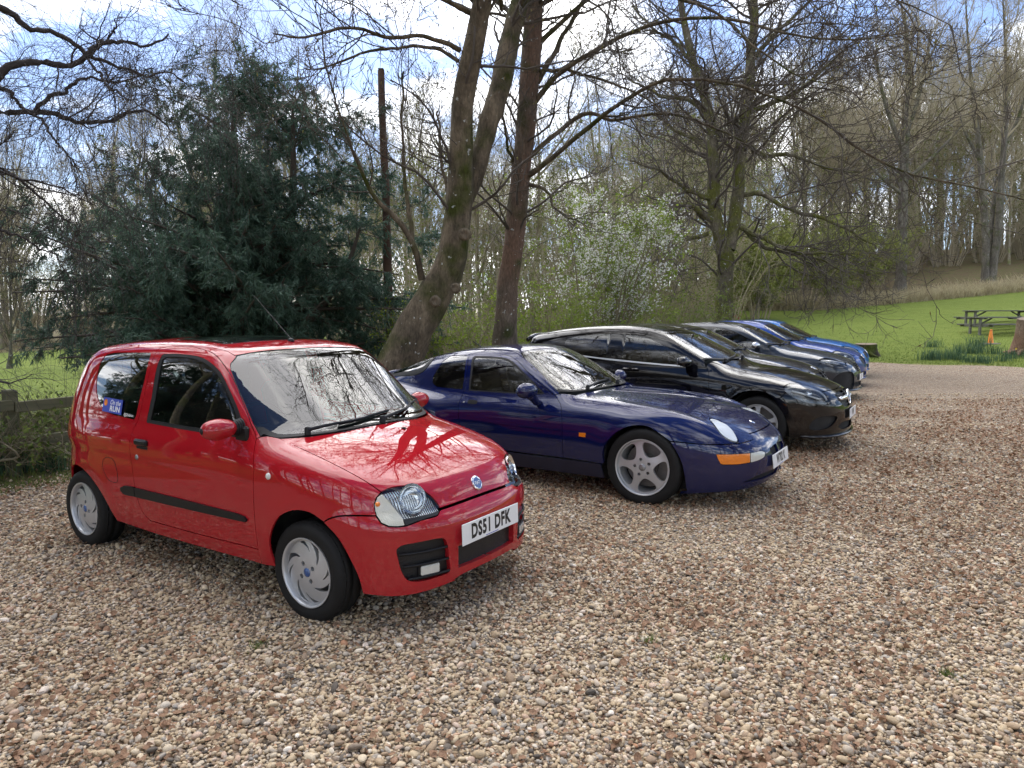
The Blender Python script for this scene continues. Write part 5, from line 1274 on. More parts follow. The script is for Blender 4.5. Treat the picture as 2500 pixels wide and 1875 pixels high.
# limbs of the trees that stand out: x, y, z, radius
LEAN = [
    [(-1.83,9.7,0.08,0.352),(-1.67,9.75,0.61,0.307),(-1.58,9.8,0.88,0.286),(-1.39,9.8,1.31,0.27),(-1.17,9.8,1.68,0.255),(-0.99,9.8,1.99,0.232),(-0.83,9.8,2.38,0.198),(-0.76,9.8,2.8,0.193),(-0.71,9.8,3.13,0.188),(-0.68,9.75,3.53,0.161),(-0.68,9.7,3.98,0.15),(-0.64,9.65,4.4,0.146),(-0.55,9.6,4.81,0.139),(-0.45,9.5,5.19,0.129),(-0.37,9.4,5.56,0.119),(-0.26,9.3,6.18,0.097),(-0.23,9.3,6.84,0.07),(-0.18,9.3,7.61,0.041)],
    [(-0.66,9.85,3.04,0.109),(-0.5,9.9,3.47,0.134),(-0.38,9.95,3.9,0.144),(-0.28,10.0,4.3,0.154),(-0.16,10.1,4.68,0.153),(-0.07,10.2,5.16,0.153),(0.03,10.3,5.65,0.146),(0.12,10.4,5.99,0.138),(0.27,10.5,6.78,0.113),(0.36,10.6,7.64,0.077),(0.49,10.7,8.67,0.044)],
    [(-0.68,9.6,5.02,0.039),(-0.86,9.4,5.04,0.033),(-1.1,9.2,5.04,0.029),(-1.54,8.9,4.94,0.025),(-1.91,8.6,4.92,0.02),(-2.32,8.3,4.69,0.016),(-2.63,8.1,4.65,0.01)],
    [(-0.7,9.6,4.88,0.03),(-0.98,9.7,5.07,0.026),(-1.47,9.8,5.13,0.022),(-1.99,9.9,5.1,0.019),(-2.44,10.0,4.97,0.014),(-2.81,10.0,4.91,0.009)],
    [(-1.23,9.75,2.05,0.052),(-1.35,9.6,2.57,0.045),(-1.63,9.5,2.93,0.036),(-1.84,9.4,3.2,0.03),(-2.01,9.3,3.55,0.022),(-2.14,9.3,3.96,0.016),(-2.33,9.3,4.65,0.012),(-2.42,9.3,5.35,0.007)],
    [(-1.33,9.65,2.48,0.036),(-1.4,9.7,3.02,0.031),(-1.45,9.7,3.64,0.023),(-1.46,9.7,4.21,0.017),(-1.43,9.7,4.79,0.011)],
    [(-0.87,9.9,3.08,0.034),(-0.93,10.0,3.4,0.028),(-1.01,10.2,3.96,0.021),(-1.06,10.4,4.47,0.015)],
    [(-0.53,9.5,5.44,0.039),(-0.78,9.1,5.4,0.032),(-1.1,8.6,5.36,0.024),(-1.5,8.0,5.23,0.018),(-1.92,7.4,4.95,0.012)],
    [(-0.41,9.5,5.44,0.036),(-0.63,9.3,5.84,0.029),(-0.98,9.0,6.21,0.023),(-1.34,8.6,6.48,0.016)],
    [(0.08,10.3,5.77,0.042),(0.29,10.0,6.1,0.035),(0.73,9.5,6.31,0.027),(1.22,9.0,6.36,0.02)],
    [(-0.13,9.6,5.53,0.033),(-0.15,9.0,5.77,0.026),(-0.06,8.3,6.03,0.017)],
]
RUST = [
    [(-0.18,12.0,0.28,0.236),(-0.14,12.0,0.89,0.204),(-0.11,12.0,1.27,0.197),(-0.06,12.0,2.02,0.182),(0.03,12.0,2.75,0.17),(0.1,12.0,3.49,0.163),(0.16,12.0,4.03,0.155),(0.23,12.0,4.75,0.163),(0.29,12.0,5.45,0.166),(0.35,12.0,6.15,0.151),(0.39,12.0,6.68,0.144),(0.45,12.0,7.36,0.121),(0.48,12.0,8.21,0.087),(0.53,12.0,9.21,0.049)],
    [(0.23,12.0,3.85,0.076),(0.46,11.8,3.97,0.067),(0.7,11.6,4.12,0.058),(1.22,11.2,4.49,0.053),(1.59,10.9,4.71,0.046),(1.88,10.7,4.84,0.04),(2.08,10.4,4.87,0.036),(2.69,10.1,4.82,0.032),(3.15,9.8,4.62,0.028),(3.78,9.4,4.19,0.025),(4.43,9.1,3.62,0.022),(4.95,8.9,3.28,0.018),(5.74,8.7,3.05,0.015),(6.51,8.5,2.79,0.011)],
    [(0.3,12.0,4.19,0.064),(0.72,11.9,4.54,0.056),(1.17,11.7,4.79,0.05),(1.54,11.5,4.65,0.04),(1.91,11.3,4.64,0.034),(2.43,11.1,4.61,0.026),(3.09,10.9,4.36,0.019),(3.57,10.8,4.07,0.012)],
    [(0.32,12.0,4.99,0.076),(0.49,11.9,5.18,0.068),(0.73,11.7,5.41,0.061),(1.25,11.3,5.62,0.053),(1.83,11.0,5.77,0.047),(2.31,10.7,5.81,0.04),(3.04,10.3,5.68,0.032),(3.67,9.9,5.35,0.025),(4.53,9.5,5.11,0.016),(5.22,9.2,5.11,0.01)],
    [(0.43,12.0,5.38,0.068),(0.65,12.1,5.81,0.061),(0.87,12.2,6.16,0.056),(1.13,12.3,6.66,0.05),(1.4,12.4,7.27,0.043),(1.74,12.5,8.14,0.03)],
    [(0.03,12.0,4.03,0.045),(-0.07,11.8,4.38,0.033),(-0.13,11.6,4.66,0.022),(-0.19,11.5,4.88,0.013)],
    [(0.28,12.0,3.74,0.049),(0.5,11.8,3.63,0.041),(0.62,11.7,3.51,0.033),(0.67,11.6,3.3,0.026),(0.92,11.5,3.13,0.018),(1.19,11.4,2.97,0.011)],
    [(0.39,12.0,5.56,0.045),(0.9,11.6,5.43,0.037),(1.38,11.2,5.16,0.028),(1.83,10.9,4.87,0.021),(2.26,10.6,4.47,0.013)],
    [(0.42,12.0,6.57,0.064),(0.88,11.4,6.55,0.052),(1.53,10.7,6.3,0.042),(2.34,10.0,5.82,0.033),(2.8,9.5,5.33,0.025),(3.14,9.1,4.78,0.019),(3.55,8.8,4.39,0.012),(4.0,8.6,4.22,0.008)],
    [(0.4,12.0,6.4,0.049),(0.13,11.6,6.7,0.04),(-0.21,11.1,7.08,0.03),(-0.52,10.7,7.57,0.019)],
    [(0.45,12.0,7.19,0.057),(1.09,11.2,7.29,0.044),(1.93,10.2,6.86,0.034),(2.72,9.3,6.0,0.025),(3.56,8.6,5.37,0.018),(4.28,8.0,4.9,0.011),(4.66,7.8,4.61,0.007)],
]
MOSS = [
    [(6.52,22.0,0.78,0.334),(6.56,22.0,1.54,0.273),(6.56,22.0,2.54,0.248),(6.56,22.0,3.48,0.273),(6.36,22.0,4.09,0.21),(6.25,22.0,4.52,0.191),(6.16,22.0,5.62,0.178),(6.13,22.0,6.71,0.153),(5.86,22.0,8.03,0.146),(5.45,22.0,9.22,0.114),(5.14,22.0,10.39,0.095),(4.97,22.0,11.32,0.076),(4.81,22.0,12.7,0.048),(4.67,22.0,13.83,0.022)],
    [(6.67,22.0,3.6,0.191),(6.85,22.1,4.41,0.198),(6.98,22.2,5.66,0.192),(7.1,22.3,6.91,0.174),(7.22,22.4,8.15,0.162),(7.33,22.5,9.39,0.146),(7.41,22.5,10.59,0.13),(7.37,22.5,11.48,0.111),(7.39,22.5,12.95,0.072),(7.4,22.5,14.46,0.029)],
    [(6.19,22.0,4.46,0.095),(5.64,21.6,4.71,0.081),(5.2,21.3,4.84,0.068),(4.25,20.8,4.5,0.054),(3.24,20.3,4.01,0.038),(2.4,20.0,3.46,0.023)],
    [(6.17,22.0,5.14,0.083),(5.56,21.8,5.28,0.069),(4.95,21.6,5.55,0.056),(4.23,21.4,5.92,0.04),(3.47,21.2,6.11,0.025)],
    [(6.01,22.0,4.09,0.07),(5.27,21.5,3.85,0.056),(4.5,21.0,3.33,0.039),(3.72,20.6,2.88,0.024)],
    [(6.91,22.1,4.38,0.083),(7.29,21.7,4.06,0.069),(7.73,21.2,3.76,0.058),(8.31,20.8,3.43,0.048),(8.97,20.4,3.34,0.035),(9.53,20.0,3.27,0.023)],
    [(7.01,22.2,5.29,0.09),(7.59,21.8,5.23,0.072),(8.2,21.4,4.74,0.062),(9.19,21.0,4.39,0.049),(9.78,20.7,4.0,0.036),(10.46,20.5,3.55,0.021)],
    [(7.1,22.1,4.35,0.077),(7.51,21.6,3.74,0.062),(7.99,21.2,3.47,0.049),(8.79,20.8,3.26,0.036),(9.51,20.4,2.82,0.021)],
    [(7.22,22.4,7.79,0.091),(7.76,22.0,7.91,0.07),(8.45,21.6,8.21,0.053),(9.15,21.2,8.77,0.037),(9.62,21.0,9.27,0.021)],
    [(7.15,22.3,6.91,0.084),(7.62,22.0,6.47,0.067),(8.5,21.7,6.35,0.053),(9.36,21.4,5.93,0.037),(10.29,21.2,5.77,0.021)],
    [(5.92,22.0,7.67,0.083),(5.34,22.2,8.15,0.067),(4.72,22.5,8.36,0.052),(4.01,22.8,8.76,0.033),(3.4,23.0,9.19,0.02)],
    [(6.13,22.0,6.47,0.076),(5.64,22.3,6.97,0.061),(5.08,22.6,7.35,0.046),(4.51,23.0,7.95,0.03)],
    [(7.33,22.5,9.27,0.078),(7.79,22.3,9.92,0.061),(8.4,22.0,10.45,0.044),(9.02,21.8,11.0,0.028)],
    [(5.45,22.0,9.16,0.07),(4.97,22.4,9.89,0.055),(4.36,22.8,10.47,0.04),(3.78,23.2,11.3,0.023)],
]
HILL = [
    [(24.56,45.0,2.59,0.585),(24.59,45.0,3.23,0.377),(24.57,45.0,4.89,0.312),(24.49,45.0,8.67,0.273),(24.44,45.0,11.16,0.247),(24.48,45.0,13.62,0.208),(24.49,45.0,15.82,0.156),(24.23,45.0,18.23,0.104),(24.01,45.0,20.15,0.052)],
    [(24.51,45.0,13.13,0.169),(25.21,45.3,14.94,0.137),(25.77,45.6,17.11,0.105),(26.26,46.0,19.34,0.06)],
    [(24.44,45.0,11.66,0.156),(23.4,44.6,13.27,0.122),(22.47,44.2,15.09,0.096),(21.9,44.0,17.15,0.057)],
    [(24.45,45.0,9.92,0.13),(25.59,44.5,11.06,0.103),(26.59,44.0,12.28,0.07),(27.39,43.8,13.31,0.038)],
    [(24.47,45.0,9.17,0.117),(23.2,44.6,9.85,0.09),(21.73,44.3,11.01,0.058),(20.8,44.0,11.91,0.032)],
]
TWIN = [
    [(31.93,48.0,3.49,0.347),(31.9,48.0,4.44,0.25),(31.82,48.0,6.47,0.222),(31.58,48.0,8.49,0.208),(31.32,48.0,10.49,0.187),(30.91,48.0,13.13,0.16),(30.3,48.0,16.39,0.118),(29.83,48.0,19.61,0.069),(29.54,48.0,22.15,0.035)],
    [(32.3,48.0,3.76,0.319),(32.4,48.0,5.12,0.25),(32.62,48.0,7.55,0.222),(32.59,48.0,10.49,0.194),(32.62,48.0,13.79,0.16),(32.53,48.0,17.04,0.118),(32.19,48.0,20.25,0.069),(31.89,48.0,22.66,0.035)],
    [(32.27,48.2,4.59,0.153),(32.37,48.4,7.2,0.14),(32.61,48.6,9.93,0.119),(32.85,48.8,11.45,0.099)],
    [(32.57,48.0,12.47,0.125),(33.38,48.0,14.44,0.097),(34.03,48.0,16.78,0.062)],
    [(31.13,48.0,11.81,0.111),(29.91,48.0,13.91,0.083),(29.12,48.0,16.0,0.049)],
]
WEEP = [
    [(-4.78,6.2,4.39,0.068),(-4.67,6.4,4.34,0.048),(-4.59,6.6,4.29,0.035),(-4.48,6.7,4.22,0.032),(-4.37,6.8,4.18,0.028),(-4.21,6.9,4.15,0.026),(-4.07,7.0,4.05,0.024),(-3.96,7.1,4.03,0.019),(-3.86,7.2,3.98,0.016),(-3.7,7.3,3.95,0.014),(-3.48,7.4,4.01,0.01),(-3.35,7.5,3.93,0.007)],
    [(-5.08,6.4,3.48,0.061),(-4.8,6.5,3.59,0.047),(-4.63,6.6,3.73,0.04),(-4.51,6.7,3.86,0.036),(-4.37,6.8,3.9,0.034),(-4.2,6.9,3.89,0.03),(-4.07,7.0,4.04,0.029),(-3.95,7.1,4.18,0.025),(-3.78,7.2,4.23,0.019),(-3.64,7.3,4.24,0.015),(-3.46,7.4,4.38,0.009)],
    [(-5.33,6.8,3.4,0.054),(-5.07,6.9,3.46,0.041),(-4.93,7.0,3.5,0.031),(-4.68,7.1,3.55,0.03),(-4.42,7.2,3.51,0.027),(-4.21,7.3,3.49,0.024),(-4.06,7.4,3.54,0.021),(-3.95,7.5,3.66,0.019),(-3.82,7.6,3.69,0.016),(-3.71,7.7,3.61,0.011),(-3.62,7.8,3.5,0.007)],
    [(-4.65,7.1,3.55,0.025),(-4.52,7.1,3.67,0.022),(-4.42,7.2,3.75,0.02),(-4.31,7.2,3.84,0.018),(-4.21,7.3,3.93,0.016),(-4.07,7.4,3.91,0.013),(-3.89,7.5,3.98,0.009),(-3.71,7.6,4.12,0.006)],
    [(-5.27,6.9,3.66,0.033),(-4.92,7.0,3.71,0.024),(-4.83,7.05,3.7,0.02),(-4.81,7.1,3.64,0.018),(-4.79,7.1,3.57,0.016)],
    [(-4.8,7.1,3.59,0.018),(-4.55,7.0,3.44,0.014),(-4.37,6.9,3.27,0.012),(-4.27,6.9,3.13,0.01),(-4.19,6.9,3.02,0.007),(-4.13,6.9,2.92,0.004)],
    [(-4.05,7.0,4.02,0.015),(-3.91,6.9,3.84,0.013),(-3.74,6.8,3.67,0.011),(-3.56,6.8,3.57,0.008),(-3.38,6.8,3.45,0.004)],
    [(-5.13,6.6,2.38,0.027),(-4.86,6.8,2.34,0.016),(-4.77,6.9,2.31,0.013),(-4.63,7.0,2.22,0.009),(-4.44,7.1,2.07,0.006)],
    [(-3.93,7.1,4.18,0.011),(-3.81,7.1,4.34,0.009),(-3.83,7.1,4.38,0.007),(-3.76,7.1,4.45,0.004)],
    [(-3.91,6.2,4.5,0.039),(-3.7,6.4,4.49,0.03),(-3.46,6.6,4.52,0.023),(-3.16,6.8,4.56,0.016),(-2.86,7.0,4.59,0.01),(-2.62,7.2,4.57,0.006)],
    [(-5.82,7.5,3.2,0.035),(-5.39,7.6,3.08,0.022),(-5.12,7.7,2.89,0.016),(-4.94,7.8,2.65,0.011),(-4.72,7.9,2.47,0.006)],
]
YARD = [
    [(-17.85,25.0,-0.3,0.087),(-17.8,25.0,0.17,0.067),(-17.76,25.0,0.64,0.051),(-17.7,25.0,1.43,0.043),(-17.66,25.0,2.52,0.032),(-17.63,25.0,3.68,0.02)],
    [(-17.74,25.0,0.96,0.035),(-17.54,25.2,1.74,0.028),(-17.41,25.4,2.85,0.016)],
    [(-17.77,25.0,0.72,0.035),(-17.86,24.8,1.5,0.027),(-17.96,24.6,2.5,0.016)],
    [(-17.72,25.0,1.35,0.032),(-17.44,25.0,2.28,0.024),(-17.42,25.0,3.29,0.012)],
]
# ------------------------------------------------------------------ terrain
RU = np.array([.5335, .846]); FU = np.array([.846, -.5335])      # along the row of cars, along a car
def softp(x, k=2.0): return k*np.logaddexp(0, np.asarray(x, float)/k)
def H(x, y):
    r = np.asarray(x, float)*RU[0] + np.asarray(y, float)*RU[1]; f = np.asarray(x, float)*FU[0] + np.asarray(y, float)*FU[1]
    h = .105*softp(r-24.5, 1.2) + .06*softp(r-54, 4) - .14*softp(r-92, 4)
    h = h*np.clip((f+60)/45, .25, 1)
    return h - .012*softp(-f-8.0, .6)*np.clip((24-r)/10, 0, 1)
def rf(r, f): return np.stack([r*RU[0]+f*FU[0], r*RU[1]+f*FU[1]], -1)
# ------------------------------------------------------------------ tree growing
def resample(pts, n):
    P = catmull(np.array(pts, float), .05); s = np.concatenate([[0], np.cumsum(np.linalg.norm(np.diff(P[:, :3], axis=0), axis=1))]); t = np.linspace(0, s[-1], n)
    return np.stack([np.interp(t, s, P[:, k]) for k in range(4)], 1)
def tubes(P, R, k):
    """many tapering tubes at once: P (m,n,3), R (m,n)"""
    m, n, _ = P.shape; t = np.gradient(P, axis=1); t /= np.maximum(np.linalg.norm(t, axis=2, keepdims=True), 1e-9)
    ref = np.array([.31, .22, .92]) if k < 8 else np.array([.9, .4, .1]); u = np.cross(t, ref); u /= np.maximum(np.linalg.norm(u, axis=2, keepdims=True), 1e-9); v = np.cross(t, u)
    a = np.arange(k)*2*np.pi/k
    V = P[:, :, None] + R[:, :, None, None]*(np.cos(a)[None, None, :, None]*u[:, :, None] + np.sin(a)[None, None, :, None]*v[:, :, None])
    i = (np.arange(m)[:, None, None]*n + np.arange(n-1)[None, :, None])*k; j = np.arange(k)[None, None]; j2 = (j+1) % k
    Q = np.stack([i+j, i+j2, i+k+j2, i+k+j], -1).reshape(-1, 4)
    return V.reshape(-1, 3), Q
def spawn(P, R, count, rng, L, ang, ratio, steps, wig, up, t0=.25, rmin=.003, rcap=9., tend=.3, tmax=1.0, grav=None, side=None):
    """shoots growing from random places along the tubes P, R"""
    m, n, _ = P.shape; ln = np.linalg.norm(np.diff(P, axis=1), axis=2).sum(1)
    i = rng.choice(m, count, p=ln/ln.sum()); t = t0 + (tmax-t0)*rng.random(count)**.8; q = t*(n-1); a = np.minimum(q.astype(int), n-2); fq = (q-a)[:, None]
    S = P[i, a]*(1-fq) + P[i, a+1]*fq; r0 = (R[i, a]*(1-fq[:, 0]) + R[i, a+1]*fq[:, 0])
    T = P[i, a+1]-P[i, a]; T /= np.maximum(np.linalg.norm(T, axis=1, keepdims=True), 1e-9)
    nn = rng.normal(size=(count, 3)); nn -= T*(nn*T).sum(1, keepdims=True); nn /= np.linalg.norm(nn, axis=1, keepdims=True)
    th = np.radians(rng.uniform(ang[0], ang[1], count))[:, None]; d = T*np.cos(th) + nn*np.sin(th)
    if side is not None: d = d + np.array(side)
    l = rng.uniform(L[0], L[1], count)*(1.1-.5*t); r = np.clip(r0*rng.uniform(ratio[0], ratio[1], count), rmin, rcap)
    out = np.zeros((count, steps+1, 3)); out[:, 0] = S; st = (l/steps)[:, None]
    for k in range(steps):
        d = d + rng.normal(size=(count, 3))*wig + np.array([0, 0, up]) if grav is None else d + rng.normal(size=(count, 3))*wig + np.array([0, 0, grav[min(k, len(grav)-1)]])
        d /= np.linalg.norm(d, axis=1, keepdims=True); out[:, k+1] = out[:, k] + d*st
    w = np.linspace(1, tend, steps+1)[None]
    return out, np.maximum(r[:, None]*w, rmin*.6)
class Veg:
    def __init__(s): s.V = []; s.Q = []; s.T = []; s.n = 0
    def add(s, V, Q=None, T=None):
        s.V.append(V)
        if Q is not None: s.Q.append(Q+s.n)
        if T is not None: s.T.append(T+s.n)
        s.n += len(V)
    def mesh(s, name, mat, smooth=True):
        return mesh_np(name, np.concatenate(s.V), [np.concatenate(a) for a in (s.Q, s.T) if a], mat, smooth)
def leaf_quads(C, size, rng, aspect=.6, droop=0., flat=None):
    """one bent leaf (two triangles) at each place"""
    n = len(C); d = rng.normal(size=(n, 3)); d[:, 2] -= droop; d /= np.linalg.norm(d, axis=1, keepdims=True)
    if flat is not None: d = flat
    w = np.cross(d, rng.normal(size=(n, 3))); w /= np.maximum(np.linalg.norm(w, axis=1, keepdims=True), 1e-9); s = size*rng.uniform(.6, 1.3, (n, 1)) if np.isscalar(size) else size[:, None]
    nrm = np.cross(d, w)
    V = np.stack([C, C+d*s*.5+w*s*aspect*.5+nrm*s*.08, C+d*s, C+d*s*.5-w*s*aspect*.5+nrm*s*.08], 1).reshape(-1, 3)
    return V, (np.arange(n)*4)[:, None] + np.array([[0, 1, 2, 3]])
def bark_mat(name, c1, c2, moss=None, moss_amt=0., lichen=0., scale=6., bump=.5, red=None):
    m, n, l, b = newmat(name); b.inputs['Roughness'].default_value = .92; b.inputs['Specular IOR Level'].default_value = .2
    tc = n.new('ShaderNodeTexCoord'); mp = n.new('ShaderNodeMapping'); mp.inputs['Scale'].default_value = (1, 1, .35); l.new(tc.outputs['Object'], mp.inputs[0])
    nz_ = n.new('ShaderNodeTexNoise'); nz_.inputs['Scale'].default_value = scale; nz_.inputs['Detail'].default_value = 9; nz_.inputs['Roughness'].default_value = .62; l.new(mp.outputs[0], nz_.inputs['Vector'])
    cr = n.new('ShaderNodeValToRGB'); cr.color_ramp.elements[0].position = .32; cr.color_ramp.elements[1].position = .68; cr.color_ramp.elements[0].color = (*c1, 1); cr.color_ramp.elements[1].color = (*c2, 1); l.new(nz_.outputs['Fac'], cr.inputs[0]); col = cr.outputs[0]
    def layer(col, scale, lo, hi, colr, seed, mask=None):
        q = n.new('ShaderNodeTexNoise'); q.inputs['Scale'].default_value = scale; q.inputs['Detail'].default_value = 5; q.noise_dimensions = '4D'; q.inputs['W'].default_value = seed; l.new(tc.outputs['Object'], q.inputs['Vector'])
        r = n.new('ShaderNodeMapRange'); r.inputs[1].default_value = lo; r.inputs[2].default_value = hi; l.new(q.outputs['Fac'], r.inputs[0]); f = r.outputs[0]
        if mask is not None:
            u = n.new('ShaderNodeMath'); u.operation = 'MULTIPLY'; l.new(f, u.inputs[0]); l.new(mask, u.inputs[1]); f = u.outputs[0]
        x = n.new('ShaderNodeMix'); x.data_type = 'RGBA'; l.new(f, x.inputs[0]); l.new(col, x.inputs[6]); x.inputs[7].default_value = (*colr, 1); return x.outputs[2]
    if red is not None: col = layer(col, 1.1, .42, .60, red, 3.3)
    if moss is not None: col = layer(col, 2.2, .62-moss_amt*.3, .74-moss_amt*.2, moss, 8.1)
    if lichen: col = layer(col, 15., .70-lichen*.1, .715-lichen*.1, (.42, .43, .40), 5.7)
    fn_ = n.new('ShaderNodeTexNoise'); fn_.inputs['Scale'].default_value = scale*6; fn_.inputs['Detail'].default_value = 6; fn_.inputs['Roughness'].default_value = .7; l.new(mp.outputs[0], fn_.inputs['Vector'])
    fr_ = n.new('ShaderNodeMapRange'); fr_.inputs[1].default_value = .3; fr_.inputs[2].default_value = .7; fr_.inputs[3].default_value = .55; fr_.inputs[4].default_value = 1.3; l.new(fn_.outputs['Fac'], fr_.inputs[0])
    mm = n.new('ShaderNodeMix'); mm.data_type = 'RGBA'; mm.blend_type = 'MULTIPLY'; mm.inputs[0].default_value = 1; l.new(col, mm.inputs[6]); l.new(fr_.outputs[0], mm.inputs[7]); l.new(mm.outputs[2], b.inputs['Base Color'])
    if bump:
        ha = n.new('ShaderNodeMath'); ha.operation = 'MULTIPLY_ADD'; ha.inputs[1].default_value = .35; l.new(fn_.outputs['Fac'], ha.inputs[0]); l.new(nz_.outputs['Fac'], ha.inputs[2])
        bp = n.new('ShaderNodeBump'); bp.inputs['Strength'].default_value = bump; bp.inputs['Distance'].default_value = .06; l.new(ha.outputs[0], bp.inputs['Height']); l.new(bp.outputs[0], b.inputs['Normal'])
    return m
def leaf_mat(name, c1, c2, trans=.35, rough=.55, scale=3.):
    m, n, l, b = newmat(name); b.inputs['Roughness'].default_value = rough; b.inputs['Specular IOR Level'].default_value = .3
    tc = n.new('ShaderNodeTexCoord'); nt = n.new('ShaderNodeTexNoise'); nt.inputs['Scale'].default_value = scale; nt.inputs['Detail'].default_value = 3; l.new(tc.outputs['Object'], nt.inputs['Vector'])
    gi = n.new('ShaderNodeNewGeometry'); ad = n.new('ShaderNodeMath'); ad.operation = 'MULTIPLY_ADD'; ad.inputs[1].default_value = .45; l.new(gi.outputs['Random Per Island'], ad.inputs[0]); l.new(nt.outputs['Fac'], ad.inputs[2])
    cr = n.new('ShaderNodeValToRGB'); cr.color_ramp.elements[0].position = .40; cr.color_ramp.elements[1].position = 1.0; cr.color_ramp.elements[0].color = (*c1, 1); cr.color_ramp.elements[1].color = (*c2, 1); l.new(ad.outputs[0], cr.inputs[0]); l.new(cr.outputs[0], b.inputs['Base Color'])
    if trans:
        tr = n.new('ShaderNodeBsdfTranslucent'); l.new(cr.outputs[0], tr.inputs[0]); mx = n.new('ShaderNodeMixShader'); mx.inputs[0].default_value = trans; l.new(b.outputs[0], mx.inputs[1]); l.new(tr.outputs[0], mx.inputs[2]); l.new(mx.outputs[0], n['Material Output'].inputs[0])
    return m
M['bark_lean'] = bark_mat('bark_lean', (.062, .050, .035), (.21, .168, .115), (.050, .060, .012), .45, .35)
M['bark_rust'] = bark_mat('bark_rust', (.075, .060, .046), (.185, .150, .115), (.045, .055, .016), .2, .3, red=(.17, .108, .076))
M['bark_moss'] = bark_mat('bark_moss', (.075, .066, .044), (.20, .175, .125), (.115, .120, .030), .75, .4, scale=4)
M['bark_grey'] = bark_mat('bark_grey', (.080, .072, .058), (.20, .18, .145), (.080, .088, .035), .35, .3, scale=3, bump=.3)
M['bark_wood'] = bark_mat('bark_wood', (.17, .148, .108), (.36, .31, .23), (.20, .21, .085), .45, scale=3, bump=0)
M['twig_dark'] = simple('twig_dark', (.085, .070, .055), .9)
M['twig'] = simple('twig', (.21, .18, .115), .9)
M['twig_wood'] = simple('twig_wood', (.31, .265, .175), .9)  # twigs of the distant wood, haze put into the paler colour
M['twig_weep'] = simple('twig_weep', (.050, .042, .040), .9)
M['bud'] = leaf_mat('bud', (.16, .11, .04), (.28, .27, .07))
M['leaf_new'] = leaf_mat('leaf_new', (.090, .150, .016), (.270, .350, .050), .45)
M['leaf_haw'] = leaf_mat('leaf_haw', (.085, .110, .022), (.190, .215, .055), .4)
M['leaf_bramble'] = leaf_mat('leaf_bramble', (.055, .095, .018), (.190, .240, .055), .35)
M['leaf_hawthorn'] = leaf_mat('leaf_hawthorn', (.140, .165, .034), (.280, .300, .085), .45)
M['blossom'] = leaf_mat('blossom', (.66, .66, .62), (.86, .86, .84), .3)
M['needle'] = leaf_mat('needle', (.030, .066, .046), (.110, .180, .125), .28, .6, 1.2)

def grow_tree(name, label, cat, limbs, bark, twigm, rng, lev, group=None, sides=14, knob=.06, extend=True, npt=30, boughs=None, thin=1.0, crook=0.):
    """limbs: traced trunk and boughs; lev: settings of the shoots that grow from them"""
    bx, by = limbs[0][0][0], limbs[0][0][1]; base = float(H(bx, by))
    root = tag(empty(name, (bx, by, base)), label, cat, group); off = np.array([bx, by, base])
    L = []
    for k, lb in enumerate(limbs):
        lb = [tuple(q) for q in lb]
        if k == 0 and extend and lb[0][2] > base-.1: lb = [(lb[0][0]-(lb[1][0]-lb[0][0])*.3, lb[0][1], base-.15, lb[0][3]*1.25), (lb[0][0], lb[0][1], max(base+.12, lb[0][2]*.3+base*.7), lb[0][3]*1.05)] + (lb if lb[0][2] > base+.4 else lb[1:])
        L.append(resample(lb, npt))
    L = np.stack(L); L[1:, :, 3] *= thin
    if crook:
        w = rng.normal(size=(len(L), npt, 3)); w = (w[:, :-2]+w[:, 1:-1]+w[:, 2:])/1.7; ta = np.minimum(np.arange(npt-2)/3., 1)[None, :, None]; L[1:, 1:-1, :3] += (w*ta)[1:]*crook; L[0, 1:-1, :2] += (w*ta)[0, :, :2]*crook*.5
    P = L[:, :, :3]-off; R = np.maximum(L[:, :, 3], .003)
    tr = Veg(); V, Q = tubes(P, R, sides)
    if knob:
        Vr = V.reshape(len(L), npt, sides, 3); c = P[:, :, None]; Vr = c + (Vr-c)*(1+knob*rng.normal(size=(len(L), npt, sides, 1))); V = Vr.reshape(-1, 3)
    if boughs is not None:
        nv = npt*sides; m = Q.max(1) < nv; tr.add(V[:nv], Q[m]); mkobj('trunk', tr.mesh('trunk', bark), root); bo = Veg(); bo.add(V[nv:], Q[~m]-nv); mkobj('boughs', bo.mesh('boughs', boughs), root)
    else: tr.add(V, Q); mkobj('trunk', tr.mesh('trunk', bark), root)
    cr = Veg(); cur = [(P, R)]; tips = None
    for lv in lev:
        src = cur[lv.get('of', -1)] if lv.get('of', -1) != 'all' else cur[-1]
        kw = {k: v for k, v in lv.items() if k not in ('n', 'k', 'of')}
        q = spawn(src[0], src[1], lv['n'], rng, **kw); cur.append(q); V, Q = tubes(q[0], q[1], lv.get('k', 3)); cr.add(V, Q)
    if lev: mkobj('crown', cr.mesh('crown', twigm), root)
    return root, cur, off
def high_limbs(limbs, n, rng, z0, z1, L0, L1):
    """boughs above the picture's top edge"""
    t = resample(limbs[0], 60); t = t[(t[:, 2] > z0) & (t[:, 2] < z1)]; out = []
    for k in range(n):
        q = t[int(len(t)*(k+.5)/n)]; a = 2.4*k+rng.uniform(-.4, .4); l = rng.uniform(L0, L1); r = max(q[3]*.42, .022); c, s_ = math.cos(a), math.sin(a)
        out.append([(q[0], q[1], q[2], r), (q[0]+.25*l*c, q[1]+.25*l*s_, q[2]+.22*l, r*.8), (q[0]+.6*l*c+.2*rng.normal(), q[1]+.6*l*s_, q[2]+.42*l, r*.55), (q[0]+l*c, q[1]+l*s_+.2*rng.normal(), q[2]+.52*l, r*.2)])
    return out
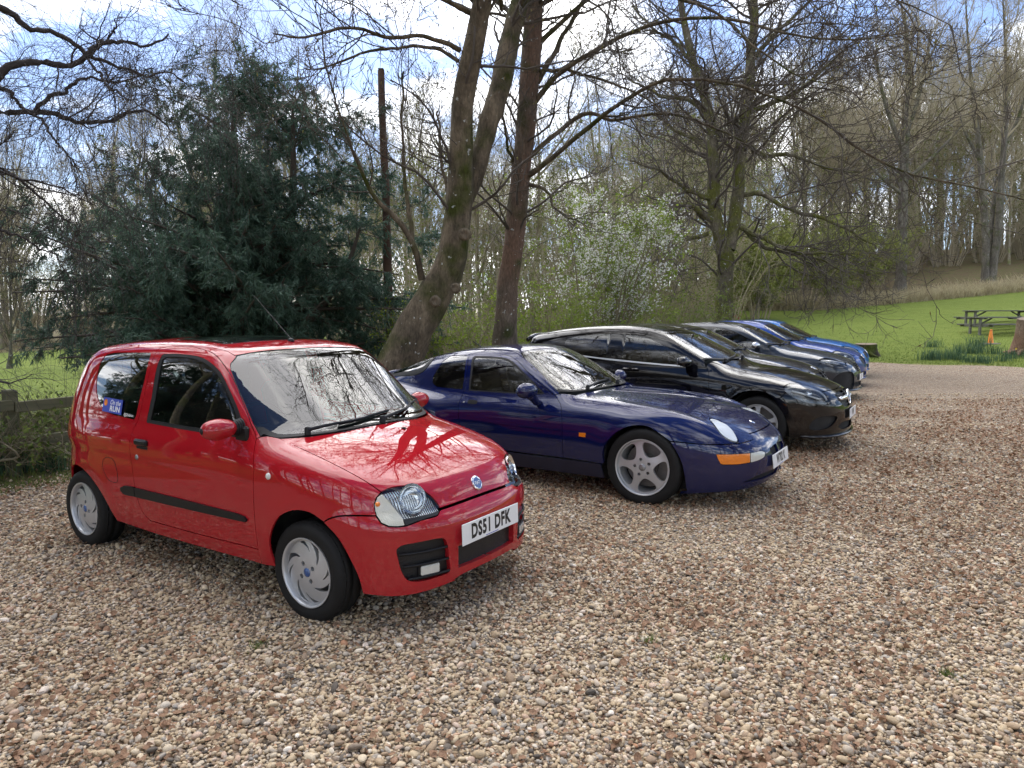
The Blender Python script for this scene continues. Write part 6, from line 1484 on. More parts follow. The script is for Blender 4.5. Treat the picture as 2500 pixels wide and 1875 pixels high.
def build_trees():
    rng = np.random.default_rng(11)
    # the leaning tree behind the red car
    lev = [dict(n=250, L=(.8, 2.8), ang=(25, 70), ratio=(.3, .5), steps=10, wig=.19, up=.05, t0=.28, rmin=.007, rcap=.024, k=5),
           dict(n=1700, L=(.3, 1.2), ang=(25, 65), ratio=(.45, .7), steps=7, wig=.22, up=.10, t0=.12, rmin=.0050, k=3),
           dict(n=5600, L=(.10, .45), ang=(25, 60), ratio=(.5, .8), steps=4, wig=.24, up=.13, t0=.15, rmin=.0038, k=3),
           dict(n=260, L=(.5, 1.3), ang=(20, 60), ratio=(.2, .4), steps=8, wig=.18, up=.10, t0=.35, rmin=.004, rcap=.008, k=4, of=0)]
    root, cur, off = grow_tree('leaning_tree', 'thick bare tree leaning right with two stems, rooted behind the red hatchback', 'tree', LEAN+high_limbs(LEAN, 6, rng, 5.6, 7.4, 2.5, 4.2)+high_limbs(LEAN[1:], 6, rng, 5.8, 8.3, 2.5, 4.2), M['bark_lean'], M['twig_dark'], rng, lev, crook=.010, thin=.9)
    tips = np.concatenate([c[0][:, -1] for c in cur[2:4]]); tips = tips[rng.random(len(tips)) < .16]
    d = rng.normal(size=(len(tips), 3))*.5 + np.array([0, 0, 1.]); d /= np.linalg.norm(d, axis=1, keepdims=True); bd = Veg()
    Pb = tips[:, None] + d[:, None]*np.array([0, .012, .028, .05])[None, :, None]; V, Q = tubes(Pb, np.broadcast_to(np.array([.003, .008, .008, .001]), (len(tips), 4)), 5); bd.add(V, Q); mkobj('buds', bd.mesh('buds', M['bud']), root)['kind'] = 'stuff'
    # knots on the trunk
    for (x, y, z, s) in ((-.62, 9.42, 2.62, .085), (-.75, 9.43, 1.92, .07), (-1.02, 9.45, 1.75, .075)):
        kb = MB().lathe([(.2, -.3), (1, -.15), (1.05, .1), (.8, .35), (.55, .40), (.45, .28), (0, .22)], 'y', 14); kb.V[0] = kb.V[0]*np.array([1, -1, 1])*s*(1+.06*rng.normal(size=(len(kb.V[0]), 1))); o = kb.build('knot', M['bark_lean'], root, True); o.location = Vector((x, y, z)) - Vector(off)
    # the red-brown trunk
    lev = [dict(n=420, L=(.8, 3.0), ang=(25, 70), ratio=(.35, .6), steps=9, wig=.19, up=.03, t0=.20, rmin=.007, rcap=.024, k=4),
           dict(n=2700, L=(.3, 1.2), ang=(25, 65), ratio=(.45, .7), steps=7, wig=.22, up=.09, t0=.12, rmin=.0050, k=3),
           dict(n=7600, L=(.10, .45), ang=(25, 60), ratio=(.5, .8), steps=4, wig=.22, up=.12, t0=.15, rmin=.0036, k=3),
           dict(n=420, L=(.4, 1.2), ang=(20, 60), ratio=(.2, .4), steps=8, wig=.18, up=.08, t0=.3, rmin=.004, rcap=.008, k=4, of=0)]
    root, cur, off = grow_tree('bare_tree', 'bare tree with reddish brown trunk and long boughs reaching right', 'tree', RUST+high_limbs(RUST, 12, rng, 5.8, 9.0, 3.0, 5.5), M['bark_rust'], M['twig_dark'], rng, lev, boughs=M['bark_lean'], thin=.66, crook=.012); rust = root
    tips = np.concatenate([c[0][:, -1] for c in cur[2:4]]); tips = tips[rng.random(len(tips)) < .10]
    d = rng.normal(size=(len(tips), 3))*.5 + np.array([0, 0, 1.]); d /= np.linalg.norm(d, axis=1, keepdims=True); bd = Veg()
    Pb = tips[:, None] + d[:, None]*np.array([0, .012, .028, .05])[None, :, None]; V, Q = tubes(Pb, np.broadcast_to(np.array([.003, .008, .008, .001]), (len(tips), 4)), 5); bd.add(V, Q); mkobj('buds', bd.mesh('buds', M['bud']), root)['kind'] = 'stuff'
    # mossy forked tree
    lev = [dict(n=280, L=(1.2, 4.4), ang=(25, 70), ratio=(.35, .55), steps=10, wig=.18, up=.0, t0=.18, rmin=.013, rcap=.045, k=5),
           dict(n=2200, L=(.6, 2.0), ang=(25, 65), ratio=(.45, .7), steps=7, wig=.22, up=.04, t0=.12, rmin=.0095, k=3),
           dict(n=6500, L=(.25, 1.0), ang=(25, 60), ratio=(.5, .8), steps=4, wig=.22, up=.08, t0=.15, rmin=.0072, k=3)]
    root, cur, off = grow_tree('mossy_tree', 'forked bare tree with mossy trunk standing behind the parked cars', 'tree', MOSS, M['bark_moss'], M['twig_dark'], rng, lev, crook=.018); mossy = root
    lv = Veg(); C = np.concatenate([rng.normal(size=(2200, 3))*np.array([.28, .28, 1.1]) + np.array([0.05, 0, 1.7]), cur[2][0][rng.choice(len(cur[2][0]), 500), -1]]); V, Q = leaf_quads(C, .07, rng); lv.add(V, Q); mkobj('ivy', lv.mesh('ivy', M['leaf_haw']), root)['kind'] = 'stuff'
    lev = [dict(n=90, L=(1.5, 5), ang=(20, 55), ratio=(.3, .5), steps=9, wig=.12, up=.10, t0=.45, rmin=.018, rcap=.07, k=5),
           dict(n=700, L=(.8, 2.6), ang=(25, 55), ratio=(.4, .6), steps=6, wig=.16, up=.12, t0=.15, rmin=.012, k=3),
           dict(n=2600, L=(.4, 1.4), ang=(25, 55), ratio=(.5, .8), steps=4, wig=.18, up=.10, t0=.2, rmin=.009, k=3)]
    grow_tree('hillside_tree', 'tall bare tree with pale trunk in the dry grass at the wood edge', 'tree', HILL, M['bark_grey'], M['twig_wood'], rng, lev)
    grow_tree('twin_stemmed_tree', 'pale grey twin stemmed tree at the top of the lawn', 'tree', TWIN, M['bark_grey'], M['twig_wood'], rng, lev)
    lev = [dict(n=14, L=(.5, 1.6), ang=(20, 50), ratio=(.3, .5), steps=7, wig=.12, up=.14, t0=.3, rmin=.012, k=4), dict(n=120, L=(.3, 1.0), ang=(20, 50), ratio=(.5, .7), steps=5, wig=.14, up=.12, t0=.2, rmin=.009, k=3), dict(n=420, L=(.2, .6), ang=(20, 50), ratio=(.5, .8), steps=4, wig=.14, up=.1, rmin=.007, k=3)]
    grow_tree('young_tree', 'small young bare tree alone on the left lawn', 'tree', YARD, M['bark_grey'], M['twig'], rng, lev)
    # weeping tree whose trunk stands out of view on the left
    tr = [[(-6.2, 6.3, -.1, .34), (-6.1, 6.3, 1.5, .28), (-5.9, 6.35, 3.0, .24), (-5.5, 6.3, 4.0, .17), (-4.9, 6.25, 4.4, .10)],
          [(-6.0, 6.35, 2.4, .16), (-5.6, 6.5, 2.75, .12), (-5.1, 6.6, 2.9, .085), (-4.8, 6.7, 3.0, .06)],
          [(-6.0, 6.3, 3.2, .16), (-5.6, 6.0, 4.6, .12), (-5.0, 5.9, 5.6, .08), (-4.0, 6.1, 5.9, .05)],
          [(-6.1, 6.35, .7, .14), (-5.7, 6.5, .95, .08), (-5.2, 6.6, 1.0, .04)], [(-6.1, 6.35, 1.5, .14), (-5.9, 6.9, 1.75, .08), (-5.5, 7.4, 1.85, .04)]]
    lev = [dict(n=120, L=(.5, 1.6), ang=(30, 75), ratio=(.3, .5), steps=9, wig=.26, up=.02, t0=.45, rmin=.0045, rcap=.014, k=4),
           dict(n=1100, L=(.25, .9), ang=(25, 65), ratio=(.4, .7), steps=7, wig=.24, up=-.06, t0=.1, rmin=.003, k=3),
           dict(n=3600, L=(.35, 1.3), ang=(20, 60), ratio=(.5, .8), steps=6, wig=.10, up=-.3, t0=.1, rmin=.0019, k=3, grav=(-.1, -.25, -.45, -.5, -.3))]
    grow_tree('weeping_tree', 'weeping bare tree with dark twisting boughs hanging in at top left', 'tree', tr+WEEP, M['twig_weep'], M['twig_weep'], rng, lev, knob=.08, extend=False, crook=.012, thin=.85, npt=44)
    # woodland stock, then copies
    protos = []
    for k in range(6):
        hgt = 16.; lean = rng.normal(size=2)*.5
        tp_ = [(0, 0, -.2, .17), (.02, 0, .4, .125), (lean[0]*.15, lean[1]*.15, 3, .11), (lean[0]*.45+.25*rng.normal(), lean[1]*.45, 7, .09), (lean[0]*.8+.3*rng.normal(), lean[1]*.8+.3*rng.normal(), 11, .06), (lean[0], lean[1], 14.5, .03), (lean[0]*1.05, lean[1], 16, .012)]
        limbs = [tp_]
        for j in range(3 + k % 3):
            z = rng.uniform(4.5, 10); a = rng.uniform(0, 6.28); sp = rng.uniform(1.3, 3.2); q = z/16
            limbs.append([(lean[0]*q*.8, lean[1]*q*.8, z, .075), (lean[0]*q+sp*.4*math.cos(a), lean[1]*q+sp*.4*math.sin(a), z+1.2, .06), (lean[0]*q+sp*.9*math.cos(a), lean[1]*q+sp*.9*math.sin(a), z+3.2, .04), (lean[0]*q+sp*1.3*math.cos(a), lean[1]*q+sp*1.3*math.sin(a), z+5.5, .015)])
        L = np.stack([resample(x, 16) for x in limbs]); P, R = L[:, :, :3], L[:, :, 3]
        t = Veg(); V, Q = tubes(P, R, 7); t.add(V, Q); tm = t.mesh('trunk', M['bark_wood'])
        c = Veg(); q1 = spawn(P, R, 52, rng, (1.4, 4.6), (25, 65), (.3, .5), 7, .14, .10, .28, .012, .04); V, Q = tubes(*q1, 4); c.add(V, Q)
        q2 = spawn(*q1, 360, rng, (.6, 2.2), (25, 60), (.4, .7), 5, .18, .10, .1, .0085); V, Q = tubes(*q2, 3); c.add(V, Q)
        q3 = spawn(*q2, 1900, rng, (.3, 1.1), (25, 55), (.5, .8), 3, .2, .08, .1, .0065); V, Q = tubes(*q3, 3); c.add(V, Q)
        q4 = spawn(P, R, 120, rng, (.4, 1.4), (40, 80), (.1, .2), 4, .2, .0, .12, .007, .012); V, Q = tubes(*q4, 3); c.add(V, Q)
        cm = c.mesh('crown', M['twig_wood'] if k % 3 else M['twig']); lf = None
        if k % 2 == 0:
            z = q3[0].reshape(-1, 3); z = z[rng.choice(len(z), 1500)]; lv = Veg(); V, Q = leaf_quads(z + rng.normal(size=z.shape)*.08, .10, rng); lv.add(V, Q); lf = lv.mesh('leaves', M['leaf_haw'], False)
        protos.append((tm, cm, lf))
    spots = []
    def wood(n, box, smin, smax, dmin, fn=None):
        tries = 0; got = 0
        while got < n and tries < n*60:
            tries += 1; px = rng.uniform(box[0], box[1]); dep = rng.uniform(box[2], box[3])**1.0; x = (px-1250)/1721*dep; y = dep
            if any((x-a)**2+(y-b_)**2 < dmin*dmin for a, b_, _ in spots): continue
            spots.append((x, y, rng.uniform(smin, smax))); got += 1
    wood(34, (-300, 520, 40, 78), .72, 1.05, 2.0)
    wood(64, (480, 1560, 27, 70), .42, .80, 1.6)
    wood(50, (1450, 2050, 46, 90), .75, 1.2, 2.1)
    wood(66, (2000, 2800, 57, 100), .85, 1.5, 2.1)
    kinds = {}
    for i, (x, y, s) in enumerate(spots):
        tm, cm, lf = protos[i % 6]; px = 1250+x/y*1721
        where = 'beyond the left lawn' if px < 520 else ('behind the leaning tree and blossom' if px < 1500 else ('behind the mossy forked tree' if px < 2050 else 'on the slope above the right lawn'))
        e = tag(empty('woodland_tree', (x, y, float(H(x, y))-.1), rng.uniform(0, 6.28)), 'slender bare tree in the wood '+where, 'tree', 'woodland trees '+where); e.scale = (s*rng.uniform(.9, 1.15),)*2 + (s,)
        mkobj('trunk', tm, e); mkobj('crown', cm, e)
        if lf is not None: mkobj('leaves', lf, e)['kind'] = 'stuff'
    # near side of the yard, mirrored in glass and paint
    for i, (x, y, s) in enumerate(((9.5, -12, 1.0), (-8, -4.5, .85), (-11, 1, .9), (13, -3, .9), (17, 2, .85), (-6, -13, 1.1), (4, -15, 1.2), (11, -14, 1.1), (20, -9, 1.1), (-14, -8, 1.1), (24, 6, 1.0), (-9, -2, .7), (11, -5, .8), (-13, -3, .8), (-17, 2, .9), (-10, -11, 1.0), (-1, -11, 1.0), (7, -11, 1.0), (15, -9, 1.0), (22, -2, .9), (-20, -6, 1.1), (1, -20, 1.3), (-8, -19, 1.3), (10, -20, 1.3), (-8.5, 4.2, .6), (-10, 6.5, .7), (-12, 3.2, .75), (-14, 5.5, .8), (-11, -1, .7), (-15, -1, .8), (-16.5, 3.5, .9), (-19, 6, .9), (-21, 1, 1.0), (-24, 5, 1.0), (-18, -4, 1.0), (-12.5, 8, .7), (-22, 9, 1.0), (-26, -2, 1.1))):
        tm, cm, lf = protos[i % 6]; e = tag(empty('woodland_tree', (x, y, -.1), rng.uniform(0, 6.28)), 'bare tree behind the viewpoint, seen only mirrored in car glass', 'tree', 'trees mirrored in the cars'); e.scale = (s*1.3, s*1.3, s)
        mkobj('trunk', tm, e); mkobj('crown', cm, e)
    for src, (x, y), a, s_ in ((rust, (-4.8, -3.4), .4, .8), (mossy, (10.5, -3.0), 1.2, .62), (mossy, (-9.5, 1.2), 2.6, .6)):
        c = copy_tree(src); c.location = (x, y, 0); c.rotation_euler = (0, 0, a); c.scale = (s_, s_, s_); c['label'] = 'spreading bare tree behind the viewpoint, seen only mirrored in car glass'; c['group'] = 'trees mirrored in the cars'

def build_conifer():
    rng = np.random.default_rng(5)
    x, y = -4.95, 12.6; base = float(H(x, y)); root = tag(empty('conifer_tree', (x, y, base)), 'big dark green conifer with drooping sprays behind the red hatchback', 'tree')
    stems = [[(.15, 0, -.1, .26), (.1, .0, 1.5, .20), (.0, .05, 3.0, .14), (.1, 0, 4.4, .07), (.15, 0, 5.5, .02)], [(.2, .1, .4, .17), (.65, .15, 1.8, .13), (1.05, .1, 3.4, .08), (1.15, .05, 5.3, .02)], [(-.05, .0, .5, .16), (-.7, .1, 1.7, .12), (-1.25, .1, 2.9, .07), (-1.5, .1, 4.1, .02)], [(.1, -.1, .5, .13), (.3, -.6, 1.8, .09), (.45, -.9, 3.2, .05), (.5, -1.0, 4.3, .02)], [(.2, .1, .6, .12), (1.3, .0, 1.5, .09), (2.0, .0, 2.4, .05), (2.3, .0, 3.2, .02)]]
    L = np.stack([resample(s_, 20) for s_ in stems]); P, R = L[:, :, :3], L[:, :, 3]
    t = Veg(); V, Q = tubes(P, R, 9); t.add(V, Q); mkobj('trunk', t.mesh('trunk', M['twig_dark']), root)
    q1 = spawn(P, R, 230, rng, (1.0, 2.5), (50, 95), (.2, .35), 9, .08, 0, .06, .010, .035, grav=(.10, .06, .02, -.03, -.06, -.06, -.02, .05, .08))
    low = spawn(P[:3], R[:3], 46, rng, (2.2, 3.7), (70, 100), (.25, .4), 10, .06, 0, .06, .014, .04, tmax=.40, grav=(.05, .03, 0, -.02, -.04, -.05, -.03, 0, .03, .04))
    left = spawn(P[2:3], R[2:3], 20, rng, (2.1, 3.9), (60, 95), (.25, .4), 10, .06, 0, .05, .014, .04, tmax=.55, side=(-1.3, -.2, 0), grav=(.05, .03, 0, -.02, -.04, -.05, -.03, 0, .03, .04))
    def lift(q): k = ~((q[0][:, :, 2].min(1) < .95) & (q[0][:, -1, 0] < -.9)); return q[0][k], q[1][k]
    q1, low, left = lift(q1), lift(low), lift(left); b = Veg()
    for q in (q1, low, left): V, Q = tubes(*q, 4); b.add(V, Q)
    def merge(a, c):  # bring both to ten steps
        def rs(z, n): i = np.linspace(0, z.shape[1]-1, n); j = np.minimum(i.astype(int), z.shape[1]-2); w = (i-j); w = w[None, :, None] if z.ndim == 3 else w[None]; return z[:, j]*(1-w) + z[:, j+1]*w
        return np.concatenate([rs(a[0], 10), rs(c[0], 10)]), np.concatenate([rs(a[1], 10), rs(c[1], 10)])
    br = merge(merge(q1, low), left)
    q2 = spawn(*br, 3800, rng, (.22, .80), (35, 70), (.3, .5), 6, .09, -.13, .12, .0035, .008); V, Q = tubes(*q2, 3); b.add(V, Q)
    mkobj('branches', b.mesh('branches', M['twig_dark']), root)
    # needle sprays: narrow leaves to both sides of every twig
    q3 = spawn(*q2, 30000, rng, (.05, .17), (30, 60), (.5, .8), 2, .10, -.10, .0, .0022)
    T = q3[0]; n = Veg()
    c = np.concatenate([T[:, k] for k in (0, 1, 2)] + [q2[0][:, k] for k in (1, 2, 3, 4, 5, 6)]); d0 = np.concatenate([T[:, 2]-T[:, 0]]*3 + [q2[0][:, 6]-q2[0][:, 3]]*6); d0 /= np.maximum(np.linalg.norm(d0, axis=1, keepdims=True), 1e-9)
    for k in range(3):
        dd = d0 + rng.normal(size=d0.shape)*.50; dd[:, 2] -= .35; dd /= np.linalg.norm(dd, axis=1, keepdims=True); ln_ = rng.uniform(.05, .12, (len(c), 1)); w_ = np.cross(dd, rng.normal(size=dd.shape)); w_ /= np.linalg.norm(w_, axis=1, keepdims=True); c_ = c + rng.normal(size=c.shape)*.010; V = np.stack([c_-w_*ln_*.09, c_+w_*ln_*.09, c_+dd*ln_], 1).reshape(-1, 3); n.add(V, None, np.arange(len(V)).reshape(-1, 3))
    o = mkobj('needles', n.mesh('needles', M['needle'], False), root); o['kind'] = 'stuff'
    c = copy_tree(root); c.location = (-15.5, 4.0, 0); c.rotation_euler = (0, 0, 2.0); c['label'] = 'dark conifer out of view at left, seen only mirrored in car glass'

def shrub(name, label, cat, x, y, w, hgt, rng, leafm, nl, size, stems=14, twigm=None, group=None, bloom=0, tall=1.0, leafpart='leaves', flat=1.0):
    base = float(H(x, y)); root = tag(empty(name, (x, y, base)), label, cat, group)
    a = rng.uniform(0, 6.28, stems); rad = w*.5*rng.random(stems)**.5
    limbs = [[(.25*r_*math.cos(t), .25*r_*math.sin(t)*flat, -.05, .012+.012*hgt/3), (.5*r_*math.cos(t), .5*r_*math.sin(t)*flat, hgt*.35, .012+.006*hgt/3), (.9*r_*math.cos(t)+.1*rng.normal(), .9*r_*math.sin(t)*flat, hgt*.68*rng.uniform(.8, 1.1), .010), (1.15*r_*math.cos(t), 1.15*r_*math.sin(t)*flat, hgt*rng.uniform(.75, 1.02)*tall, .005)] for t, r_ in zip(a, rad)]
    L = np.stack([resample(s_, 14) for s_ in limbs]); P, R = L[:, :, :3], L[:, :, 3]; c = Veg(); V, Q = tubes(P, R, 5); c.add(V, Q)
    q1 = spawn(P, R, stems*9, rng, (.2*w*.5+.15, .55*w*.5+.3), (30, 70), (.4, .6), 6, .2, .06, .15, .004); V, Q = tubes(*q1, 3); c.add(V, Q)
    q2 = spawn(*q1, stems*34, rng, (.1, .4+.08*hgt), (30, 65), (.5, .8), 4, .2, .06, .1, .003); V, Q = tubes(*q2, 3); c.add(V, Q)
    mkobj('stems', c.mesh('stems', twigm or M['twig']), root)
    pts = np.concatenate([q2[0].reshape(-1, 3), q1[0][:, 2:].reshape(-1, 3)]); C = pts[rng.choice(len(pts), nl)] + rng.normal(size=(nl, 3))*size*.5; C = C[C[:, 2] > .02]
    l = Veg(); V, Q = leaf_quads(C, size, rng); l.add(V, Q); mkobj(leafpart, l.mesh(leafpart, leafm, False), root)['kind'] = 'stuff'
    if bloom:
        pz = pts[pts[:, 2] > hgt*.34]; cc = pz[rng.choice(len(pz), bloom//16)]; C = (cc[:, None] + rng.normal(size=(len(cc), 16, 3))*.055).reshape(-1, 3); b = Veg(); V, Q = leaf_quads(C, .040, rng, .9); b.add(V, Q); mkobj('blossom', b.mesh('blossom', M['blossom'], False), root)['kind'] = 'stuff'
    return root
def at(px, dep): return (px-1250)/1721*dep, dep
def build_shrubs():
    rng = np.random.default_rng(21); scrub = []; thick = []; haws = []
    for k, (px, dep, w, h_) in enumerate(((1830, 45, 7, 5), (1930, 50, 8, 6), (2030, 52, 8, 6), (2110, 56, 8, 5.5), (2200, 58, 8, 6), (2300, 60, 9, 6), (2400, 60, 8, 6), (2500, 60, 9, 6.5), (2580, 58, 8, 6), (1740, 42, 7, 5), (60, 44, 8, 4), (200, 46, 8, 4.5), (330, 44, 8, 4.5))):
        x, y = at(px, dep)
        if k < 2: scrub = scrub + [shrub('wood_edge_scrub', 'pale tangled bare scrub filling the edge of the wood', 'thicket', x, y, 8, 6, rng, M['leaf_haw'], 1500, .12, 44, M['twig_wood'], 'scrub under the woodland trees', tall=1.1)]
        else:
            c = copy_tree(scrub[k % 2]); c.location = (x, y, float(H(x, y))); c.rotation_euler = (0, 0, 1.7*k); c.scale = (w/8, w/8, h_/6)
    x, y = at(1455, 15.5); shrub('blossom_shrub', 'tall shrub with white blossom and fresh green leaves behind the black hatchback', 'shrub', x, y, 3.4, 4.2, rng, M['leaf_new'], 12000, .06, 30, bloom=11000)
    for k, (px, dep, w, h_, nl) in enumerate(((1075, 12.4, 1.7, 1.6, 3000), (1330, 13.8, 2.4, 2.1, 5200), (1230, 15.5, 2.6, 1.7, 3800), (1560, 18, 2.6, 2.4, 4200), (1660, 20, 2.8, 2.2, 3800))):
        x, y = at(px, dep); lab = ('bright green bush between the leaning tree and the red-brown trunk', 'bright green bush just right of the red-brown trunk', 'low green bush behind the red-brown trunk', 'green bush at the right foot of the white blossom', 'green bush left of the mossy forked trunk')[k]
        shrub('green_bush', lab, 'bush', x, y, w, h_, rng, M['leaf_new'], nl, .05, 16, group='bushes behind the parked cars')
    labs = ['olive green bush right of the mossy trunk', 'widest olive green bush at the foot of the wood', 'olive green bush by the dry grass', 'olive bush left of the pale hillside trunk', 'olive bush behind the pale hillside trunk', 'olive bush beside the twin stemmed tree', 'olive bush at the right edge below the wood']
    for k, (px, dep, w, h_, nl) in enumerate(((1850, 37, 5.0, 4.2, 9000), (1960, 41, 7.0, 5.0, 13000), (2060, 43, 6, 4.4, 10000), (2120, 50, 5.5, 4.5, 7000))):
        x, y = at(px, dep)
        if k < 3: haws.append(shrub('hawthorn_bush', labs[k], 'bush', x, y, w, h_, rng, M['leaf_hawthorn'], nl, .15, 20, M['twig_wood'], 'hawthorn bushes at the wood edge'))
        else:
            c = copy_tree(haws[k % 3]); c.location = (x, y, float(H(x, y))); c.rotation_euler = (0, 0, 1.9*k); c['label'] = labs[k]
    masters = [shrub('tall_thicket', 'dense olive thicket of tall fine stems behind the conifer', 'thicket', *at(560, 30), 8, 7.5, rng, M['leaf_haw'], 3600, .12, 46, M['twig_wood'], 'tall thickets filling the wood', tall=1.15), shrub('tall_thicket', 'dense olive thicket of tall fine stems behind the blossom', 'thicket', *at(1330, 33), 8, 8.0, rng, M['leaf_haw'], 3600, .12, 46, M['twig_wood'], 'tall thickets filling the wood', tall=1.2)]
    for k, (px, dep, s_) in enumerate(((-60, 46, .8), (90, 49, .85), (230, 46, .8), (390, 41, .85), (700, 33, .9), (830, 31, .85), (950, 35, 1.0), (1060, 30, .85), (1170, 36, 1.05), (1240, 30, .8), (1430, 38, 1.1), (1520, 34, .95), (1610, 40, 1.1), (1700, 38, 1.0), (1790, 44, 1.1), (1880, 60, 1.2), (1960, 64, 1.3), (2040, 62, 1.25), (2120, 66, 1.35), (2200, 68, 1.3), (2280, 66, 1.4), (2360, 69, 1.3), (2440, 67, 1.4), (2520, 68, 1.35), (2600, 66, 1.4))):
        c = copy_tree(masters[k % 2]); x, y = at(px, dep); c.location = (x, y, float(H(x, y))); c.rotation_euler = (0, 0, k*1.3); c.scale = (s_, s_, s_*rng.uniform(.9, 1.1)); c['label'] = 'dense olive thicket of tall fine stems in the wood'
    for k, (px, dep, w, h_) in enumerate(((1120, 20, 4, 3.2), (960, 24, 4.5, 3.6), (1380, 24, 4.5, 4.2), (1500, 29, 5.5, 4.6), (1640, 31, 5.5, 4.6), (1760, 33, 5.5, 4.2))):
        x, y = at(px, dep); labt = ('thicket of thin bare stems behind the low bushes', 'thicket of thin bare stems left of the leaning tree', 'thicket of thin bare stems behind the blossom', 'thicket of bare stems far behind the blossom', 'thicket of bare stems left of the mossy tree', 'thicket of bare stems behind the mossy tree')[k]
        if k < 2: thick.append(shrub('scrub_thicket', labt, 'thicket', x, y, w, h_, rng, M['leaf_haw'], 1500, .08, 34, M['twig_wood'], 'thickets in front of the wood', tall=1.15))
        else:
            c = copy_tree(thick[k % 2]); c.location = (x, y, float(H(x, y))); c.rotation_euler = (0, 0, 2.1*k); c.scale = (w/4.2, w/4.2, h_/3.4); c['label'] = labt
    for k, (px, dep, w, h_, nl) in enumerate(((20, 7.0, .9, .42, 700), (95, 7.4, .9, .40, 700), (175, 7.9, 1.0, .45, 900), (-60, 6.7, .9, .45, 600))):
        x, y = at(px, dep); shrub('bramble', ('bramble tangle over the fence nearest the left edge', 'bramble tangle over the middle of the fence', 'bramble tangle behind the red hatchback tail', 'bramble at the far left edge')[k], 'bramble', x, y, w, h_, rng, M['leaf_bramble'], nl, .05, 8, group='brambles along the fence')
# ------------------------------------------------------------------ ground, lawn, gravel
def noise_node(n, l, vec, scale, detail=5, rough=.55, w=None):
    q = n.new('ShaderNodeTexNoise'); q.inputs['Scale'].default_value = scale; q.inputs['Detail'].default_value = detail; q.inputs['Roughness'].default_value = rough; l.new(vec, q.inputs['Vector']); return q.outputs['Fac']
def ramp(n, l, f, stops, const=False):
    r = n.new('ShaderNodeValToRGB'); e = r.color_ramp; e.interpolation = 'CONSTANT' if const else 'LINEAR'
    while len(e.elements) < len(stops): e.elements.new(.5)
    for el, (p, c) in zip(e.elements, stops): el.position = p; el.color = (*c, 1)
    l.new(f, r.inputs[0]); return r.outputs[0]
def mixc(n, l, f, a, b, mode='MIX'):
    x = n.new('ShaderNodeMix'); x.data_type = 'RGBA'; x.blend_type = mode
    if isinstance(f, float): x.inputs[0].default_value = f
    else: l.new(f, x.inputs[0])
    for s_, v in ((6, a), (7, b)):
        if isinstance(v, tuple): x.inputs[s_].default_value = (*v, 1)
        else: l.new(v, x.inputs[s_])
    return x.outputs[2]
def ground_mat():
    m, n, l, b = newmat('meadow'); b.inputs['Roughness'].default_value = .95; b.inputs['Specular IOR Level'].default_value = .1
    tc = n.new('ShaderNodeTexCoord'); v = tc.outputs['Object']
    big = noise_node(n, l, v, .35, 6); mid = noise_node(n, l, v, 2.2, 6, .65); fine = noise_node(n, l, v, 26, 5, .7)
    grass = ramp(n, l, big, [(.30, (.085, .125, .018)), (.55, (.135, .180, .030)), (.78, (.195, .235, .052))])
    grass = mixc(n, l, .55, grass, ramp(n, l, mid, [(.30, (.070, .105, .016)), (.5, (.135, .180, .032)), (.75, (.215, .240, .066))]))
    grass = mixc(n, l, .35, grass, ramp(n, l, fine, [(.25, (.045, .072, .010)), (.7, (.215, .255, .066))]))
    dry = ramp(n, l, mid, [(.25, (.120, .140, .045)), (.45, (.270, .225, .120)), (.7, (.400, .340, .190))])
    dry = mixc(n, l, .4, dry, ramp(n, l, fine, [(.3, (.060, .050, .025)), (.7, (.34, .29, .16))]))
    lit = ramp(n, l, mid, [(.25, (.070, .050, .030)), (.45, (.150, .110, .065)), (.60, (.105, .130, .035)), (.8, (.200, .160, .095))])
    lit = mixc(n, l, .35, lit, ramp(n, l, fine, [(.3, (.020, .015, .010)), (.7, (.16, .115, .07))]))
    def at_(nm):
        a = n.new('ShaderNodeAttribute'); a.attribute_name = nm
        s_ = n.new('ShaderNodeMath'); s_.operation = 'ADD'; l.new(a.outputs['Fac'], s_.inputs[0]); o = n.new('ShaderNodeMath'); o.operation = 'MULTIPLY_ADD'; o.inputs[1].default_value = .9; o.inputs[2].default_value = -.45; l.new(mid, o.inputs[0]); l.new(o.outputs[0], s_.inputs[1])
        r = n.new('ShaderNodeMapRange'); r.inputs[1].default_value = .35; r.inputs[2].default_value = .65; l.new(s_.outputs[0], r.inputs[0]); return r.outputs[0]
    col = mixc(n, l, at_('dry'), grass, dry); col = mixc(n, l, at_('wood'), col, lit); l.new(col, b.inputs['Base Color'])
    bp = n.new('ShaderNodeBump'); bp.inputs['Strength'].default_value = .7; bp.inputs['Distance'].default_value = .05; l.new(fine, bp.inputs['Height']); l.new(bp.outputs[0], b.inputs['Normal'])
    return m
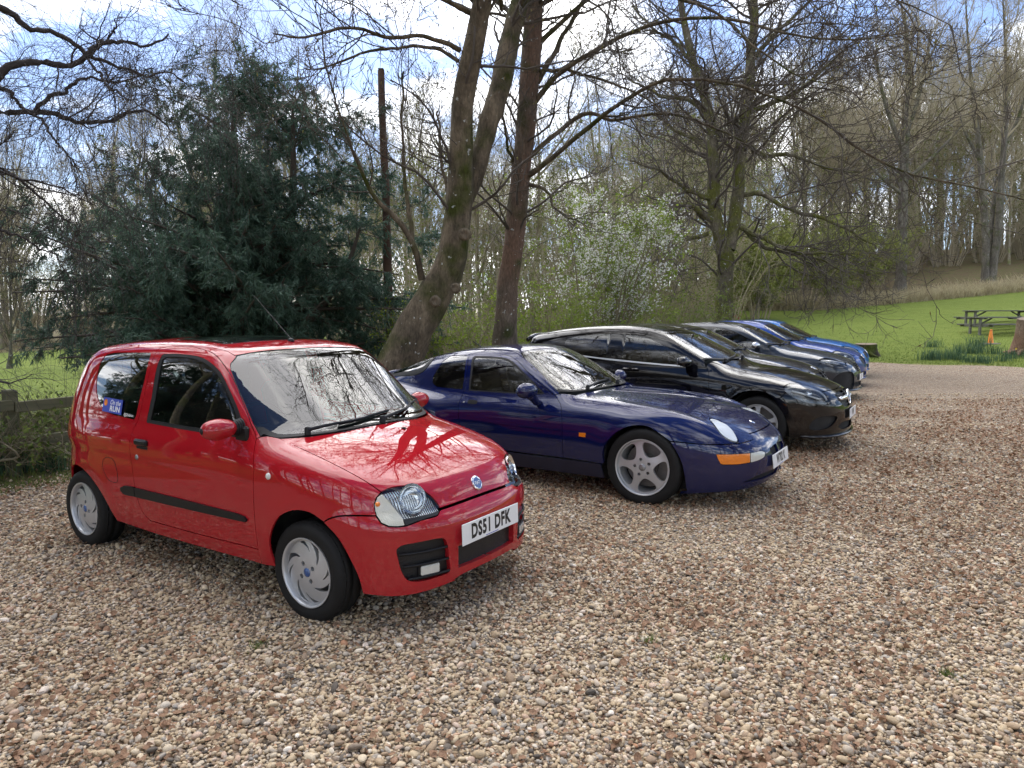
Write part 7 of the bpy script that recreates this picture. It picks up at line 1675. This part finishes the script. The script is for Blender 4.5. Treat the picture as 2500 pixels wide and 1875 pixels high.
def gravel_mat():
    m, n, l, b = newmat('gravel'); b.inputs['Roughness'].default_value = .85; b.inputs['Specular IOR Level'].default_value = .25
    tc = n.new('ShaderNodeTexCoord'); v = tc.outputs['Object']
    vo = n.new('ShaderNodeTexVoronoi'); vo.inputs['Scale'].default_value = 58; l.new(v, vo.inputs['Vector']); sp = n.new('ShaderNodeSeparateColor'); l.new(vo.outputs['Color'], sp.inputs[0])
    st = ramp(n, l, sp.outputs[0], STONES)
    vo2 = n.new('ShaderNodeTexVoronoi'); vo2.inputs['Scale'].default_value = 21; l.new(v, vo2.inputs['Vector']); sp2 = n.new('ShaderNodeSeparateColor'); l.new(vo2.outputs['Color'], sp2.inputs[0])
    lf = n.new('ShaderNodeMath'); lf.operation = 'GREATER_THAN'; lf.inputs[1].default_value = .84; l.new(sp2.outputs[1], lf.inputs[0])
    pat = noise_node(n, l, v, .5, 4); pm_ = n.new('ShaderNodeMapRange'); pm_.inputs[1].default_value = .40; pm_.inputs[2].default_value = .62; l.new(pat, pm_.inputs[0]); mu = n.new('ShaderNodeMath'); mu.operation = 'MULTIPLY'; l.new(lf.outputs[0], mu.inputs[0]); l.new(pm_.outputs[0], mu.inputs[1])
    col = mixc(n, l, mu.outputs[0], st, (.20, .085, .045))
    dk = n.new('ShaderNodeMapRange'); dk.inputs[1].default_value = .25; dk.inputs[2].default_value = .65; dk.inputs[3].default_value = 0; dk.inputs[4].default_value = .75; l.new(vo.outputs['Distance'], dk.inputs[0])
    col = mixc(n, l, dk.outputs[0], col, (.050, .037, .026))
    pat2 = noise_node(n, l, v, .23, 5); col = mixc(n, l, .35, col, mixc(n, l, 1.0, col, ramp(n, l, pat2, [(.3, (.55, .48, .42)), (.7, (1.15, 1.1, 1.05))]), 'MULTIPLY')); l.new(col, b.inputs['Base Color'])
    bp = n.new('ShaderNodeBump'); bp.inputs['Strength'].default_value = .9; bp.inputs['Distance'].default_value = .012; bp.invert = True; l.new(vo.outputs['Distance'], bp.inputs['Height']); l.new(bp.outputs[0], b.inputs['Normal'])
    return m
STONES = [(0.0, (.070, .060, .050)), (.05, (.20, .165, .13)), (.15, (.33, .235, .155)), (.30, (.43, .325, .205)), (.46, (.52, .41, .265)), (.62, (.62, .515, .365)), (.74, (.44, .37, .285)), (.84, (.26, .24, .215)), (.88, (.70, .61, .48)), (.95, (.40, .21, .115)), (1.0, (.76, .70, .60))]
def pebble_mat():
    m, n, l, b = newmat('pebble'); b.inputs['Roughness'].default_value = .7; b.inputs['Specular IOR Level'].default_value = .3
    oi = n.new('ShaderNodeObjectInfo'); c = ramp(n, l, oi.outputs['Random'], STONES); tc = n.new('ShaderNodeTexCoord'); f = noise_node(n, l, tc.outputs['Object'], 1.6, 6, .6); c = mixc(n, l, .45, c, mixc(n, l, 1.0, c, ramp(n, l, f, [(.3, (.55, .52, .5)), (.7, (1.3, 1.27, 1.22))]), 'MULTIPLY')); l.new(c, b.inputs['Base Color']); return m
def scatter(name, P, rot, scl, idx, meshes, kind='stuff', label=None):
    """instances of a few small meshes on given places (stuff nobody could count)"""
    col = bpy.data.collections.new(name+'_source')
    for k, me in enumerate(meshes):
        o = bpy.data.objects.new('%s_source_%02d' % (name, k), me); col.objects.link(o)
    me = bpy.data.meshes.new(name); me.vertices.add(len(P)); me.vertices.foreach_set('co', np.asarray(P, np.float32).ravel())
    for nm, v, t, key in (('rot', rot, 'FLOAT_VECTOR', 'vector'), ('scl', scl, 'FLOAT_VECTOR', 'vector'), ('idx', idx, 'INT', 'value')):
        a = me.attributes.new(nm, t, 'POINT'); a.data.foreach_set(key, np.asarray(v, np.float32 if t != 'INT' else np.int32).ravel())
    me.update(); ob = mkobj(name, me); tag(ob, label, None, None, kind)
    g = bpy.data.node_groups.new(name+'_nodes', 'GeometryNodeTree'); g.interface.new_socket('Geometry', in_out='INPUT', socket_type='NodeSocketGeometry'); g.interface.new_socket('Geometry', in_out='OUTPUT', socket_type='NodeSocketGeometry')
    n, l = g.nodes, g.links; gi, go = n.new('NodeGroupInput'), n.new('NodeGroupOutput')
    ci = n.new('GeometryNodeCollectionInfo'); ci.inputs['Collection'].default_value = col; ci.inputs['Separate Children'].default_value = True; ci.inputs['Reset Children'].default_value = True
    ip = n.new('GeometryNodeInstanceOnPoints'); ip.inputs['Pick Instance'].default_value = True
    def na(nm, t):
        q = n.new('GeometryNodeInputNamedAttribute'); q.data_type = t; q.inputs['Name'].default_value = nm; return q.outputs['Attribute']
    l.new(gi.outputs[0], ip.inputs['Points']); l.new(ci.outputs[0], ip.inputs['Instance']); l.new(na('idx', 'INT'), ip.inputs['Instance Index'])
    e2r = n.new('FunctionNodeEulerToRotation'); l.new(na('rot', 'FLOAT_VECTOR'), e2r.inputs[0]); l.new(e2r.outputs[0], ip.inputs['Rotation']); l.new(na('scl', 'FLOAT_VECTOR'), ip.inputs['Scale']); l.new(ip.outputs[0], go.inputs[0])
    md = ob.modifiers.new('scatter', 'NODES'); md.node_group = g
    return ob
def blades(C, hgt, rng, lean=.35, width=.006, seg=1):
    n = len(C); a = rng.uniform(0, 6.28, n); s = hgt*rng.uniform(.55, 1.25, n); ln = rng.normal(size=(n, 2))*lean*s[:, None]; w = np.stack([np.cos(a), np.sin(a), 0*a], 1)*width
    tip = C + np.stack([ln[:, 0], ln[:, 1], s], 1); mid = C + np.stack([ln[:, 0]*.3, ln[:, 1]*.3, s*.6], 1)
    V = np.stack([C-w, C+w, mid+w*.8, mid-w*.8, tip], 1).reshape(-1, 3); k = (np.arange(n)*5)[:, None]
    return V, k+np.array([[0, 1, 2, 3]]), k+np.array([[3, 2, 4]])
def sheet(name, xs, ys, mat, fn, attrs=None, z=0., parent=None):
    X, Y = np.meshgrid(xs, ys, indexing='ij'); x, y = fn(X, Y); Z = H(x, y)+z; V = np.stack([x, y, Z], -1).reshape(-1, 3); a, b_ = X.shape
    i = np.arange(a-1)[:, None]*b_ + np.arange(b_-1)[None]; Q = np.stack([i, i+b_, i+b_+1, i+1], -1).reshape(-1, 4)
    me = mesh_np(name, V, Q, mat, True, attr=attrs(V[:, 0], V[:, 1]) if attrs else None); return tag(mkobj(name, me, parent), kind='structure')
def build_ground():
    rng = np.random.default_rng(3)
    def masks(x, y):
        r = x*RU[0]+y*RU[1]; f = x*FU[0]+y*FU[1]; edge = 42.8+1.0*np.clip(f+6.5, 0, 40)
        sm = lambda v, w: np.clip(v/w+.5, 0, 1)
        dry = np.maximum(sm(r-edge-.6, 1.5), .50*np.exp(-np.clip(r-24.7, 0, 99)/1.1)*(r > 24)*(f > -9)); wood = sm(r-edge-6.5, 4)
        wood = np.maximum(wood, sm(np.hypot(x, y)-46, 5)*(f < -16)); mid = sm(-f-9.3, 1.5)*sm(x+8.0, 2)*sm(23-r, 6)
        wood = np.maximum(wood, mid*.85); verge = sm(-f-6.7, .5)*sm(f+8.6, .8)*sm(24-r, 2)
        return dict(dry=dry, wood=np.maximum(wood, verge*.58))
    xs = np.unique(np.concatenate([np.linspace(-400, -40, 25), np.arange(-40, 45, .75), np.linspace(45, 420, 26)])); ys = np.unique(np.concatenate([np.linspace(-120, -6, 20), np.arange(-6, 62, .75), np.linspace(62, 700, 40)]))
    sheet('ground', xs, ys, ground_mat(), lambda a, b: (a, b), masks)
    rs_ = np.concatenate([np.linspace(-90, -8, 20), np.arange(-8, 24.3, .6), [24.5, 24.7]]); fs = np.concatenate([[-6.95, -6.8, -6.6], np.arange(-6.2, 16, .6), np.linspace(17, 90, 16)])
    def fn(a, b):
        a2 = a + (.18*np.sin(b*2.1)+.12*np.sin(b*5.3+1))*(a > 24); b2 = b + (.10*np.sin(a*3.1)+.07*np.sin(a*7.7))*(b < -6.4); return a2*RU[0]+b2*FU[0], a2*RU[1]+b2*FU[1]
    sheet('gravel_yard', rs_, fs, gravel_mat(), fn, None, .006)
    # loose pebbles where they can be told apart
    pm_ = pebble_mat(); pebs = []
    for k in range(8):
        bm = bmesh.new(); bmesh.ops.create_icosphere(bm, subdivisions=2, radius=1.0); sd = rng.normal(size=3); k1 = rng.normal(size=(4, 3))*1.3
        for v_ in bm.verts:
            p = np.array(v_.co); f = 1 + .13*sum(math.sin(float(q @ p)+i) for i, q in enumerate(k1))*.6; v_.co = Vector(p*f*np.array([1, rng.uniform(.74, .78), .58]))
        me = bpy.data.meshes.new('pebble'); bm.to_mesh(me); bm.free(); me.polygons.foreach_set('use_smooth', np.ones(len(me.polygons), bool)); me.materials.append(pm_); pebs.append(me)
    P = []
    for d0, d1, dens in ((1.35, 3.0, 7200), (3.0, 4.6, 5200), (4.6, 7.0, 3000), (7.0, 10.0, 1400), (10, 14, 450)):
        half = .74; n = int(half*1.28*(d1*d1-d0*d0)*dens); y = np.sqrt(rng.uniform(d0*d0, d1*d1, n)); x = rng.uniform(-1, 1, n)*half*1.28*y; P.append(np.stack([x, y], 1))
    P = np.concatenate(P); f = P @ FU; r = P @ RU; P = P[(f > -7.0+.25*rng.normal(size=len(f))) & (r < 24.6)]; n = len(P)
    s = np.clip(rng.lognormal(math.log(.0068), .38, n), .0036, .021); s *= 1+.12*np.clip((np.hypot(P[:, 0], P[:, 1])-6)/5, 0, 1)
    Z = H(P[:, 0], P[:, 1]) + .006 + s*rng.uniform(.0, .95, n); rot = np.stack([rng.normal(size=n)*.35, rng.normal(size=n)*.35, rng.uniform(0, 6.28, n)], 1); scl = np.stack([s*rng.uniform(.9, 1.35, n), s*rng.uniform(.85, 1.1, n), s*rng.uniform(.75, 1.2, n)], 1)
    scatter('gravel_pebbles', np.column_stack([P, Z]), rot, scl, rng.integers(0, 8, n), pebs, label='loose tan, grey and cream pebbles of the yard')
    # dead leaves, drifted in patches
    lm = leaf_mat('dead_leaf', (.11, .052, .027), (.35, .215, .13), .12, .75, 8.); lvs = []
    for k in range(6):
        u = np.linspace(0, 1, 6); w = np.sin(u*np.pi)**.7*rng.uniform(.30, .44); curl = rng.uniform(-.9, .9); fold = rng.uniform(.15, .7); V = []
        for i, t in enumerate(u):
            for j in (-1, 0, 1): V.append([t-.5, j*w[i]*(1+.15*rng.normal()), curl*(t-.5)**2 + fold*abs(j)*w[i] + .03*rng.normal()])
        Q = [[i*3+j, i*3+3+j, i*3+4+j, i*3+1+j] for i in range(5) for j in range(2)]; lvs.append(mesh_np('dead_leaf', np.array(V), np.array(Q), lm, True))
    n0 = 120000; y = np.sqrt(rng.uniform(1.5**2, 13**2, n0)); x = rng.uniform(-1, 1, n0)*.95*y; A_ = np.stack([x, y], 1)
    fld = np.sin(x*2.3+1.3*np.sin(y*1.7))+np.sin(y*2.9+x*.8+2)+np.sin(x*5.1-y*4.3)*.6 + .9*np.clip((x-.3)/2, -.5, 1); keep = rng.random(n0) < np.clip((fld+.9)/3.4, .14, .8)*np.clip(1.35-y/14, .25, 1); A_ = A_[keep]; f = A_ @ FU; A_ = A_[(f > -8.2)]; n = len(A_)
    s = rng.uniform(.016, .040, n)*(1+.25*(A_[:, 1] > 6)); scatter('dead_leaves', np.column_stack([A_, H(A_[:, 0], A_[:, 1])+.018+rng.uniform(0, .012, n)]), np.stack([rng.normal(size=n)*.4, rng.normal(size=n)*.4, rng.uniform(0, 6.28, n)], 1), np.stack([s, s*rng.uniform(.7, 1.2, n), s*rng.uniform(.6, 1.1, n)], 1), rng.integers(0, 6, n), lvs, label='curled red-brown dead leaves drifted over the gravel')
    # grass: lawn edge, verge, dry strip
    gm = leaf_mat('grass_blade', (.070, .110, .018), (.200, .250, .055), .35, .6, 2.); dm = leaf_mat('dry_blade', (.24, .20, .11), (.55, .48, .30), .3, .7, 2.)
    def field(n, fn_): q = fn_(n); return np.column_stack([q, H(q[:, 0], q[:, 1])])
    v = Veg()
    q = field(26000, lambda n: rf(24.75+rng.exponential(3.0, n), rng.uniform(-12, 8, n))); V, Q, T = blades(q, .05, rng, .5, .006); v.add(V, Q, T)
    q = field(9000, lambda n: np.stack([rng.uniform(-22, -5, n), rng.uniform(8.5, 24, n)], 1)); q = q[(q[:, :2] @ FU) < -8.3]; V, Q, T = blades(q, .03, rng, .5, .006); v.add(V, Q, T)
    q = field(7000, lambda n: rf(rng.uniform(-2, 13, n), -6.95-np.abs(rng.normal(size=n))*.9)); V, Q, T = blades(q, .07, rng, .6, .0035); v.add(V, Q, T)
    tag(mkobj('grass', v.mesh('grass', gm, False)), 'short green grass of the lawns and verge', None, None, 'stuff')
    v = Veg(); ff = rng.uniform(-14, 12, 26000); q = rf(42.8+np.clip(ff+6.5, 0, 40)+np.abs(rng.normal(size=26000))*2.6-.3, ff); q = np.column_stack([q, H(q[:, 0], q[:, 1])]); V, Q, T = blades(q, .55, rng, .45, .012); v.add(V, Q, T)
    tag(mkobj('dry_grass', v.mesh('dry_grass', dm, False)), 'long dry straw-coloured grass along the foot of the wood', None, None, 'stuff')
    for (x, y), lab in (((.93, 3.01), 'small grass tuft in the gravel below the navy coupe'), ((.64, 3.19), 'tiny grass tuft in the gravel left of another tuft'), ((1.85, 2.87), 'largest green grass tuft in the gravel at right'), ((-1.17, 3.13), 'small grass tuft in the gravel below the red car wheel')):
        c = np.column_stack([rng.normal(size=(46, 2))*.018 + np.array([x, y]), np.full(46, .008)])-np.array([x, y, 0]); V, Q, T = blades(c, .035, rng, .7, .0016); v = Veg(); v.add(V, Q, T); tag(mkobj('grass_tuft', v.mesh('grass_tuft', M['leaf_bramble'], False), None, (x, y, 0)), lab, 'grass', 'tufts growing in the gravel')
# ------------------------------------------------------------------ fence, pole, stumps, tables, cone, daffodils
def wood_mat(name, c1, c2, scale=14):
    m, n, l, b = newmat(name); b.inputs['Roughness'].default_value = .85; tc = n.new('ShaderNodeTexCoord'); mp = n.new('ShaderNodeMapping'); mp.inputs['Scale'].default_value = (.12, 1, 1); l.new(tc.outputs['Object'], mp.inputs[0]); f = noise_node(n, l, mp.outputs[0], scale, 8, .65); l.new(ramp(n, l, f, [(.3, c1), (.7, c2)]), b.inputs['Base Color']); bp = n.new('ShaderNodeBump'); bp.inputs['Strength'].default_value = .4; bp.inputs['Distance'].default_value = .01; l.new(f, bp.inputs['Height']); l.new(bp.outputs[0], b.inputs['Normal']); return m
def build_props():
    rng = np.random.default_rng(17)
    fm = wood_mat('fence_wood', (.070, .072, .035), (.165, .150, .085)); tm = wood_mat('table_wood', (.075, .075, .060), (.20, .195, .165)); pm_ = wood_mat('pole_wood', (.050, .028, .018), (.110, .062, .040), 5)
    # fence along the back of the parking row
    A_ = rf(np.array([1.3]), np.array([-7.75]))[0]; root = tag(empty('post_and_rail_fence', (A_[0], A_[1], 0), math.atan2(RU[1], RU[0])), 'low weathered two-rail wooden fence under brambles left of the red hatchback', 'fence')
    for k in range(8):
        x = 1.85*k; MB().box((x, 0, .38), (.10, .12, .92), bev=.012).build('post', fm, root)
        if k < 7:
            for z in (.345, .690): MB().box((x+.925, -.075, z+.012*rng.normal()), (1.84, .04, .105), Matrix.Rotation(.010*rng.normal(), 3, 'Y'), bev=.006).build('rail', fm, root)
    # bare pole
    x, y = -2.22, 13.0; root = tag(empty('wooden_pole', (x, y, float(H(x, y)))), 'tall bare red-brown wooden pole with a flat cut top beside the conifer', 'pole'); n = 24; zz = np.linspace(-.1, 5.92, n)
    P = np.stack([-.10*zz/5.9 + .008*np.sin(zz*2.1), 0*zz, zz], 1); mb = MB().tube(P, np.linspace(.088, .060, n), 14); mb.V[0] += rng.normal(size=mb.V[0].shape)*.0025; mb.build('shaft', pm_, root, True, 60); MB().box((P[-1, 0], 0, 5.94), (.10, .10, .02), bev=.008).build('cap', pm_, root)
    # stumps
    def stump(name, lab, x, y, r, h_, mat, flare=1.5, groove=.12, bands=9):
        k = 40; prof = np.linspace(0, 1, 12); th = np.arange(k)*2*np.pi/k; g = np.zeros(k)
        for q in range(bands): g += rng.normal()*np.cos(th*(q+1)+rng.uniform(0, 6.28))/(q+1)**.7
        g = g/np.abs(g).max(); V = []
        for t in prof:
            rr_ = r*(1+(flare-1)*(1-t)**3)*(1+groove*g*(.5+1.6*(1-t)**2)) + rng.normal(size=k)*.010; V.append(np.stack([rr_*np.cos(th), rr_*np.sin(th), np.full(k, -.05+t*(h_+.05)) + (t > .9)*.05*h_*np.cos(th-1)], 1))
        Vt = np.concatenate(V); i = np.arange(11)[:, None]*k; j = np.arange(k)[None]; j2 = (j+1) % k; Q = np.stack([i+j, i+j2, i+k+j2, i+k+j], -1).reshape(-1, 4)
        root = tag(empty(name, (x, y, float(H(x, y)))), lab, 'stump'); mkobj('bark', mesh_np('bark', Vt, Q, mat, True), root); top = MB(); c = V[-1].mean(0); top.add(np.concatenate([V[-1], [c]]), None, [[q, (q+1) % k, k] for q in range(k)]); top.build('cut_face', M['cut_wood'], root)
        for q in range(4):
            a = rng.uniform(0, 6.28); l_ = catmull(np.array([[r*.9*math.cos(a), r*.9*math.sin(a), .10], [r*1.6*math.cos(a), r*1.6*math.sin(a), .05], [r*2.2*math.cos(a+.15), r*2.2*math.sin(a+.15), -.02]]), .1); MB().tube(l_, np.linspace(.09*r/.4, .03*r/.4, len(l_)), 7).build('root', mat, root, True)
    M['cut_wood'] = wood_mat('cut_wood', (.10, .075, .05), (.24, .18, .12), 8); M['bark_stump'] = bark_mat('bark_stump', (.085, .062, .044), (.30, .235, .175), scale=5, bump=.9, red=(.22, .135, .09)); M['bark_stump2'] = bark_mat('bark_stump2', (.022, .020, .014), (.075, .062, .045), (.06, .075, .015), .6, scale=5)
    stump('tree_stump', 'tall pale brown tree stump at the right edge beside the picnic tables', 16.50, 22.5, .36, 1.12, M['bark_stump'], 1.35, .18); stump('tree_stump', 'low dark mossy tree stump at the gravel edge beyond the azure car', 11.97, 23.85, .33, .40, M['bark_stump2'])
    # picnic tables
    def table(x, y, rz, lab):
        root = tag(empty('picnic_table', (x, y, float(H(x, y))), rz), lab, 'picnic table', 'picnic tables on the lawn'); L = 2.7
        for k in range(5): MB().box((L/2, .09+.145*k, .69), (L, .138, .040), bev=.006).build('top_plank', tm, root)
        for yy in (-.38, 1.14): MB().box((L/2, yy, .425), (L, .24, .042), bev=.006).build('bench_plank', tm, root)
        for xx in (.16, L-.16):
            MB().box((xx, .38, .385), (.05, 1.75, .10), bev=.006).build('cross_beam', tm, root)
            for yy in (.12, .64): MB().box((xx-.05, yy, .32), (.07, .09, .72), bev=.006).build('leg', tm, root)
            s_ = 1 if xx < 1 else -1; MB().tube([(xx, .38, .36), (xx+.62*s_, .38, .665)], .032, 4).build('brace', tm, root); MB().box((xx, .38, .645), (.05, .70, .05)).build('top_batten', tm, root)
    table(17.85, 27.0, math.radians(4), 'weathered grey picnic table nearest the tall stump, bench on each side'); table(19.15, 29.3, math.radians(5), 'weathered grey picnic table standing behind the nearer picnic table')
    # cone
    x, y = 16.92, 24.96; root = tag(empty('traffic_cone', (x, y, float(H(x, y)))), 'small orange traffic cone on a flat slab in front of the picnic table', 'cone'); MB().lathe([(.105, .0), (.098, .02), (.036, .47), (.030, .50), (.026, .505), (0, .505)], 'z', 28).build('cone_body', simple('cone_orange', (.85, .26, .03), .55, noise=.15, nscale=8), root, True, 40)
    MB().box((0, 0, .0), (.46, .40, .05), bev=.012).build('slab', simple('slab', (.22, .21, .18), .9, noise=.3), root); MB().lathe([(.0375, .44), (.040, .445), (.036, .475), (.033, .475)], 'z', 24).build('collar', simple('cone_red', (.62, .12, .03), .55), root)
    # red-brown log on the lawn
    x, y = 11.77, 37.3; root = tag(empty('log', (x, y, float(H(x, y)))), 'short rust-red log end lying on the lawn right of the mossy trunk', 'log'); MB().tube([(-.1, .25, .12), (0, 0, .13), (.03, -.25, .12)], [.17, .18, .17], 14).build('wood', simple('log_red', (.22, .060, .035), .8, noise=.35, nscale=9), root, True, 50); MB().tube([(-.12, .28, .20), (.02, -.2, .23)], [.12, .13], 10).build('bark', M['bark_stump2'], root, True)
    # daffodil clumps
    dm = leaf_mat('daffodil_leaf', (.030, .075, .035), (.090, .155, .085), .3, .5, 4.); ym = simple('daffodil_flower', (.75, .62, .05), .5)
    S_ = [(14.85, 24.93, .30, 'daffodil clump furthest left behind the others'), (13.17, 22.33, .34, 'daffodil clump at the left end by the gravel'), (13.45, 22.25, .36, 'wide daffodil clump by the gravel edge'), (13.80, 22.4, .34, 'daffodil clump right of the wide clump'), (13.95, 22.05, .30, 'daffodil clump close to the gravel'), (14.88, 23.33, .36, 'tall daffodil clump in the back row'), (15.15, 23.1, .32, 'daffodil clump in the back row left of the cone'), (16.21, 24.5, .40, 'daffodil clump just left of the orange cone'), (15.5, 23.39, .28, 'small daffodil clump below the cone clump'), (13.92, 21.43, .26, 'front daffodil clump in the gravel'), (14.3, 21.4, .28, 'second front daffodil clump'), (14.13, 21.1, .24, 'lowest daffodil clump on the gravel'), (15.6, 22.83, .30, 'daffodil clump between cone and stump'), (14.9, 21.39, .26, 'daffodil clump in the gravel left of the stump'), (15.45, 21.86, .28, 'daffodil clump left of the tall stump'), (16.05, 21.7, .32, 'daffodil clump in front of the tall stump'), (-4.90, 6.85, .30, 'tall daffodil leaves at the left fence'), (-4.62, 6.98, .27, 'daffodil leaves right of the tall clump at the left fence')]
    for x, y, h_, lab in S_:
        k = int(90*h_/.3); c = np.column_stack([rng.normal(size=(k, 2))*np.array([.16, .12])*h_/.3*(1 if x > 0 else .55), np.full(k, -.01)]); V, Q, T = blades(c, h_*1.05, rng, .30, .0065 if x > 0 else .0055); v = Veg(); v.add(V, Q, T); root = tag(empty('daffodil_clump', (x, y, float(H(x, y)))), lab+' with blue-green strap leaves' if 'leaves' not in lab else lab, 'daffodils', 'daffodil clumps'); mkobj('leaves', v.mesh('leaves', dm, False), root)['kind'] = 'stuff'
        if lab.startswith('daffodil clump left of the tall'):
            fl = MB().lathe([(0, .0), (.016, .004), (.020, .03), (.024, .034)], 'z', 10)
            for q in range(6): a = q*math.pi/3; fl.add([[.012*math.cos(a-.4), .012*math.sin(a-.4), .004], [.045*math.cos(a), .045*math.sin(a), .0], [.012*math.cos(a+.4), .012*math.sin(a+.4), .004]], None, [[0, 1, 2]])
            o = fl.build('flower', ym, root); o.matrix_basis = frame((.1, -.1, .30), (-.3, -.8, .3))
# ------------------------------------------------------------------ build everything
build_ground()
build_trees()
build_conifer()
build_shrubs()
build_red()
build_navy()
build_row()
build_props()
